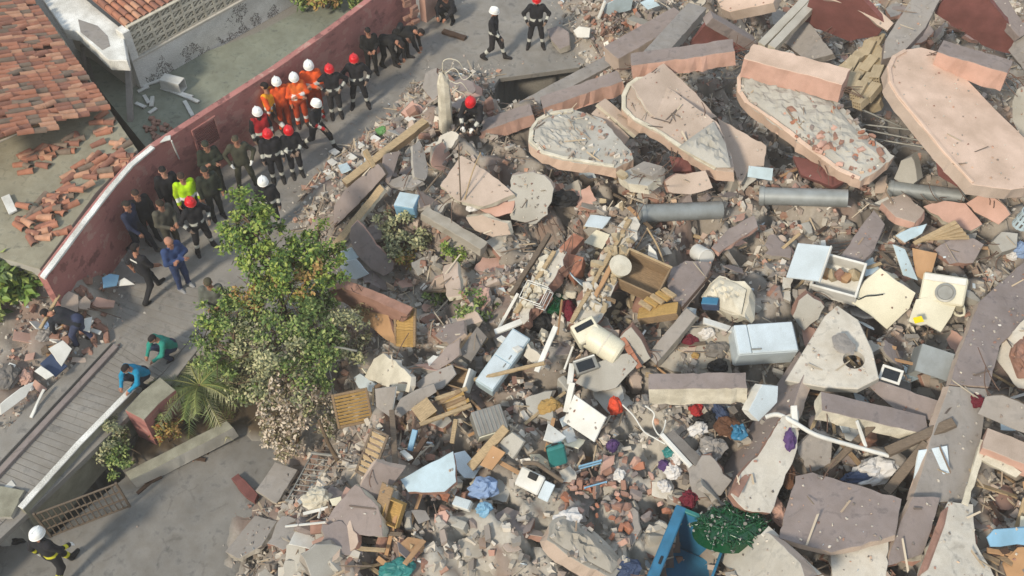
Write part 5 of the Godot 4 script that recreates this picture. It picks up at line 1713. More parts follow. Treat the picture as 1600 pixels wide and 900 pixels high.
	lump("orange_bag", "orange red plastic bag above the dusty ground", "bag", 961, 636, 0.45, 0.14, 0.2, 0.2, "orange")
	rod("rope", "pale rope trailing from the orange red bag", "rope", [[972, 632, 0.5], [990, 650, 0.35], [1006, 674, 0.25], [1022, 684, 0.25], [1040, 694, 0.25]], 0.016, 0.014, "white")
	rod("rope", "thin white cable looping down to the white stick", "cable", [[1008, 634, 0.6], [1022, 646, 0.5], [1020, 662, 0.35], [1030, 680, 0.3], [1038, 668, 0.35], [1040, 656, 0.4]], 0.016, 0.014, "white")
	beam("white_stick", "straight white stick on the dusty ground", "stick", 1034, 678, 0.4, 1080, 728, 0.35, 0.07, 0.06, "white", "", 0.0)
	beam("dark_plank", "dark grey plank beside the straight white stick", "plank", 1046, 676, 0.38, 1092, 722, 0.34, 0.2, 0.1, "darkgrey", "", 0.012)
	r = placed("suitcase", "teal suitcase standing in the rubble near white boards", "suitcase", 873, 726, 0.2, Vector3(-0.35, 0.25, 0.1))
	pbox(r, "shell", Vector3(0, 0.25, 0), Vector3(0.34, 0.46, 0.17), "teal", Vector3.ZERO, 0.035)
	pbox(r, "zip_band", Vector3(0, 0.25, 0), Vector3(0.352, 0.47, 0.02), "black")
	pbox(r, "handle", Vector3(0, 0.5, 0), Vector3(0.12, 0.03, 0.03), "black")
	r = placed("sewing_case", "white plastic appliance cover broken open by the brown beam", "appliance", 830, 752, 0.3, Vector3(0.5, -0.5, 0.15))
	pbox(r, "shell", Vector3(0, 0.06, 0), Vector3(0.5, 0.1, 0.36), "white", Vector3.ZERO, 0.025)
	pbox(r, "flap", Vector3(0.36, 0.03, 0.04), Vector3(0.2, 0.04, 0.34), "enamel", Vector3(0, 0, -0.4), 0.015)
	pbox(r, "motor_block", Vector3(0.05, 0.15, -0.1), Vector3(0.16, 0.1, 0.12), "black")
	rod("curved_strip", "curved brown strip behind the broken white appliance", "strip", [[818, 724, 0.5], [838, 724, 0.55], [856, 736, 0.5], [880, 752, 0.4]], 0.045, 0.04, "greywood")
	r = placed("blue_chair", "tangled blue metal chair frame beside the brick rubble", "chair", 926, 744, 0.1, Vector3(0.5, 0.3, 0.2))
	for e in [[Vector3(-0.2, 0, 0.2), Vector3(-0.2, 0.5, 0.15)], [Vector3(0.2, 0, 0.2), Vector3(0.2, 0.5, 0.15)], [Vector3(-0.2, 0, -0.2), Vector3(-0.2, 0.9, -0.25)], [Vector3(0.2, 0, -0.2), Vector3(0.2, 0.9, -0.25)]]:
		st = begin()
		tube(st, e, 0.018, 0.018, 6)
		obj("leg", done(st, "skyblue"), r)
	for e in [[Vector3(-0.2, 0.48, 0.15), Vector3(0.2, 0.48, 0.15)], [Vector3(-0.2, 0.48, -0.2), Vector3(0.2, 0.48, -0.2)], [Vector3(-0.2, 0.88, -0.25), Vector3(0.2, 0.88, -0.25)], [Vector3(-0.2, 0.7, -0.24), Vector3(0.2, 0.7, -0.24)]]:
		st = begin()
		tube(st, e, 0.016, 0.016, 6)
		obj("crossbar", done(st, "skyblue"), r)
	o = slab("pink_front_slab", "slab with a pink broken front above the bottom edge", "slab", [856, 842, 862, 812, 884, 806, 930, 832, 978, 878, 960, 905, 910, 880, 878, 862], [0.65, null, 0.75, null, null, 0.5], 0.34, "dust", "beige", 0.04, "", 1.0)
	crust(o, [860, 842, 866, 816, 884, 810, 926, 834, 970, 878, 955, 896, 910, 872, 880, 856], [0.66, null, 0.76, null, null, 0.52], 0.18, "dust", "broken_screed", 0.06)
	lump("white_cloth", "crumpled white cloth on the pink fronted slab", "cloth", 887, 810, 0.68, 0.24, 0.16, 0.09, "cloth_white", 0.2, 0.5)
	brick_heap(975, 770, 0.1, 70, 60, 55, "broken red brick in the heap on the dusty ground", "bricks on the dusty floor")
	brick_heap(905, 770, 0.2, 40, 30, 22, "broken red brick above the crumpled white cloth", "bricks above the white cloth")
	for e in [["red cloth scrap at the heap of clothes", 1088, 641, "red", 0.14, 0.12], ["white shirt on the heap of clothes", 1090, 672, "cloth_white", 0.2, 0.13], ["black garment on the heap of clothes", 1106, 660, "black", 0.24, 0.15], ["blue plastic bag at the heap of clothes", 1152, 676, "blue", 0.17, 0.17], ["grey striped cloth at the heap of clothes", 1112, 700, "grey", 0.26, 0.2], ["beige towel below the heap of clothes", 1104, 714, "cloth_white", 0.2, 0.15], ["dark jacket behind the heap of clothes", 1128, 652, "denim", 0.28, 0.16], ["brown coat beside the blue plastic bag", 1138, 668, "fur", 0.22, 0.2]]:
		lump("garment", e[0], "garment", e[1], e[2], 0.1, e[4], e[5], 0.16, e[3], rng.randf() * 3.0, 0.5)
	for e in [["turquoise bag beside the straight white stick", 1046, 706, "teal", 0.12], ["white bag below the turquoise bag", 1056, 716, "cloth_white", 0.13], ["purple black bundle left of the white bag", 1037, 728, "purple", 0.11], ["long white cloth below the white bag", 1050, 736, "cloth_white", 0.16], ["wine red cloth near the blue skip", 1077, 781, "wine", 0.17], ["crumpled white paper bag on the dusty ground", 1038, 760, "cloth_white", 0.13], ["navy cloth left of the brick heap", 957, 697, "purple", 0.13], ["white blanket scrap in the brick heap", 967, 743, "cloth_white", 0.12]]:
		lump("bundle", e[0], "bundle", e[1], e[2], 0.12, e[4], e[4] * 0.9, e[4], e[3], rng.randf() * 3.0, 0.45)
	# ---- lower left of the pile ----
	shutter("yellow_shutter", "yellow slatted shutter standing in a thin frame", 556, 664, 0.35, Vector3(-0.55, 0.25, 0.0), 0.72, 0.75, 9, "ochre", "wood")
	shutter("brown_shutter", "brown slatted shutter lying below the yellow shutter", 568, 744, 0.25, Vector3(-0.9, -0.6, 0.1), 0.4, 0.9, 7, "palewood", "greywood")
	slab("grey_sheet", "pale grey sheet right of the yellow shutter", "sheet", [586, 608, 618, 604, 614, 630, 610, 652, 588, 636], [0.75, 0.8, null, 0.4], 0.04, "grey", "white", 0.006)
	slab("curved_sheet", "curved grey panel right of the pale grey sheet", "panel", [616, 646, 626, 624, 650, 610, 678, 600, 682, 612, 648, 634, 626, 652], [0.5, null, null, 0.75, 0.7], 0.05, "grey", "steel", 0.004)
	r = placed("small_cupboard", "small tan cupboard tilted beside the wooden slats", "cupboard", 664, 646, 0.25, Vector3(0.3, 0.7, 0.2))
	pbox(r, "case", Vector3(0, 0.16, 0), Vector3(0.34, 0.32, 0.3), "wood", Vector3.ZERO, 0.01)
	pbox(r, "door", Vector3(0, 0.16, 0.16), Vector3(0.3, 0.28, 0.02), "ochre")
	pbox(r, "top_board", Vector3(0, 0.33, 0), Vector3(0.38, 0.02, 0.34), "palewood")
	for k in 10:
		beam("wooden_lath", "tan slat in the fan of slats beside the boxed air unit", "slat", 682 + k * 3 + rng.randf_range(-3, 3), 626 + k * 2 + rng.randf_range(-4, 4), 0.55, 726 + rng.randf_range(-10, 8), 606 + k * 3.6, 0.65, 0.07, 0.035, ["palewood", "wood", "ochre"][k % 3], "", 0.004, "fan of tan slats")
	for e in [["long tan slat lying across the fan of slats", 656, 662, 736, 632], ["white lath below the fan of slats", 706, 692, 712, 655]]:
		beam("long_lath", e[0], "lath", e[1], e[2], 0.6, e[3], e[4], 0.75, 0.07, 0.04, "palewood", "", 0.004)
	r = placed("air_unit", "boxed cream air conditioner with a dark grille", "air conditioner", 762, 664, 0.3, Vector3(0.35, 0.35, 0.0))
	pbox(r, "case", Vector3(0, 0.2, 0), Vector3(0.6, 0.4, 0.5), "steel", Vector3.ZERO, 0.015)
	pbox(r, "front_panel", Vector3(0, 0.2, 0.262), Vector3(0.58, 0.38, 0.025), "ivory", Vector3.ZERO, 0.01)
	for k in 6:
		pbox(r, "grille_slat", Vector3(0.15, 0.12 + k * 0.032, 0.282), Vector3(0.16, 0.018, 0.012), "darkgrey", Vector3.ZERO, 0.002)
	for k in 7:
		pbox(r, "top_rib", Vector3(-0.24 + k * 0.08, 0.408, 0), Vector3(0.02, 0.016, 0.46), "grey", Vector3.ZERO, 0.003)
	slab("pale_blue_wall", "pale blue painted wall piece with broken brick beneath", "wall piece", [626, 750, 664, 728, 708, 706, 712, 752, 694, 768, 638, 768], [0.5, null, 0.95, null, 0.55], 0.14, "paleblue", "brick", 0.012, "", 0.05)
	brick_heap(668, 775, 0.1, 40, 8, 14, "broken brick under the pale blue wall piece", "bricks under the pale blue wall")
	slab("mauve_slab", "mauve slab left of the pale blue wall piece", "slab", [555, 784, 568, 752, 588, 722, 632, 734, 614, 754, 584, 783], [0.6, null, 0.95, 0.85], 0.12, "mauve", "beige", 0.02)
	slab("brown_slab", "lowest brown slab with a broken cream front edge", "slab", [508, 816, 530, 784, 556, 758, 590, 790, 598, 838, 550, 832], [0.45, null, 0.8, null, 0.4], 0.22, "mauve", "cream", 0.04)
	r = placed("drawer", "yellow wooden drawer lying beside a tan side panel", "drawer", 618, 800, 0.35, Vector3(0.7, -0.4, 0.1))
	open_box(r, Vector3(0.34, 0.2, 0.46), "ochre", 0.025, "top")
	slab("tan_board", "tan side panel left of the yellow drawer", "panel", [584, 816, 590, 780, 597, 754, 614, 764, 606, 790, 598, 822], [0.4, null, 0.9, 0.85, null], 0.04, "wood", "palewood", 0.0)
	railing("bent_railing", "loose metal bar grille lying below the flowering bush", Q(446, 782, 0.25), Q(486, 708, 0.4), 1.05, 9, 0, "steel", 1.25)
	slab("grey_slab", "flat grey slab below the flowering bush in the courtyard", "slab", [400, 766, 430, 722, 464, 734, 432, 786], [0.3, 0.4, 0.3], 0.1, "grey", "dust", 0.012)
	slab("grey_slab", "flat grey slab lowest in the courtyard", "slab", [352, 862, 398, 806, 432, 814, 408, 852, 374, 872], [0.12, 0.12, 0.12], 0.1, "grey", "dust", 0.015)
	slab("maroon_piece", "dark maroon strip lying in the courtyard by the rubble", "strip", [362, 746, 372, 740, 402, 772, 398, 784, 384, 776], [0.14, 0.14, 0.14], 0.1, "maroon", "", 0.02)
	for e in [["upper dark stick lying on the courtyard floor", 297, 714, 321, 718], ["leaning dark stick by the planter kerb", 322, 708, 336, 690], ["longer dark stick on the courtyard floor", 214, 770, 246, 742], ["second dark stick beside the longer one", 226, 756, 252, 744]]:
		beam("dark_stick", e[0], "stick", e[1], e[2], 0.06, e[3], e[4], 0.06, 0.06, 0.05, "darkwood", "", 0.004)
	lump("cream_sack", "cream sack wound with wire in the lower rubble", "sack", 496, 780, 0.15, 0.27, 0.2, 0.22, "cream", 0.3)
	r = placed("hollow_brick", "orange hollow brick standing in the lower rubble", "brick", 494, 868, 0.15, Vector3(0.6, 0.2, 0.1))
	pbox(r, "brick_body", Vector3(0, 0.2, 0), Vector3(0.24, 0.4, 0.12), "terracotta", Vector3.ZERO, 0.01)
	for k in 4:
		pbox(r, "rib", Vector3(-0.09 + k * 0.06, 0.2, 0.065), Vector3(0.02, 0.39, 0.015), "terracotta_pale", Vector3.ZERO, 0.003)
	lump("blue_plastic_bag", "crumpled pale blue plastic bag right of the pale blue wall", "bag", 757, 764, 0.15, 0.26, 0.2, 0.2, "cloth_blue", 0.2, 0.5)
	lump("blue_plastic_bag", "small brighter blue bag below the pale blue bag", "bag", 757, 796, 0.15, 0.14, 0.13, 0.14, "skyblue", 0.2, 0.5)
	o_box("white_carton", "small white carton left of the blue bags", "carton", 725, 790, 0.2, Vector3(0.2, -0.4, 0.2), Vector3(0.34, 0.14, 0.18), "white", "enamel")
	beam("wood_board", "long pale board leaning right of the pale blue wall", "board", 734, 730, 0.45, 790, 668, 0.7, 0.17, 0.06, "palewood", "wood", 0.006)
	slab("tan_board", "square tan board lying on the long pale board", "board", [750, 727, 770, 696, 789, 707, 768, 734], [0.45, 0.65, 0.6], 0.05, "cardboard", "wood", 0.0)
	slab("grey_board", "pale grey board right of the square tan board", "board", [776, 692, 800, 676, 818, 690, 800, 716], [0.5, 0.65, 0.6], 0.06, "concrete", "", 0.006)
	for e in [["pale blue window bar above the pale blue wall", 640, 704, 648, 672, "skyblue"], ["white block end above the pale blue wall", 628, 704, 640, 714, "white"], ["brown frame bar left of the pale blue wall", 618, 724, 612, 640, "greywood"], ["brown board standing behind the pale blue wall", 638, 722, 664, 684, "darkwood"]]:
		beam("frame_bar", e[0], "bar", e[1], e[2], 0.5, e[3], e[4], 0.75, 0.09, 0.06, e[5], "", 0.0)
	lump("teal_tarp", "teal tarp scrap at the bottom edge", "tarp", 622, 890, 0.1, 0.3, 0.2, 0.16, "teal", 0.3, 0.4)
	lump("blue_tarp_scrap", "blue cloth heap at the bottom edge left of the blue skip", "cloth", 972, 892, 0.25, 0.3, 0.2, 0.2, "denim", 0.2, 0.4)
	# top rubble by the street
	brick_heap(952, 40, 0.1, 46, 26, 40, "brick crumb on the round brown mound at the street end", "bricks on the round mound")
	for k in 7:
		rod("bent_wire", "rusty wire tangled on the round brown mound at the street end", "wire", [[930 + k * 6, 60 - k * 2, 0.5], [945 + rng.randf_range(-12, 20), 40 + rng.randf_range(-10, 8), 0.75], [975 - k * 3, 30 + k * 4, 0.5]], 0.012, 0.012, "rust", "wires on the round mound", 5)
	for e in [["torn white blue sheet at the top edge", [944, 8, 968, -4, 988, -2, 986, 14, 946, 24], "paleblue"], ["white irregular panel beside the red brown mound", [896, 48, 904, 42, 922, 44, 920, 58, 902, 58], "white"], ["second pale sheet at the top edge", [1000, 4, 1018, -4, 1030, 8, 1012, 14], "paleblue"]]:
		slab("torn_sheet", e[0], "sheet", e[1], [0.5, 0.6, 0.55], 0.03, e[2], "", 0.012)
	beam("white_strip", "short white strip pointing up at the top edge", "strip", 934, 28, 0.3, 944, 2, 0.7, 0.1, 0.05, "white", "", 0.0)
	slab("brown_slab", "flat brown slab on the street beside the red helmeted rescuer", "slab", [855, 46, 872, 40, 888, 50, 890, 70, 874, 76, 862, 62], [0.22, null, 0.3, null, 0.22], 0.18, "mauve", "dust", 0.02)
	# left heap beside the ramp
	for e in [["flat pink stone slab in the left heap", [95, 470, 108, 455, 122, 462, 122, 486, 108, 494, 96, 488], "beige"], ["smaller pink stone slab in the left heap", [122, 472, 134, 462, 142, 470, 140, 484, 124, 482], "beige"], ["red clay slab in the left heap by the black shirted man", [146, 474, 152, 464, 180, 470, 178, 480, 150, 480], "salmon"]]:
		slab("stone_slab", e[0], "slab", e[1], [0.3, null, 0.35, null, 0.3], 0.12, e[2], "", 0.02)
	for e in [["white square board left of the stooping person", [126, 500, 144, 495, 140, 518, 124, 514]], ["large white board lowest in the left heap", [76, 545, 98, 532, 112, 545, 96, 572]], ["white board at the left heap above the kerb", [54, 580, 64, 572, 84, 586, 72, 592]], ["broken white panel at the left picture edge", [0, 632, 34, 606, 52, 598, 40, 620, 2, 648]], ["pale sheet on the kerb by the left heap", [184, 440, 194, 434, 210, 444, 186, 446]]]:
		slab("white_board", e[0], "board", e[1], [0.42, 0.46, 0.44], 0.035, "white", "", 0.006)
	slab("blue_sheet", "faded blue sheet over the left heap below the wall", "sheet", [160, 434, 172, 428, 186, 430, 182, 446, 162, 450], [0.45, null, 0.5, null, 0.35], 0.03, "skyblue", "", 0.02)
	beam("dark_board", "dark board leaning below the white board in the left heap", "board", 72, 560, 0.35, 96, 580, 0.3, 0.32, 0.04, "denim", "", 0.0)
	beam("thin_lath", "thin pale lath lying diagonally on the left heap", "lath", 62, 512, 0.45, 92, 460, 0.5, 0.06, 0.05, "palewood")
	beam("thin_lath", "thin white lath at the left kerb", "lath", 48, 652, 0.14, 68, 608, 0.3, 0.05, 0.04, "white")
	for q in [["white strip left of the long pale cabinet", 773, 518, 0.5, 824, 497, 0.65, 0.12], ["second white strip at the head of the pale cabinet", 780, 526, 0.55, 812, 546, 0.55, 0.12], ["white rail lying right of the pale cabinet", 838, 580, 0.5, 868, 510, 0.75, 0.09], ["short white curved rail near the stereo", 890, 600, 0.45, 894, 568, 0.55, 0.1]]:
		beam("white_rail", q[0], "rail", q[1], q[2], q[3], q[4], q[5], q[6], q[7], 0.05, "white", "", 0.004)
	beam("thin_pole", "thin level pole between the upright beige slab and the wall strips", "pole", 662, 454, 0.35, 742, 450, 0.4, 0.05, 0.05, "greywood", "", 0.004)
	beam("thin_pole", "long thin pole crossing above the stereo", "pole", 740, 592, 0.6, 850, 566, 0.75, 0.05, 0.05, "palewood", "", 0.004)
	lump("green_cloth", "dark green cloth in the gap between the two wall strips", "cloth", 868, 476, 0.1, 0.24, 0.3, 0.2, "bottle", 0.2, 0.3)
	lump("wine_cloth", "wine red cloth in the gap left of the long wall strip", "cloth", 890, 488, 0.1, 0.16, 0.3, 0.18, "wine", 0.2, 0.3)
	lump("black_bag", "black bag in the gap below the wire crate", "bag", 846, 506, 0.1, 0.26, 0.22, 0.22, "black", 0.2, 0.3)
	for q in [["crumpled white cloth in the left heap above the ramp", 84, 510, "cloth_white", 0.16], ["grey cloth in the left heap above the ramp", 70, 522, "grey", 0.2], ["blue grey cloth beside the stooping person", 74, 506, "cloth_blue", 0.15], ["pink cloth low in the left heap", 40, 590, "salmon", 0.18], ["dark bundle low in the left heap", 12, 590, "darkgrey", 0.3], ["white plastic bag at the kerb in the left heap", 46, 604, "cloth_white", 0.13]]:
		lump("cloth_bundle", q[0], "cloth", q[1], q[2], 0.03, q[4], q[4] * 0.8, q[4] * 0.6, q[3], rng.randf() * 3.0, 0.4)
	for k in 26:
		var u = rng.randfn(80, 36)
		var v = 545 + rng.randfn(0, 30) - (u - 80) * 0.8
		var p = Q(u, v, 0.0)
		if Geometry2D.is_point_in_polygon(Vector2(p.x, p.z), heap):
			var m = ["white", "beige", "cardboard", "white", "greywood", "salmon"][k % 6]
			var sc = obj("board_scrap", boxmesh(Vector3(rng.randf_range(0.12, 0.4), 0.03, rng.randf_range(0.08, 0.24)), m, 0.004), null, p + Vector3(0, 0.1, 0), Vector3(rng.randfn(0, 0.3), rng.randf() * 3.0, rng.randfn(0, 0.3)))
			tag(sc, "scrap of broken board in the heap left of the ramp", "board", "board scraps left of the ramp")
	for k in 40:
		brick_on_left(rng.randfn(118, 42), rng.randfn(500, 42))

func brick_on_left(u, v):
	var p = Q(u, v, 0.0)
	if not Geometry2D.is_point_in_polygon(Vector2(p.x, p.z), heap):
		return
	var o = obj("broken_brick", chunk_mesh("brick", rng.randi() % 4), null, p + Vector3(0, 0.06, 0), Vector3(rng.randf() * 6.0, rng.randf() * 6.0, rng.randf() * 6.0))
	o.scale = Vector3(0.26, 0.14, 0.16) * rng.randf_range(0.6, 1.3)
	tag(o, "broken brick in the heap left of the ramp", "brick", "bricks left of the ramp")

func hole_slab():
	var px = [1228, 594, 1262, 540, 1290, 494, 1308, 478, 1340, 500, 1362, 548, 1372, 590, 1340, 606, 1290, 604]
	var hs = [0.85, null, null, 1.15, null, null, 0.85]
	var pn = plane_points(px, hs)
	var c = pn[0][0]
	var root = thing("holed_roof_piece", "pale collapsed roof piece with a dark round hole", "roof piece", c)
	var csg = CSGCombiner3D.new()
	var rel = shifted(pn[0], c)
	var mi = CSGMesh3D.new()
	var n: Vector3 = pn[1]
	mi.mesh = plate_mesh(rel, n, 0.16, "plaster", "concrete", 0.0, 0.02)
	csg.name = "roof_plate"
	csg.add_child(mi)
	mi.name = "plate"
	var hole = CSGCylinder3D.new()
	hole.name = "hole"
	hole.radius = 0.2
	hole.height = 1.0
	hole.sides = 24
	hole.operation = CSGShape3D.OPERATION_SUBTRACTION
	hole.material = M.plaster
	var eye = Vector3(0, CAMH, 0)
	var d = P(1334, 562, 0.0) - eye
	var at = eye + d * ((c - eye).dot(n) / d.dot(n)) - c
	csg.add_child(hole)
	var x = n.cross(Vector3.RIGHT).normalized()
	hole.transform = Transform3D(Basis(n.cross(x), n, x) * Basis.from_scale(Vector3(1, 1, 1)), at)
	root.add_child(csg)
	note_top(pn[0], n, 0.3)
	lump("grey_mortar_smear", "grey mortar patch spilled above the hole in the roof piece", "mortar", 1318, 538, 0.92, 0.2, 0.26, 0.04, "grey", 0.3, 0.3)

func green_net():
	var c = Q(1144, 820, 0.5)
	var root = thing("bottle_net", "heap of dark green bottles in a net beside the blue skip", "bottle heap", c)
	var st = begin()
	lathe(st, T(Vector3.ZERO), [[0.0, 0.0], [0.035, 0.0], [0.037, 0.15], [0.014, 0.2], [0.014, 0.26], [0.0, 0.262]], 10)
	var bt = done(st, "bottle")
	st = begin()
	lathe(st, T(Vector3.ZERO), [[0.017, 0.245], [0.018, 0.27], [0.0, 0.272]], 8)
	var cap = done(st, "steel")
	for k in 270:
		var a = rng.randf() * TAU
		var q = sqrt(rng.randf())
		var p = Vector3(cos(a) * q * 0.66, 0.0, sin(a) * q * 0.36).rotated(Vector3.UP, 0.1)
		p.y = 0.30 * (1.0 - q * q) - 0.05
		var b = obj("bottle", bt, root, p, Vector3(rng.randf() * 6, rng.randf() * 6, rng.randf() * 6))
		b.scale = Vector3.ONE * rng.randf_range(0.45, 0.75)
		if k % 3 == 0:
			var cp = obj("cap", cap, b)
			cp.scale = Vector3(2.6, 1.0, 2.6)  # caps widened into pale discs that imitate glints on the glass
	lumpy_base(root, 0.66, 0.38, 0.26)

func lumpy_base(root, rx, rz, h):
	var st = begin()
	lathe(st, Transform3D(Basis.from_scale(Vector3(rx, 1, rz)), Vector3(0, -0.35, 0)), [[1.0, 0.0], [0.95, 0.3], [0.7, 0.3 + h * 0.6], [0.3, 0.3 + h], [0.0, 0.32 + h]], 24)
	obj("net_bag", done(st, "bottle"), root)

func blue_skip():
	var a = P(1002, 945, 1.5)
	var b = P(1064, 794, 1.5)
	var d = (b - a)
	var root = thing("blue_skip", "open blue metal container with dark inside at the bottom edge", "container", Vector3(a.x, 0.1, a.z))
	var x = Vector3(d.x, 0, d.z)
	var long = x.length()
	x = x.normalized()
	root.basis = Basis(x, Vector3.UP, x.cross(Vector3.UP))
	var s = 1.0 if root.basis.z.x > 0 else -1.0
	pbox(root, "side_wall", Vector3(long / 2, 0.65, 0), Vector3(long, 1.4, 0.06), "blue")
	pbox(root, "rim", Vector3(long / 2, 1.36, 0), Vector3(long + 0.1, 0.09, 0.2), "blue", Vector3.ZERO, 0.02)
	pbox(root, "end_rim", Vector3(long, 1.37, 0.45 * s), Vector3(0.08, 0.06, 0.75), "teal")
	pbox(root, "end_wall", Vector3(long, 0.65, 0.45 * s), Vector3(0.05, 1.36, 0.85), "blue")
	pbox(root, "far_side_wall", Vector3(long / 2, 0.5, 0.92 * s), Vector3(long, 1.1, 0.05), "blue")
	pbox(root, "near_wall", Vector3(0, 0.65, 0.45 * s), Vector3(0.05, 1.36, 0.85), "blue")
	pbox(root, "floor", Vector3(long / 2, 0.02, 0.46 * s), Vector3(long - 0.1, 0.04, 0.88), "blue")
	pbox(root, "slot", Vector3(long * 0.45, 1.41, 0.02), Vector3(0.16, 0.03, 0.05), "glass_dark")

# ---------- plants ----------
func leaf(st: SurfaceTool, at: Vector3, n: Vector3, size: float, c: Color, long = 1.7):
	var b = frame_of(n)
	var a = rng.randf() * TAU
	var x = b.x * cos(a) + b.y * sin(a)
	var y = n.cross(x)
	var tip = at + x * size * long
	var l = at + x * size * long * 0.45 + y * size * 0.5 - n * size * 0.12
	var r = at + x * size * long * 0.45 - y * size * 0.5 - n * size * 0.12
	st.set_color(c)
	tri(st, at, l, tip, n)
	st.set_color(c)
	tri(st, at, tip, r, n)

# clusters: [du, dv, dh, radius, leaves, palette]
func leafy(called, label, category, base: Vector3, stems: Array, clusters: Array, size: float, palettes: Array, crown_name = "crown", trunk_r = 0.07):
	var root = thing(called, label, category, base)
	var st = begin()
	for s in stems:
		var pts = [Vector3(0, -0.15, 0)]
		for e in s:
			pts.append(e - base)
		tube(st, pts, trunk_r, trunk_r * 0.35, 7)
	# limbs to every cluster
	for c in clusters:
		var from: Vector3 = Vector3.ZERO
		var best = 1e9
		for s in stems:
			for e in s:
				var dd = (e - c[0]).length() + maxf(0.0, e.y - c[0].y)
				if dd < best:
					best = dd
					from = e
		var m = (from + c[0]) * 0.5 - base + Vector3(rng.randfn(0, 0.08), 0.05, rng.randfn(0, 0.08))
		tube(st, [from - base, m, c[0] - base], trunk_r * 0.35, 0.01, 5)
		for k in 5:
			var e = c[0] - base + Vector3(rng.randfn(), rng.randfn() * 0.7, rng.randfn()) * c[1] * 0.6
			tube(st, [c[0] - base, (c[0] - base).lerp(e, 0.6) + Vector3(0, 0.04, 0), e], 0.012, 0.004, 4, false)
	obj("trunk", done(st, "bark"), root)
	st = begin()
	for c in clusters:
		# sub-clumps keep gaps between leaf masses
		var subs = []
		for k in 9:
			var d = Vector3(rng.randfn(), rng.randfn() * 0.75, rng.randfn()).normalized()
			subs.append(d * c[1] * rng.randf_range(0.35, 1.35))
		for k in int(c[2] * 1.9):
			var sc = subs[rng.randi() % subs.size()]
			var p = sc + Vector3(rng.randfn(), rng.randfn() * 0.7, rng.randfn()) * c[1] * 0.19
			var n = (p.normalized() * 0.5 + Vector3(rng.randfn(0, 0.5), rng.randf_range(0.1, 0.9), rng.randfn(0, 0.5))).normalized()
			var pal = palettes[c[3]]
			leaf(st, c[0] - base + p, n, size * rng.randf_range(0.6, 1.3), pal[rng.randi() % pal.size()])
	obj(crown_name, done(st, "leaf"), root)
	return root

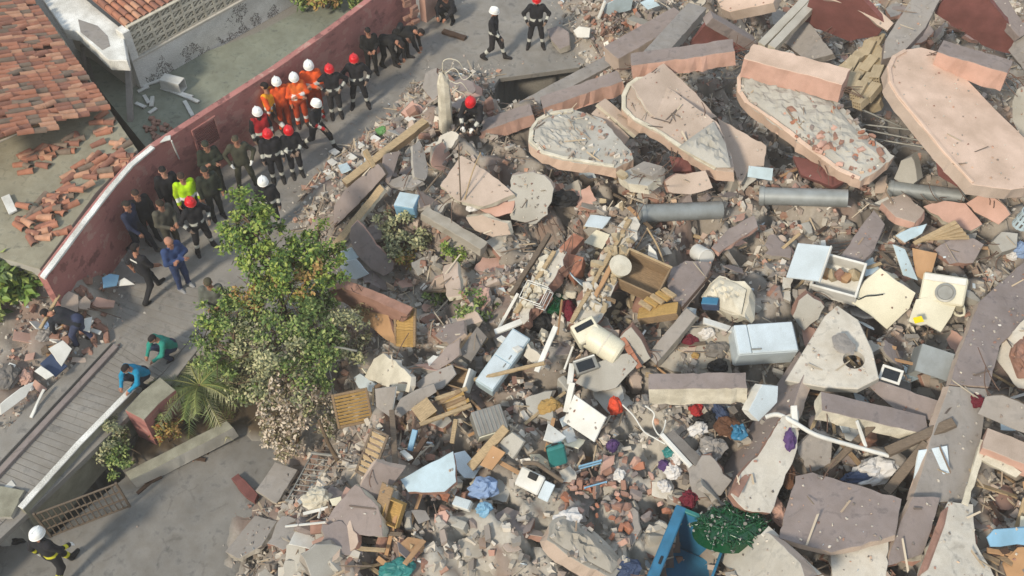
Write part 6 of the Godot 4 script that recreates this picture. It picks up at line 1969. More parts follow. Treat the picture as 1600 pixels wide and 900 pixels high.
func make_plants():
	var lime = [lin(0.40, 0.50, 0.18), lin(0.50, 0.57, 0.23), lin(0.31, 0.42, 0.16), lin(0.57, 0.61, 0.29), lin(0.25, 0.34, 0.14)]
	var mid = [lin(0.32, 0.42, 0.18), lin(0.45, 0.52, 0.26), lin(0.25, 0.33, 0.15), lin(0.56, 0.60, 0.34)]
	var grey = [lin(0.46, 0.48, 0.34), lin(0.60, 0.60, 0.43), lin(0.34, 0.37, 0.26), lin(0.68, 0.66, 0.50)]
	var tan = [lin(0.58, 0.46, 0.26), lin(0.66, 0.54, 0.30), lin(0.50, 0.38, 0.20), lin(0.52, 0.54, 0.22)]
	var blossom = [lin(0.74, 0.68, 0.60), lin(0.80, 0.74, 0.66), lin(0.50, 0.46, 0.34), lin(0.42, 0.40, 0.27), lin(0.62, 0.54, 0.46)]
	var rusty = [lin(0.60, 0.36, 0.18), lin(0.45, 0.40, 0.18), lin(0.56, 0.48, 0.22)]
	var pals = [lime, mid, grey, tan, blossom, rusty]
	var cl = func(u, v, h, r, n, p): return [P(u, v, h), r, n, p]
	# upright leafy tree leaning over the street
	var base = P(462, 560, -0.1)
	leafy("leafy_tree", "bright green leafy tree leaning from rubble over the street", "tree", base,
		[[P(455, 520, 0.8), P(438, 460, 1.8), P(415, 400, 2.6), P(392, 350, 3.2)], [P(468, 500, 1.0), P(478, 440, 1.8), P(488, 405, 2.3)]],
		[cl.call(386, 340, 3.2, 0.42, 420, 0), cl.call(405, 362, 3.0, 0.42, 420, 0), cl.call(378, 372, 2.8, 0.36, 330, 0), cl.call(428, 386, 2.7, 0.42, 420, 0), cl.call(398, 404, 2.5, 0.42, 400, 0), cl.call(440, 412, 2.4, 0.45, 420, 0), cl.call(482, 392, 2.3, 0.42, 380, 0), cl.call(498, 368, 2.3, 0.28, 200, 0), cl.call(510, 428, 2.0, 0.38, 330, 0), cl.call(470, 432, 2.1, 0.42, 360, 3), cl.call(486, 412, 2.2, 0.3, 240, 3), cl.call(418, 446, 2.0, 0.42, 360, 0), cl.call(392, 450, 1.9, 0.34, 240, 3), cl.call(450, 466, 1.9, 0.5, 420, 1), cl.call(500, 462, 1.7, 0.4, 330, 1), cl.call(372, 330, 3.3, 0.22, 150, 0), cl.call(520, 398, 2.2, 0.25, 160, 0)], 0.058, pals)
	base = P(452, 640, -0.7)
	leafy("broad_bush_tree", "broad dark green tree below the bright leafy tree", "tree", base,
		[[P(445, 610, 0.2), P(432, 560, 1.0), P(430, 520, 1.6)], [P(465, 600, 0.3), P(490, 560, 1.0), P(510, 530, 1.4)], [P(430, 610, 0.2), P(390, 560, 0.9), P(365, 530, 1.3)]],
		[cl.call(372, 488, 1.5, 0.4, 330, 1), cl.call(352, 506, 1.3, 0.34, 260, 1), cl.call(400, 496, 1.6, 0.5, 440, 1), cl.call(440, 500, 1.7, 0.5, 440, 1), cl.call(480, 496, 1.6, 0.5, 440, 1), cl.call(520, 490, 1.4, 0.45, 360, 2), cl.call(548, 512, 1.2, 0.4, 300, 2), cl.call(380, 535, 1.2, 0.5, 420, 2), cl.call(420, 540, 1.5, 0.55, 480, 2), cl.call(465, 545, 1.5, 0.55, 480, 1), cl.call(510, 540, 1.3, 0.5, 420, 1), cl.call(405, 580, 1.0, 0.5, 420, 2), cl.call(450, 590, 1.1, 0.45, 360, 2), cl.call(545, 545, 1.0, 0.35, 260, 2), cl.call(346, 540, 1.0, 0.35, 260, 1), cl.call(495, 580, 0.9, 0.4, 300, 1), cl.call(330, 500, 1.3, 0.3, 220, 0), cl.call(318, 530, 1.0, 0.32, 220, 1), cl.call(352, 470, 1.5, 0.25, 160, 0), cl.call(340, 565, 0.7, 0.35, 240, 1), cl.call(372, 600, 0.5, 0.36, 240, 2), cl.call(400, 615, 0.6, 0.34, 220, 1)], 0.052, pals)
	base = P(462, 690, -0.9)
	leafy("flowering_bush", "dry bush with pale pink flowers below the trees", "bush", base,
		[[P(458, 665, -0.2), P(450, 630, 0.4), P(445, 600, 0.8)], [P(470, 660, -0.1), P(482, 630, 0.4)], [P(455, 675, -0.4), P(440, 660, 0.1)]],
		[cl.call(440, 605, 0.8, 0.42, 260, 4), cl.call(470, 600, 0.8, 0.4, 240, 4), cl.call(425, 635, 0.5, 0.36, 240, 4), cl.call(455, 635, 0.6, 0.45, 300, 4), cl.call(488, 630, 0.5, 0.38, 240, 4), cl.call(440, 665, 0.2, 0.38, 240, 4), cl.call(470, 665, 0.2, 0.36, 220, 4), cl.call(455, 692, -0.2, 0.34, 220, 4), cl.call(500, 660, 0.2, 0.3, 160, 2), cl.call(432, 690, -0.1, 0.25, 120, 4)], 0.05, pals, "crown", 0.04)
	# bare trunk sloping out of the bush
	rod("bare_branch", "bare grey branch sloping out below the flowering bush", "branch", [[528, 720, 0.2], [512, 690, 0.7], [498, 656, 1.1]], 0.05, 0.03, "bark")
	base = Q(630, 395, -0.05)
	leafy("grey_bush", "grey green bush in the rubble beside the curved panel", "bush", base, [[base + Vector3(-0.1, 0.4, 0), base + Vector3(-0.2, 0.7, -0.1)], [base + Vector3(0.1, 0.4, -0.1)]],
		[[base + Vector3(-0.25, 0.7, -0.2), 0.32, 200, 2], [base + Vector3(0.1, 0.75, -0.25), 0.34, 220, 2], [base + Vector3(0.35, 0.5, 0.0), 0.3, 180, 2], [base + Vector3(-0.1, 0.4, 0.2), 0.32, 180, 2], [base + Vector3(0.1, 0.2, 0.35), 0.25, 120, 3]], 0.06, pals, "crown", 0.03)
	for e in [["green weeds beside the upright beige slab", 714, 404, 0, 0.26, "green_weeds"], ["dark green weeds right of the upright beige slab", 742, 484, 1, 0.3, "dark_weeds"], ["small dark shrub at the edge of the pit", 690, 478, 1, 0.26, "pit_shrub"]]:
		base = Q(e[1], e[2], 0.0)
		leafy(e[5], e[0], "weeds", base, [[base + Vector3(0, 0.2, 0)]], [[base + Vector3(-0.12, 0.22, 0), e[4], 120, e[3]], [base + Vector3(0.18, 0.2, 0.05), e[4] * 0.9, 100, e[3]]], 0.055, pals, "leaves", 0.02)
	# planter shrubs
	base = P(190, 716, -0.8)
	leafy("round_shrub", "round dark green shrub by the railing end", "shrub", base, [[base + Vector3(0, 0.35, 0)]], [[base + Vector3(-0.15, 0.5, 0.05), 0.3, 330, 2], [base + Vector3(0.2, 0.5, 0.0), 0.3, 330, 1], [base + Vector3(0.0, 0.65, -0.15), 0.28, 280, 2], [base + Vector3(0.05, 0.3, 0.2), 0.28, 260, 1]], 0.045, pals, "crown", 0.03)
	base = P(264, 690, -0.75)
	leafy("rusty_shrub", "small shrub with orange brown leaves against the maroon wall", "shrub", base, [[base + Vector3(0, 0.3, 0)]], [[base + Vector3(-0.08, 0.35, 0), 0.22, 200, 5], [base + Vector3(0.14, 0.4, -0.05), 0.2, 180, 3], [base + Vector3(0.0, 0.6, -0.1), 0.18, 130, 1]], 0.045, pals, "crown", 0.02)
	# dark foliage behind the far end of the wall, blurred plant at the left edge
	base = P(505, 15, 0.0)
	leafy("yard_palm_scrub", "dark scrub with dry fronds behind the far end of the wall", "scrub", base, [[base + Vector3(0, 0.8, 0)], [base + Vector3(0.6, 0.7, 0)]], [[base + Vector3(-0.4, 0.8, 0), 0.5, 300, 1], [base + Vector3(0.4, 0.9, -0.3), 0.55, 330, 1], [base + Vector3(0.9, 0.7, 0.1), 0.45, 240, 1], [base + Vector3(0.2, 0.6, 0.3), 0.35, 160, 3], [base + Vector3(-0.2, 0.5, -0.6), 0.5, 240, 1]], 0.09, pals, "crown", 0.04)
	base = P(22, 476, 0.4)
	leafy("left_plant", "long leaved green plant at the left edge below the deck", "plant", base, [[base + Vector3(0, 0.6, 0)], [base + Vector3(0.3, 0.6, 0.1)], [base + Vector3(-0.4, 0.6, 0)]], [[base + Vector3(-0.3, 0.8, 0), 0.42, 240, 1], [base + Vector3(0.25, 0.7, 0.0), 0.4, 220, 0], [base + Vector3(0.0, 0.9, -0.3), 0.4, 200, 1], [base + Vector3(-0.5, 0.5, 0.3), 0.4, 200, 1], [base + Vector3(0.5, 0.6, -0.3), 0.3, 140, 2]], 0.13, pals, "crown", 0.03)
	# fan palm beside the maroon wall
	var pb = P(322, 628, -0.75)
	var palm = thing("fan_palm", "low green palm with arching fronds beside the maroon wall piece", "palm", pb)
	var st = begin()
	lathe(st, T(Vector3.ZERO), [[0.13, -0.1], [0.14, 0.3], [0.1, 0.62], [0.0, 0.66]], 10)
	obj("trunk", done(st, "bark"), palm)
	for k in 34:
		var a = TAU * k / 34.0 + rng.randf_range(-0.12, 0.12)
		var lift = rng.randf_range(0.3, 1.1)
		var long = rng.randf_range(0.85, 1.25)
		st = begin()
		var rib = []
		for i in 9:
			var t = i / 8.0
			rib.append(Vector3(cos(a) * long * t, 0.62 + lift * t * 0.9 - 1.0 * t * t * (1.2 - lift * 0.45), sin(a) * long * t))
		st.set_color(lin(0.50, 0.50, 0.26))
		tube(st, rib, 0.014, 0.004, 4, false)
		var c = pals[[1, 1, 2][k % 3]][rng.randi() % 4] * 0.8
		for i in range(1, 9):
			for s in [-1.0, 1.0]:
				for h in 4:
					var p = rib[i].lerp(rib[maxi(i - 1, 0)], h * 0.25)
					var d = (rib[i] - rib[i - 1]).normalized()
					var side = d.cross(Vector3.UP).normalized() * s
					var tip = p + (d * 0.7 + side).normalized() * 0.34 * (1.1 - i / 12.0) * rng.randf_range(0.8, 1.15) - Vector3(rng.randfn(0, 0.03), 0.07, rng.randfn(0, 0.03))
					var w = d * 0.013
					st.set_color(c)
					tri(st, p - w, p + w, tip, Vector3.UP)
		obj("frond", done(st, "leaf"), palm)

# ---------- people ----------
func pose(kind: String) -> Dictionary:
	var j = {"pel": Vector3(0, 0.95, 0), "che": Vector3(0, 1.27, 0.0), "nek": Vector3(0, 1.47, 0.0), "hed": Vector3(0, 1.62, 0.03),
		"shL": Vector3(0.185, 1.40, 0), "elL": Vector3(0.25, 1.13, -0.02), "wrL": Vector3(0.25, 0.88, 0.07), "shR": Vector3(-0.185, 1.40, 0), "elR": Vector3(-0.25, 1.13, -0.02), "wrR": Vector3(-0.25, 0.88, 0.07),
		"hiL": Vector3(0.095, 0.92, 0), "knL": Vector3(0.11, 0.50, 0.02), "anL": Vector3(0.12, 0.085, -0.02), "hiR": Vector3(-0.095, 0.92, 0), "knR": Vector3(-0.11, 0.50, 0.02), "anR": Vector3(-0.12, 0.085, -0.02),
		"toL": Vector3(0.13, 0.045, 0.15), "toR": Vector3(-0.13, 0.045, 0.15), "nod": 0.1}
	var c = {}
	match kind:
		"hips": c = {"elL": Vector3(0.40, 1.18, -0.1), "wrL": Vector3(0.21, 1.0, 0.06), "elR": Vector3(-0.40, 1.18, -0.1), "wrR": Vector3(-0.21, 1.0, 0.06)}
		"fold": c = {"elL": Vector3(0.27, 1.14, 0.08), "wrL": Vector3(-0.05, 1.17, 0.22), "elR": Vector3(-0.27, 1.14, 0.08), "wrR": Vector3(0.06, 1.14, 0.24), "nod": 0.25}
		"front": c = {"elL": Vector3(0.25, 1.12, 0.03), "wrL": Vector3(0.1, 1.08, 0.27), "elR": Vector3(-0.25, 1.12, 0.03), "wrR": Vector3(-0.1, 1.08, 0.27), "nod": 0.35}
		"wide": c = {"knL": Vector3(0.16, 0.5, 0.03), "anL": Vector3(0.21, 0.085, 0), "toL": Vector3(0.25, 0.045, 0.16), "knR": Vector3(-0.16, 0.5, 0.03), "anR": Vector3(-0.21, 0.085, 0), "toR": Vector3(-0.25, 0.045, 0.16), "elL": Vector3(0.36, 1.16, -0.03), "wrL": Vector3(0.26, 0.98, 0.12), "elR": Vector3(-0.36, 1.16, -0.03), "wrR": Vector3(-0.26, 0.98, 0.12)}
		"walk": c = {"knL": Vector3(0.1, 0.53, 0.19), "anL": Vector3(0.1, 0.1, 0.3), "toL": Vector3(0.11, 0.07, 0.47), "knR": Vector3(-0.1, 0.49, -0.03), "anR": Vector3(-0.1, 0.14, -0.33), "toR": Vector3(-0.11, 0.045, -0.19), "elL": Vector3(0.25, 1.14, -0.12), "wrL": Vector3(0.24, 0.92, -0.08), "elR": Vector3(-0.25, 1.14, 0.08), "wrR": Vector3(-0.22, 0.97, 0.26)}
		"stride": c = {"pel": Vector3(0, 0.9, 0), "hiL": Vector3(0.095, 0.87, 0.02), "hiR": Vector3(-0.095, 0.87, -0.02), "knL": Vector3(0.1, 0.52, 0.3), "anL": Vector3(0.1, 0.1, 0.42), "toL": Vector3(0.11, 0.07, 0.59), "knR": Vector3(-0.1, 0.46, -0.1), "anR": Vector3(-0.1, 0.16, -0.45), "toR": Vector3(-0.11, 0.05, -0.32), "che": Vector3(0, 1.22, 0.06), "nek": Vector3(0, 1.42, 0.1), "hed": Vector3(0, 1.57, 0.15), "shL": Vector3(0.185, 1.35, 0.08), "shR": Vector3(-0.185, 1.35, 0.08), "elL": Vector3(0.27, 1.1, -0.05), "wrL": Vector3(0.25, 0.95, 0.12), "elR": Vector3(-0.27, 1.12, 0.16), "wrR": Vector3(-0.2, 1.0, 0.36), "nod": 0.2}
		"crouch": c = {"pel": Vector3(0, 0.36, -0.14), "che": Vector3(0, 0.66, 0.04), "nek": Vector3(0, 0.84, 0.14), "hed": Vector3(0, 0.96, 0.23), "shL": Vector3(0.185, 0.78, 0.12), "shR": Vector3(-0.185, 0.78, 0.12), "elL": Vector3(0.25, 0.56, 0.28), "wrL": Vector3(0.13, 0.42, 0.47), "elR": Vector3(-0.25, 0.56, 0.28), "wrR": Vector3(-0.13, 0.42, 0.47), "hiL": Vector3(0.1, 0.33, -0.1), "hiR": Vector3(-0.1, 0.33, -0.1), "knL": Vector3(0.19, 0.52, 0.26), "knR": Vector3(-0.19, 0.48, 0.26), "anL": Vector3(0.16, 0.09, 0.06), "anR": Vector3(-0.16, 0.09, 0.02), "toL": Vector3(0.18, 0.045, 0.23), "toR": Vector3(-0.18, 0.045, 0.19), "nod": 0.5}
		"bend": c = {"pel": Vector3(0, 0.88, -0.12), "hiL": Vector3(0.095, 0.85, -0.1), "hiR": Vector3(-0.095, 0.85, -0.1), "che": Vector3(0, 1.03, 0.2), "nek": Vector3(0, 1.06, 0.42), "hed": Vector3(0, 1.04, 0.58), "shL": Vector3(0.185, 1.0, 0.36), "shR": Vector3(-0.185, 1.0, 0.36), "elL": Vector3(0.2, 0.74, 0.44), "wrL": Vector3(0.12, 0.5, 0.5), "elR": Vector3(-0.2, 0.74, 0.44), "wrR": Vector3(-0.12, 0.5, 0.5), "knL": Vector3(0.12, 0.48, 0.1), "anL": Vector3(0.12, 0.085, 0.12), "toL": Vector3(0.13, 0.045, 0.29), "knR": Vector3(-0.12, 0.46, -0.02), "anR": Vector3(-0.12, 0.09, -0.18), "toR": Vector3(-0.13, 0.045, -0.02), "nod": 0.9}
		"sit": c = {"pel": Vector3(0, 0.42, 0), "hiL": Vector3(0.095, 0.4, 0.03), "hiR": Vector3(-0.095, 0.4, 0.03), "che": Vector3(0, 0.73, 0.05), "nek": Vector3(0, 0.92, 0.1), "hed": Vector3(0, 1.06, 0.16), "shL": Vector3(0.185, 0.85, 0.08), "shR": Vector3(-0.185, 0.85, 0.08), "elL": Vector3(0.25, 0.62, 0.16), "wrL": Vector3(0.1, 0.56, 0.36), "elR": Vector3(-0.25, 0.62, 0.16), "wrR": Vector3(-0.1, 0.56, 0.36), "knL": Vector3(0.14, 0.48, 0.42), "anL": Vector3(0.13, 0.09, 0.36), "toL": Vector3(0.14, 0.045, 0.53), "knR": Vector3(-0.14, 0.48, 0.42), "anR": Vector3(-0.13, 0.09, 0.4), "toR": Vector3(-0.14, 0.045, 0.57), "nod": 0.4}
	for k in c:
		j[k] = c[k]
	return j

# surface nets over a list of tapered capsules [a, b, ra, rb, tag]; returns verts, normals, tags, params, triangles
func nets(bones: Array, cell: float, k: float) -> Dictionary:
	var lo = Vector3(9, 9, 9)
	var hi = -lo
	for b in bones:
		for e in [[b[0], b[2]], [b[1], b[3]]]:
			lo = lo.min(e[0] - Vector3.ONE * (e[1] + 2.5 * cell))
			hi = hi.max(e[0] + Vector3.ONE * (e[1] + 2.5 * cell))
	var n = Vector3i(((hi - lo) / cell).ceil()) + Vector3i.ONE
	var sx = n.x
	var sxy = n.x * n.y
	var F = PackedFloat32Array()
	F.resize(sxy * n.z)
	F.fill(1.0)
	var G = PackedInt32Array()
	G.resize(F.size())
	var Gd = PackedFloat32Array()
	Gd.resize(F.size())
	Gd.fill(9.0)
	for bi in bones.size():
		var b = bones[bi]
		var a: Vector3 = b[0]
		var ab: Vector3 = b[1] - a
		var l2 = maxf(ab.length_squared(), 1e-6)
		var ra: float = b[2]
		var dr: float = b[3] - ra
		var m = maxf(b[2], b[3]) + k + cell * 1.5
		var p0 = Vector3i(((a.min(b[1]) - Vector3.ONE * m - lo) / cell).floor()).clamp(Vector3i.ZERO, n - Vector3i.ONE)
		var p1 = Vector3i(((a.max(b[1]) + Vector3.ONE * m - lo) / cell).ceil()).clamp(Vector3i.ZERO, n - Vector3i.ONE)
		for z in range(p0.z, p1.z + 1):
			for y in range(p0.y, p1.y + 1):
				var row = z * sxy + y * sx
				for x in range(p0.x, p1.x + 1):
					var q = lo + Vector3(x, y, z) * cell - a
					var t = clampf(q.dot(ab) / l2, 0.0, 1.0)
					var d = (q - ab * t).length() - ra - dr * t
					var i = row + x
					var f = F[i]
					var h = maxf(k - absf(f - d), 0.0) / k
					F[i] = minf(f, d) - h * h * k * 0.25
					if d < Gd[i]:
						Gd[i] = d
						G[i] = bi
	var V = []
	var B = []
	var at = {}
	for z in n.z - 1:
		for y in n.y - 1:
			for x in n.x - 1:
				var i = z * sxy + y * sx + x
				var neg = 0
				var s = Vector3.ZERO
				var cnt = 0
				var f = [F[i], F[i + 1], F[i + sx], F[i + sx + 1], F[i + sxy], F[i + sxy + 1], F[i + sxy + sx], F[i + sxy + sx + 1]]
				for q in f:
					if q < 0.0:
						neg += 1
				if neg == 0 or neg == 8:
					continue
				for e in [[0, 1], [2, 3], [4, 5], [6, 7], [0, 2], [1, 3], [4, 6], [5, 7], [0, 4], [1, 5], [2, 6], [3, 7]]:
					var fa = f[e[0]]
					var fb = f[e[1]]
					if (fa < 0.0) != (fb < 0.0):
						var t = fa / (fa - fb)
						var pa = Vector3(e[0] & 1, (e[0] >> 1) & 1, e[0] >> 2)
						var pb = Vector3(e[1] & 1, (e[1] >> 1) & 1, e[1] >> 2)
						s += pa.lerp(pb, t)
						cnt += 1
				at[i] = V.size()
				V.append(lo + (Vector3(x, y, z) + s / cnt) * cell)
				B.append(G[i])
	var I = []
	var steps = [[1, sx, sxy], [sx, sxy, 1], [sxy, 1, sx]]
	for i in at:
		for s in steps:
			var fa = F[i]
			var fb = F[i + s[0]] if i + s[0] < F.size() else 1.0
			if (fa < 0.0) == (fb < 0.0):
				continue
			var q = [i, i - s[1], i - s[1] - s[2], i - s[2]]
			if at.has(q[1]) and at.has(q[2]) and at.has(q[3]):
				I.append([at[q[0]], at[q[1]], at[q[2]]])
				I.append([at[q[0]], at[q[2]], at[q[3]]])
	var N = []
	N.resize(V.size())
	N.fill(Vector3.ZERO)
	for t in I:
		var c = (V[t[1]] - V[t[0]]).cross(V[t[2]] - V[t[0]])
		# outward: away from the owning bone
		var b = bones[B[t[0]]]
		var mid = (V[t[0]] + V[t[1]] + V[t[2]]) / 3.0
		var ax = Geometry3D.get_closest_point_to_segment(mid, b[0], b[1])
		if c.dot(mid - ax) < 0.0:
			c = -c
		for v in t:
			N[v] += c
	var par = []
	for i in V.size():
		N[i] = N[i].normalized()
		var b = bones[B[i]]
		var ab = b[1] - b[0]
		par.append(clampf((V[i] - b[0]).dot(ab) / maxf(ab.length_squared(), 1e-6), 0, 1))
	return {"V": V, "N": N, "B": B, "T": par, "I": I}

func body_of(kind: String) -> Dictionary:
	if geo.has("body_" + kind):
		return geo["body_" + kind]
	var j = pose(kind)
	var w = Vector3(0.06, 0, 0)
	var bones = []
	for s in [1.0, -1.0]:
		bones.append([j.pel + w * s, j.che + w * s * 1.3, 0.115, 0.122, "torso"])
		var L = "L" if s > 0 else "R"
		bones.append([j.che + w * s, j["sh" + L] * 0.85 + j.nek * 0.15, 0.11, 0.08, "torso"])
		bones.append([j["sh" + L], j["el" + L], 0.073, 0.056, "upper_arm"])
		bones.append([j["el" + L], j["wr" + L], 0.055, 0.042, "forearm"])
		var hd = (j["wr" + L] - j["el" + L]).normalized()
		bones.append([j["wr" + L], j["wr" + L] + hd * 0.085, 0.034, 0.036, "hand"])
		bones.append([j["hi" + L], j["kn" + L], 0.102, 0.074, "thigh"])
		bones.append([j["kn" + L], j["an" + L], 0.071, 0.055, "shin"])
		bones.append([j["an" + L], j["to" + L], 0.058, 0.045, "boot"])
	bones.append([j.pel - Vector3(0, 0.03, 0), j.pel + Vector3(0, 0.05, 0), 0.13, 0.13, "hips"])
	bones.append([j.nek - Vector3(0, 0.05, 0), j.nek.lerp(j.hed, 0.5), 0.062, 0.056, "neck"])
	var g = nets(bones, 0.027, 0.045)
	g.bones = bones
	# head on a finer grid, tilted by the nod
	var hb = Basis(Vector3.RIGHT, j.nod)
	var hp = func(v): return j.hed + hb * v
	var head = [[hp.call(Vector3(0, 0.03, -0.025)), hp.call(Vector3(0, 0.035, 0.02)), 0.088, 0.086, "cranium"], [hp.call(Vector3(0, -0.02, 0.03)), hp.call(Vector3(0, -0.065, 0.045)), 0.066, 0.045, "face"], [hp.call(Vector3(0, 0.012, 0.1)), hp.call(Vector3(0, -0.022, 0.115)), 0.01, 0.016, "face"], [hp.call(Vector3(0.086, 0.01, 0)), hp.call(Vector3(0.088, -0.02, 0.0)), 0.016, 0.012, "face"], [hp.call(Vector3(-0.086, 0.01, 0)), hp.call(Vector3(-0.088, -0.02, 0.0)), 0.016, 0.012, "face"], [j.nek, hp.call(Vector3(0, -0.04, -0.01)), 0.054, 0.056, "face"]]
	var h = nets(head, 0.016, 0.02)
	h.bones = head
	g.head = h
	g.hb = hb
	g.j = j
	geo["body_" + kind] = g
	return g

# look: top, legs, boots, skin, hair, hand, band, vest, helmet
func person(label, u, v, yaw, kind, look: Dictionary, dh = 0.0, lean = Vector3.ZERO, tall = 1.0):
	var root = thing("person", label, "person", Q(u, v, dh) + Vector3(0, -0.02 if dh == 0.0 else 0.0, 0), Vector3(lean.x, yaw, lean.z))
	root.scale = Vector3.ONE * tall
	var g = body_of(kind)
	var skin = look.get("skin", lin(0.62, 0.44, 0.35))
	var col = {"torso": look.get("vest", look.top), "upper_arm": look.top, "forearm": look.get("sleeve", look.top), "hand": look.get("hand", skin), "thigh": look.legs, "hips": look.legs, "shin": look.legs, "boot": look.get("boots", lin(0.12, 0.11, 0.11)), "neck": look.top if look.has("helmet") else skin, "cranium": look.get("hair", lin(0.10, 0.08, 0.07)), "face": skin}
	var st = begin()
	for part in [g, g.head]:
		var cs = []
		for i in part.V.size():
			var b = part.bones[part.B[i]]
			var kindb: String = b[4]
			var c = col[kindb]
			var t = part.T[i]
			if look.has("band"):
				if kindb == "torso" and b[2] == 0.115 and (absf(t - 0.25) < 0.13) or kindb == "forearm" and absf(t - 0.55) < 0.2 or kindb == "shin" and absf(t - 0.45) < 0.13:
					c = look.band
			if kindb == "hips" and look.has("vest"):
				c = look.legs
			if part == g.head and (kindb == "cranium" or kindb == "face"):
				var q = g.hb.transposed() * (part.V[i] - g.j.hed)
				c = skin
				if q.y > 0.055 or (q.z < -0.005 and q.y > -0.05) and absf(q.x) < 0.085:
					c = col.cranium
				elif q.z > 0.06 and absf(q.y - 0.012) < 0.013 and absf(absf(q.x) - 0.034) < 0.016:
					c = lin(0.16, 0.11, 0.09)
				elif q.z > 0.06 and absf(q.y + 0.055) < 0.009 and absf(q.x) < 0.026:
					c = lin(0.50, 0.28, 0.25)
			var mot = 1.0 + 0.3 * fine.get_noise_3d(part.V[i].x * 9.0 + u, part.V[i].y * 9.0, part.V[i].z * 9.0 + v)
			cs.append(Color(c.r * mot, c.g * mot, c.b * mot))
		for t in part.I:
			var o = t
			var nn = (part.V[t[1]] - part.V[t[0]]).cross(part.V[t[2]] - part.V[t[0]])
			if nn.dot(part.N[t[0]] + part.N[t[1]]) > 0.0:
				o = [t[0], t[2], t[1]]
			for i in o:
				st.set_color(cs[i])
				st.set_normal(part.N[i])
				st.add_vertex(part.V[i])
	# five fingers on each hand, curled a little
	for L in ["L", "R"]:
		var wr = g.j["wr" + L]
		var d = (wr - g.j["el" + L]).normalized()
		var side = d.cross(Vector3.UP)
		side = side.normalized() if side.length() > 0.2 else Vector3(0, 0, 1)
		if absf(d.y) > 0.7:
			side = Vector3(0, 0, 1)
		var curl = d.cross(side).normalized() * (1.0 if L == "L" else -1.0)
		if curl.y > 0.0 and absf(d.y) < 0.7:
			curl = -curl
		st.set_color(look.get("hand", skin))
		for k in 4:
			var a = wr + d * 0.085 + side * (-0.03 + k * 0.02)
			var ln = [0.06, 0.075, 0.072, 0.056][k]
			tube(st, [a, a + d * ln * 0.55 + curl * 0.008, a + d * ln * 0.8 + curl * 0.03], 0.0105, 0.008, 5)
		var th = wr + d * 0.03 + side * 0.03
		tube(st, [th, th + side * 0.03 + d * 0.03, th + side * 0.035 + d * 0.06 + curl * 0.015], 0.012, 0.009, 5)
	obj("body", done(st, "person"), root)
	if look.has("helmet"):
		st = begin()
		lathe(st, Transform3D(g.hb * Basis.from_scale(Vector3(1.0, 1.0, 1.16)), g.j.hed + g.hb * Vector3(0, 0.035, -0.005)), [[0.128, -0.03], [0.131, -0.022], [0.122, -0.012], [0.122, 0.03], [0.108, 0.075], [0.08, 0.108], [0.045, 0.126], [0.0, 0.132]], 22)
		var hm = obj("helmet", done(st, "helmet_" + look.helmet), root)
		st = begin()
		box(st, Transform3D(g.hb, g.j.hed + g.hb * Vector3(0, 0.155, -0.005)), Vector3(0.03, 0.03, 0.2), 0.01)
		obj("ridge", done(st, "helmet_" + look.helmet), hm)
	if look.has("pack"):
		var pk = obj("backpack", boxmesh(Vector3(0.3, 0.42, 0.16), look.pack, 0.05), root, g.j.che + Vector3(0, 0.0, -0.2))
	return root

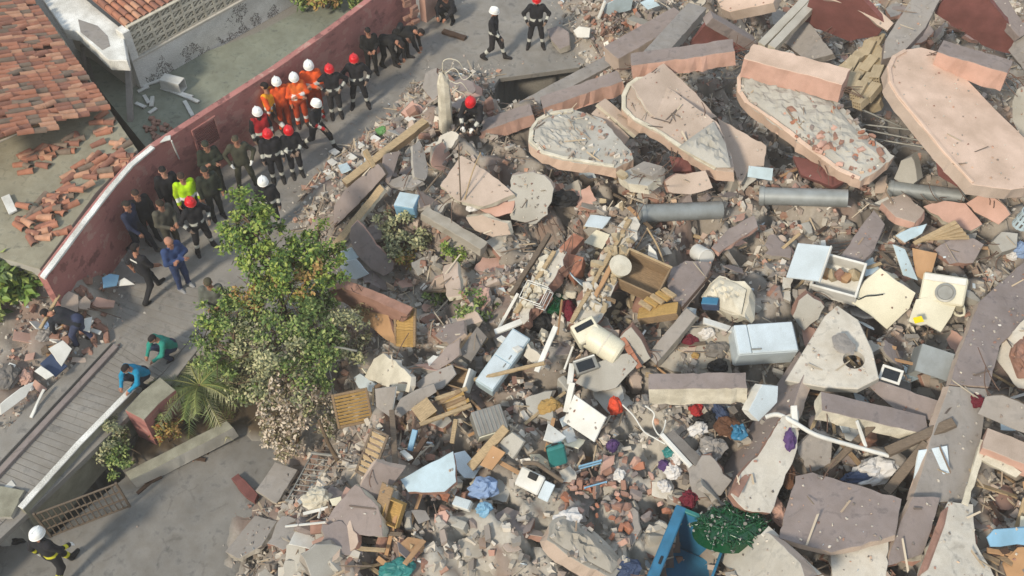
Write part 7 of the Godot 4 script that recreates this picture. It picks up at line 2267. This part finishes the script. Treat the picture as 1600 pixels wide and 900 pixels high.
func make_people():
	var black = lin(0.10, 0.10, 0.115)
	var silver = lin(0.72, 0.72, 0.68)
	var orange = lin(0.84, 0.33, 0.12)
	var olive = lin(0.24, 0.24, 0.19)
	var navy = lin(0.13, 0.16, 0.25)
	var white = lin(0.85, 0.85, 0.83)
	var red = lin(0.62, 0.10, 0.12)
	var glove = {"top": black, "legs": black, "band": silver, "hand": lin(0.7, 0.7, 0.68)}
	var fire = func(h, extra = {}):
		var d = {"top": black, "legs": black, "band": silver, "helmet": h, "hand": lin(0.5, 0.42, 0.36)}
		d.merge(extra, true)
		return d
	var org = func(extra = {}):
		var d = {"top": orange, "legs": lin(0.70, 0.26, 0.11), "helmet": "white", "boots": lin(0.2, 0.14, 0.12)}
		d.merge(extra, true)
		return d
	person("rescuer in plain orange overalls and white helmet by the wall", 448, 203, 0.5, "stand", org.call())
	person("rescuer in orange with a white strap harness between two orange colleagues", 474, 196, 0.4, "fold", org.call({"band": white, "vest": lin(0.86, 0.42, 0.16)}))
	person("tallest rescuer in orange jacket with silver belt nearest the wall", 497, 182, 0.3, "fold", org.call({"band": silver}), 0.0, Vector3.ZERO, 1.06)
	person("rescuer in dark jacket and red helmet next to the orange team", 527, 183, 0.25, "hips", fire.call("red", {"legs": lin(0.16, 0.15, 0.16)}))
	person("rescuer with red helmet and hands on hips facing the street alone", 564, 167, 0.1, "wide", fire.call("red"))
	person("bareheaded person in a yellow orange vest walking at the group edge", 432, 210, -1.9, "walk", {"top": orange, "vest": lin(0.90, 0.62, 0.12), "band": white, "legs": lin(0.30, 0.24, 0.22)})
	person("striding rescuer with white helmet and red shouldered dark jacket", 500, 233, 1.2, "stride", fire.call("white", {"sleeve": red}))
	person("rescuer with white helmet and red collar behind the red helmeted pair", 420, 250, 0.6, "stand", fire.call("white", {"vest": red}))
	person("rescuer with red helmet, left one of the pair below the orange team", 436, 284, 0.3, "stand", fire.call("red"))
	person("smaller rescuer with red helmet, right one of the pair below the orange team", 466, 275, 0.4, "front", fire.call("red"), 0.0, Vector3.ZERO, 0.96)
	person("rescuer with white helmet half hidden behind the tree top", 430, 358, 0.2, "stand", fire.call("white"))
	person("soldier in olive with white gloves facing the street", 388, 292, 0.3, "wide", {"top": olive, "legs": olive, "hair": lin(0.26, 0.24, 0.18), "hand": white})
	person("soldier in dark green standing close behind a second soldier", 343, 300, 0.5, "fold", {"top": lin(0.16, 0.18, 0.14), "legs": lin(0.15, 0.16, 0.13), "hair": lin(0.18, 0.19, 0.15)})
	person("dark green soldier beside the yellow vested person", 342, 340, 0.6, "stand", {"top": lin(0.17, 0.19, 0.15), "legs": lin(0.15, 0.16, 0.14), "hair": lin(0.15, 0.15, 0.12)})
	person("person in a bright yellow green safety vest by the wall", 308, 350, 0.5, "stand", {"top": lin(0.62, 0.74, 0.06), "vest": lin(0.70, 0.88, 0.05), "legs": lin(0.14, 0.14, 0.17), "band": white, "hair": lin(0.22, 0.16, 0.12)})
	person("person in black with a pale face left of the yellow vest", 280, 340, 0.5, "stand", {"top": black, "legs": black, "skin": lin(0.70, 0.52, 0.44)})
	person("rescuer with red helmet beside the yellow vest, legs apart", 322, 390, 0.7, "wide", fire.call("red"))
	person("person in black against the dark red wall", 240, 376, 0.7, "stand", {"top": black, "legs": lin(0.14, 0.14, 0.15), "hair": lin(0.2, 0.15, 0.12)})
	person("person in grey olive clothes between wall and red helmet", 276, 392, 0.9, "front", {"top": lin(0.30, 0.29, 0.25), "legs": lin(0.27, 0.26, 0.22), "hair": lin(0.17, 0.14, 0.1)})
	person("person in a navy jacket with a pale collar at the wall", 226, 394, 1.3, "walk", {"top": navy, "legs": lin(0.13, 0.14, 0.18), "hair": lin(0.16, 0.14, 0.12), "boots": lin(0.3, 0.28, 0.25)})
	var bs = person("person in a black shirt walking with white print on the back", 240, 462, 2.6, "walk", {"top": black, "legs": lin(0.13, 0.13, 0.14), "hair": lin(0.10, 0.08, 0.07), "sleeve": lin(0.62, 0.44, 0.35)})
	obj("back_print", boxmesh(Vector3(0.2, 0.055, 0.01), "white", 0.003), bs, Vector3(0, 1.34, -0.124))
	person("bald person in a blue suit standing alone on the street", 290, 450, 0.9, "fold", {"top": lin(0.18, 0.26, 0.42), "legs": lin(0.16, 0.22, 0.36), "hair": lin(0.62, 0.45, 0.37), "boots": lin(0.55, 0.55, 0.55)})
	person("person in grey camouflage with a dark cap beside the tree", 350, 512, 0.2, "front", {"top": lin(0.36, 0.37, 0.34), "legs": lin(0.28, 0.29, 0.26), "hair": lin(0.28, 0.26, 0.2)})
	person("person in a green jacket squatting on the ramp", 266, 556, -0.7, "crouch", {"top": lin(0.14, 0.50, 0.44), "legs": lin(0.16, 0.20, 0.30)}, 0.0, Vector3.ZERO, 0.88)
	person("person in a bright blue jacket sitting on the wall edge", 224, 600, -0.5, "crouch", {"top": lin(0.05, 0.48, 0.62), "legs": lin(0.14, 0.15, 0.2)}, 0.0, Vector3.ZERO, 0.88)
	person("firefighter with white helmet and yellow bands in the courtyard", 104, 898, 2.7, "walk", {"top": black, "legs": black, "helmet": "white", "band": lin(0.80, 0.78, 0.20), "hand": white}, 0.0, Vector3.ZERO, 1.05)
	lump("black_kit_bag", "black kit bag on the courtyard floor beside the firefighter", "bag", 34, 838, 0.0, 0.24, 0.2, 0.2, "black", 0.3, 0.3)
	person("person in dark top and jeans stooping over the left heap", 132, 536, -1.7, "bend", {"top": lin(0.11, 0.12, 0.15), "legs": lin(0.20, 0.23, 0.33)}, 0.0, Vector3.ZERO, 0.95)
	person("person in black squatting first in the dark trio at the wall", 583, 116, 0.3, "front", {"top": lin(0.06, 0.06, 0.07), "legs": lin(0.06, 0.06, 0.07)}, 0.0, Vector3.ZERO, 0.92)
	person("person in black bending in the middle of the dark trio", 608, 104, 0.9, "bend", {"top": lin(0.06, 0.06, 0.07), "legs": lin(0.06, 0.06, 0.07)})
	person("person in black with a pack last in the dark trio", 630, 94, 1.4, "bend", {"top": lin(0.06, 0.06, 0.07), "legs": lin(0.06, 0.06, 0.07), "pack": "black"})
	person("rescuer with red helmet crouching at the column stump", 742, 200, -0.3, "crouch", fire.call("red", {"hand": white}), 0.1, Vector3.ZERO, 1.05)
	person("walking rescuer with white helmet in the middle of the far street", 772, 93, 1.3, "walk", fire.call("white", {"legs": lin(0.14, 0.13, 0.14)}))
	person("rescuer with red helmet and legs apart at the far end of the street", 837, 74, 0.0, "wide", fire.call("red"))
	person("crouching person in black with a white cap at the wall end", 702, 32, -0.4, "crouch", {"top": black, "legs": black, "hair": white})

# ---------- loose debris ----------
func make_scatter():
	var kinds = [["concrete", 4], ["brick", 4], ["beige", 3], ["dust", 4], ["white", 3], ["mauve", 3]]
	# larger pieces one can pick apart: each its own thing, named by where it lies
	var zones = [["between the column stump and the brown slabs", "stump", [580, 215, 680, 110, 760, 120, 780, 230, 660, 300, 560, 330]],
		["below the rounded balcony slabs", "balconies", [860, 280, 1000, 300, 1200, 290, 1400, 300, 1380, 420, 1180, 440, 900, 370]],
		["in the pit beside the trees", "pit", [570, 330, 800, 340, 820, 500, 700, 560, 640, 500, 560, 440]],
		["under the top edge slabs", "top", [900, 20, 1150, 0, 1600, 0, 1600, 60, 1300, 100, 1000, 120]],
		["in the lowest rubble by the courtyard", "low", [470, 760, 620, 780, 680, 900, 400, 900, 440, 800]],
		["around the kitchen appliances", "kitchen", [1180, 440, 1560, 380, 1500, 640, 1200, 640]],
		["in the middle of the wrecked furniture", "middle", [640, 560, 1000, 500, 1140, 620, 1000, 680, 660, 760]],
		["along the lower right walls", "right", [1240, 640, 1600, 640, 1600, 900, 1240, 900]],
		["around the dusty floor in front", "front", [700, 760, 1100, 720, 1100, 900, 680, 900]]]
	for zn in zones:
		var poly = flat_poly(zn[2], 0.8)
		var lo = poly[0]
		var hi = poly[0]
		for q in poly:
			lo = lo.min(q)
			hi = hi.max(q)
		var made = 0
		var tries = 0
		while made < 34 and tries < 600:
			tries += 1
			var q = Vector2(rng.randf_range(lo.x, hi.x), rng.randf_range(lo.y, hi.y))
			if not Geometry2D.is_point_in_polygon(q, poly):
				continue
			var y = floor_at(q.x, q.y)
			var kd = kinds[[0, 0, 1, 1, 2, 3, 3, 5, 0, 1][rng.randi() % 10]]
			var s = exp(rng.randf_range(log(0.13), log(0.42)))
			var o = obj(("brick_lump" if kd[0] == "brick" else "concrete_lump"), chunk_mesh(kd[0], rng.randi() % 4), null, Vector3(q.x, y + s * 0.12, q.y), Vector3(rng.randf() * 6, rng.randf() * 6, rng.randf() * 6))
			o.scale = Vector3(s * rng.randf_range(0.8, 1.4), s * rng.randf_range(0.4, 0.8), s * rng.randf_range(0.7, 1.1))
			var w = "red brick" if kd[0] == "brick" else "concrete"
			tag(o, "broken %s lump %s" % [w, zn[0]], "lump", "%s lumps %s" % [w, zn[0]])
			made += 1
	# flat shards of broken floor and wall, tilted over one another
	var shapes = []
	for k in 10:
		var pts = []
		var nn = 4 + k % 3
		for i in nn:
			var an = TAU * i / nn + rng.randf_range(-0.35, 0.35)
			pts.append(Vector3(cos(an) * rng.randf_range(0.35, 0.55), 0, sin(an) * rng.randf_range(0.25, 0.45)))
		shapes.append(pts)
	for zn in zones:
		var poly = flat_poly(zn[2], 0.8)
		var lo = poly[0]
		var hi = poly[0]
		for q in poly:
			lo = lo.min(q)
			hi = hi.max(q)
		var made = 0
		while made < 30:
			var q = Vector2(rng.randf_range(lo.x, hi.x), rng.randf_range(lo.y, hi.y))
			if not Geometry2D.is_point_in_polygon(q, poly):
				continue
			made += 1
			var k = rng.randi() % 10
			var m = ["mauve", "concrete", "grey", "beige", "plaster", "dust", "salmon", "mauve"][rng.randi() % 8]
			var key = "shard_%s_%d" % [m, k]
			if not geo.has(key):
				geo[key] = plate_mesh(shapes[k], Vector3.UP, 0.13, m, ["broken", "brick", "broken"][k % 3], 0.05, 0.01)
			var s = exp(rng.randf_range(log(0.35), log(1.05)))
			var o = obj("floor_shard", geo[key], null, Vector3(q.x, floor_at(q.x, q.y) + rng.randf_range(0.08, 0.3) * s, q.y), Vector3(rng.randfn(0.1, 0.4), rng.randf() * TAU, rng.randfn(0, 0.4)))
			o.scale = Vector3(s, minf(s, 0.8), s)
			tag(o, "tilted shard of broken floor slab " + zn[0], "shard", "floor shards " + zn[0])
	# splintered laths, tubes and torn sheets among the furniture, each its own thing
	var junk = [["between the trees and the pale cabinet", [560, 560, 760, 520, 780, 640, 620, 700]], ["between the pale cabinet and the fridge", [780, 480, 1140, 440, 1140, 600, 820, 640]], ["between the boxed air unit and the orange bag", [640, 640, 940, 600, 940, 760, 700, 780]], ["around the open appliance and the fridge", [1160, 420, 1500, 400, 1480, 600, 1180, 600]], ["in the lowest rubble above the bottom edge", [470, 780, 680, 780, 680, 900, 420, 900]], ["among the slabs above the purple cloth", [1240, 600, 1460, 600, 1460, 760, 1240, 740]], ["in the gap below the peach sided beam", [1500, 600, 1600, 600, 1600, 900, 1520, 820]], ["under the rounded balconies", [860, 260, 1380, 260, 1380, 400, 880, 400]]]
	for jk in junk:
		var poly = flat_poly(jk[1], 0.9)
		var lo = poly[0]
		var hi = poly[0]
		for q in poly:
			lo = lo.min(q)
			hi = hi.max(q)
		var made = 0
		while made < 26:
			var q = Vector2(rng.randf_range(lo.x, hi.x), rng.randf_range(lo.y, hi.y))
			if not Geometry2D.is_point_in_polygon(q, poly):
				continue
			made += 1
			var y = floor_at(q.x, q.y) + rng.randf_range(0.08, 0.35)
			var yaw = rng.randf() * PI
			if made % 3 != 0:
				var ln = rng.randf_range(0.3, 1.1)
				var m = ["wood", "palewood", "greywood", "white", "darkwood", "palewood", "cardboard"][rng.randi() % 7]
				var o = obj("splintered_lath", boxmesh(Vector3(ln, 0.03, rng.randf_range(0.035, 0.1)), m, 0.004), null, Vector3(q.x, y, q.y), Vector3(rng.randfn(0, 0.25), yaw, rng.randfn(0, 0.25)))
				tag(o, "splintered lath " + jk[0], "lath", "laths " + jk[0])
			else:
				var rx = rng.randf_range(0.12, 0.34)
				var pts = []
				var nn = 4 + rng.randi() % 3
				for k in nn:
					var an = TAU * k / nn + rng.randf_range(-0.3, 0.3)
					pts.append(Vector3(cos(an) * rx, 0, sin(an) * rx * 0.75))
				var m = ["white", "paleblue", "cardboard", "grey", "ivory", "enamel", "mauve"][rng.randi() % 7]
				var o = obj("torn_sheet", plate_mesh(pts, Vector3.UP, 0.02, m, m, 0.01, 0.004), null, Vector3(q.x, y + 0.05, q.y), Vector3(rng.randfn(0.15, 0.3), yaw, rng.randfn(0, 0.3)))
				tag(o, "torn scrap of sheet " + jk[0], "sheet", "sheet scraps " + jk[0])
	# crumbs nobody could count
	var sets = [["concrete_rubble", "countless grey concrete crumbs strewn over the collapse", 42000, [lin(0.60, 0.575, 0.54), lin(0.68, 0.65, 0.60), lin(0.50, 0.47, 0.44), lin(0.74, 0.71, 0.66), lin(0.62, 0.565, 0.52)]],
		["brick_rubble", "countless red and orange brick crumbs strewn over the collapse", 12000, [lin(0.60, 0.46, 0.40), lin(0.68, 0.53, 0.45), lin(0.54, 0.41, 0.36), lin(0.65, 0.56, 0.49)]],
		["plaster_debris", "countless pale plaster and paint flakes over the collapse", 6000, [lin(0.80, 0.77, 0.70), lin(0.84, 0.82, 0.78), lin(0.76, 0.66, 0.56), lin(0.72, 0.76, 0.78)]],
		["wood_splinters", "countless splinters of wood, wire and lath over the collapse", 4600, [lin(0.68, 0.61, 0.51), lin(0.52, 0.45, 0.38), lin(0.72, 0.67, 0.59), lin(0.40, 0.35, 0.31), lin(0.58, 0.52, 0.45)]]]
	for si in sets.size():
		var s = sets[si]
		var xf = []
		var cs = []
		while xf.size() < s[2]:
			var q = Vector2(rng.randf_range(-17, 17), rng.randf_range(-29, -7))
			var y = floor_at(q.x, q.y)
			if y < -1.3:
				continue
			var inside = Geometry2D.is_point_in_polygon(q, pile)
			var near = 0.0
			if not inside:
				var d = maxf(signed_distance(pile, q), signed_distance(heap, q))
				near = maxf(exp(d * 4.5), 0.012) if d < 0.0 else 1.0
				if y <= -0.7:
					near *= 0.5
				if y > 0.3 and d < 0.0 or rng.randf() > near:
					continue
			if si == 3 and not inside:
				continue
			if inside and soft.get_noise_2d(q.x * 5.0 + 700.0 + si * 90.0, q.y * 5.0) < rng.randf_range(-0.5, 0.15):
				continue
			if si > 0 and rng.randf() < 0.75 and Geometry2D.is_point_in_polygon(q, powder):
				continue
			if si == 1 and soft.get_noise_2d(q.x * 2.0, q.y * 2.0 + 90.0) < rng.randf_range(-0.5, 0.25):
				continue
			var size = exp(lerpf(log(0.014), log(0.15), pow(rng.randf(), 1.3))) * (0.45 if not inside else 1.0)
			var roll = rng.randf()
			if inside and roll < 0.5:
				var best = -9.0
				var take = 0.0
				for t in tops:
					if q.x > t.lo.x and q.x < t.hi.x and q.y > t.lo.y and q.y < t.hi.y and Geometry2D.is_point_in_polygon(q, t.poly):
						var h = t.at.y - (t.n.x * (q.x - t.at.x) + t.n.z * (q.y - t.at.z)) / t.n.y
						if h > best:
							best = h
							take = t.crumbs
				if best > y:
					if rng.randf() > take:
						continue
					y = best
					size = minf(size, 0.034 if take < 1.0 else 0.08)
			var b = Basis.from_euler(Vector3(rng.randf() * 6, rng.randf() * 6, rng.randf() * 6)) * Basis.from_scale(Vector3(size * rng.randf_range(0.8, 1.8), size * (0.7 if si < 2 else 0.25), size) if si < 3 else Vector3(rng.randf_range(0.12, 0.5), 0.012, rng.randf_range(0.012, 0.035)))
			if si == 3:
				b = Basis.from_euler(Vector3(rng.randfn(0, 0.3), rng.randf() * 6, rng.randfn(0, 0.3))) * Basis.from_scale(Vector3(rng.randf_range(0.12, 0.5), 0.014, rng.randf_range(0.014, 0.035)))
				y += rng.randf_range(0.0, 0.12)
			xf.append(Transform3D(b, Vector3(q.x, y + size * 0.2, q.y)))
			cs.append(s[3][rng.randi() % s[3].size()] * rng.randf_range(0.75, 1.2))
		var mm = MultiMesh.new()
		mm.transform_format = MultiMesh.TRANSFORM_3D
		mm.use_colors = true
		mm.mesh = crumb_mesh(si)
		mm.instance_count = xf.size()
		for i in xf.size():
			mm.set_instance_transform(i, xf[i])
			mm.set_instance_color(i, cs[i])
		var o = MultiMeshInstance3D.new()
		o.name = numbered(s[0])
		o.multimesh = mm
		add_child(o)
		tag(o, s[1], "rubble", "", "stuff")

func crumb_mesh(k) -> ArrayMesh:
	var r = RandomNumberGenerator.new()
	r.seed = 50 + k
	var c = []
	for i in 8:
		c.append(Vector3((i & 1) - 0.5, ((i >> 1) & 1) - 0.5, (i >> 2) - 0.5) + Vector3(r.randf_range(-0.2, 0.2), r.randf_range(-0.2, 0.2), r.randf_range(-0.2, 0.2)))
	var st = begin()
	for f in [[0, 1, 3, 2], [4, 5, 7, 6], [0, 1, 5, 4], [2, 3, 7, 6], [0, 2, 6, 4], [1, 3, 7, 5]]:
		quad(st, c[f[0]], c[f[1]], c[f[2]], c[f[3]], c[f[0]] + c[f[2]])
	return done(st, "rubble")
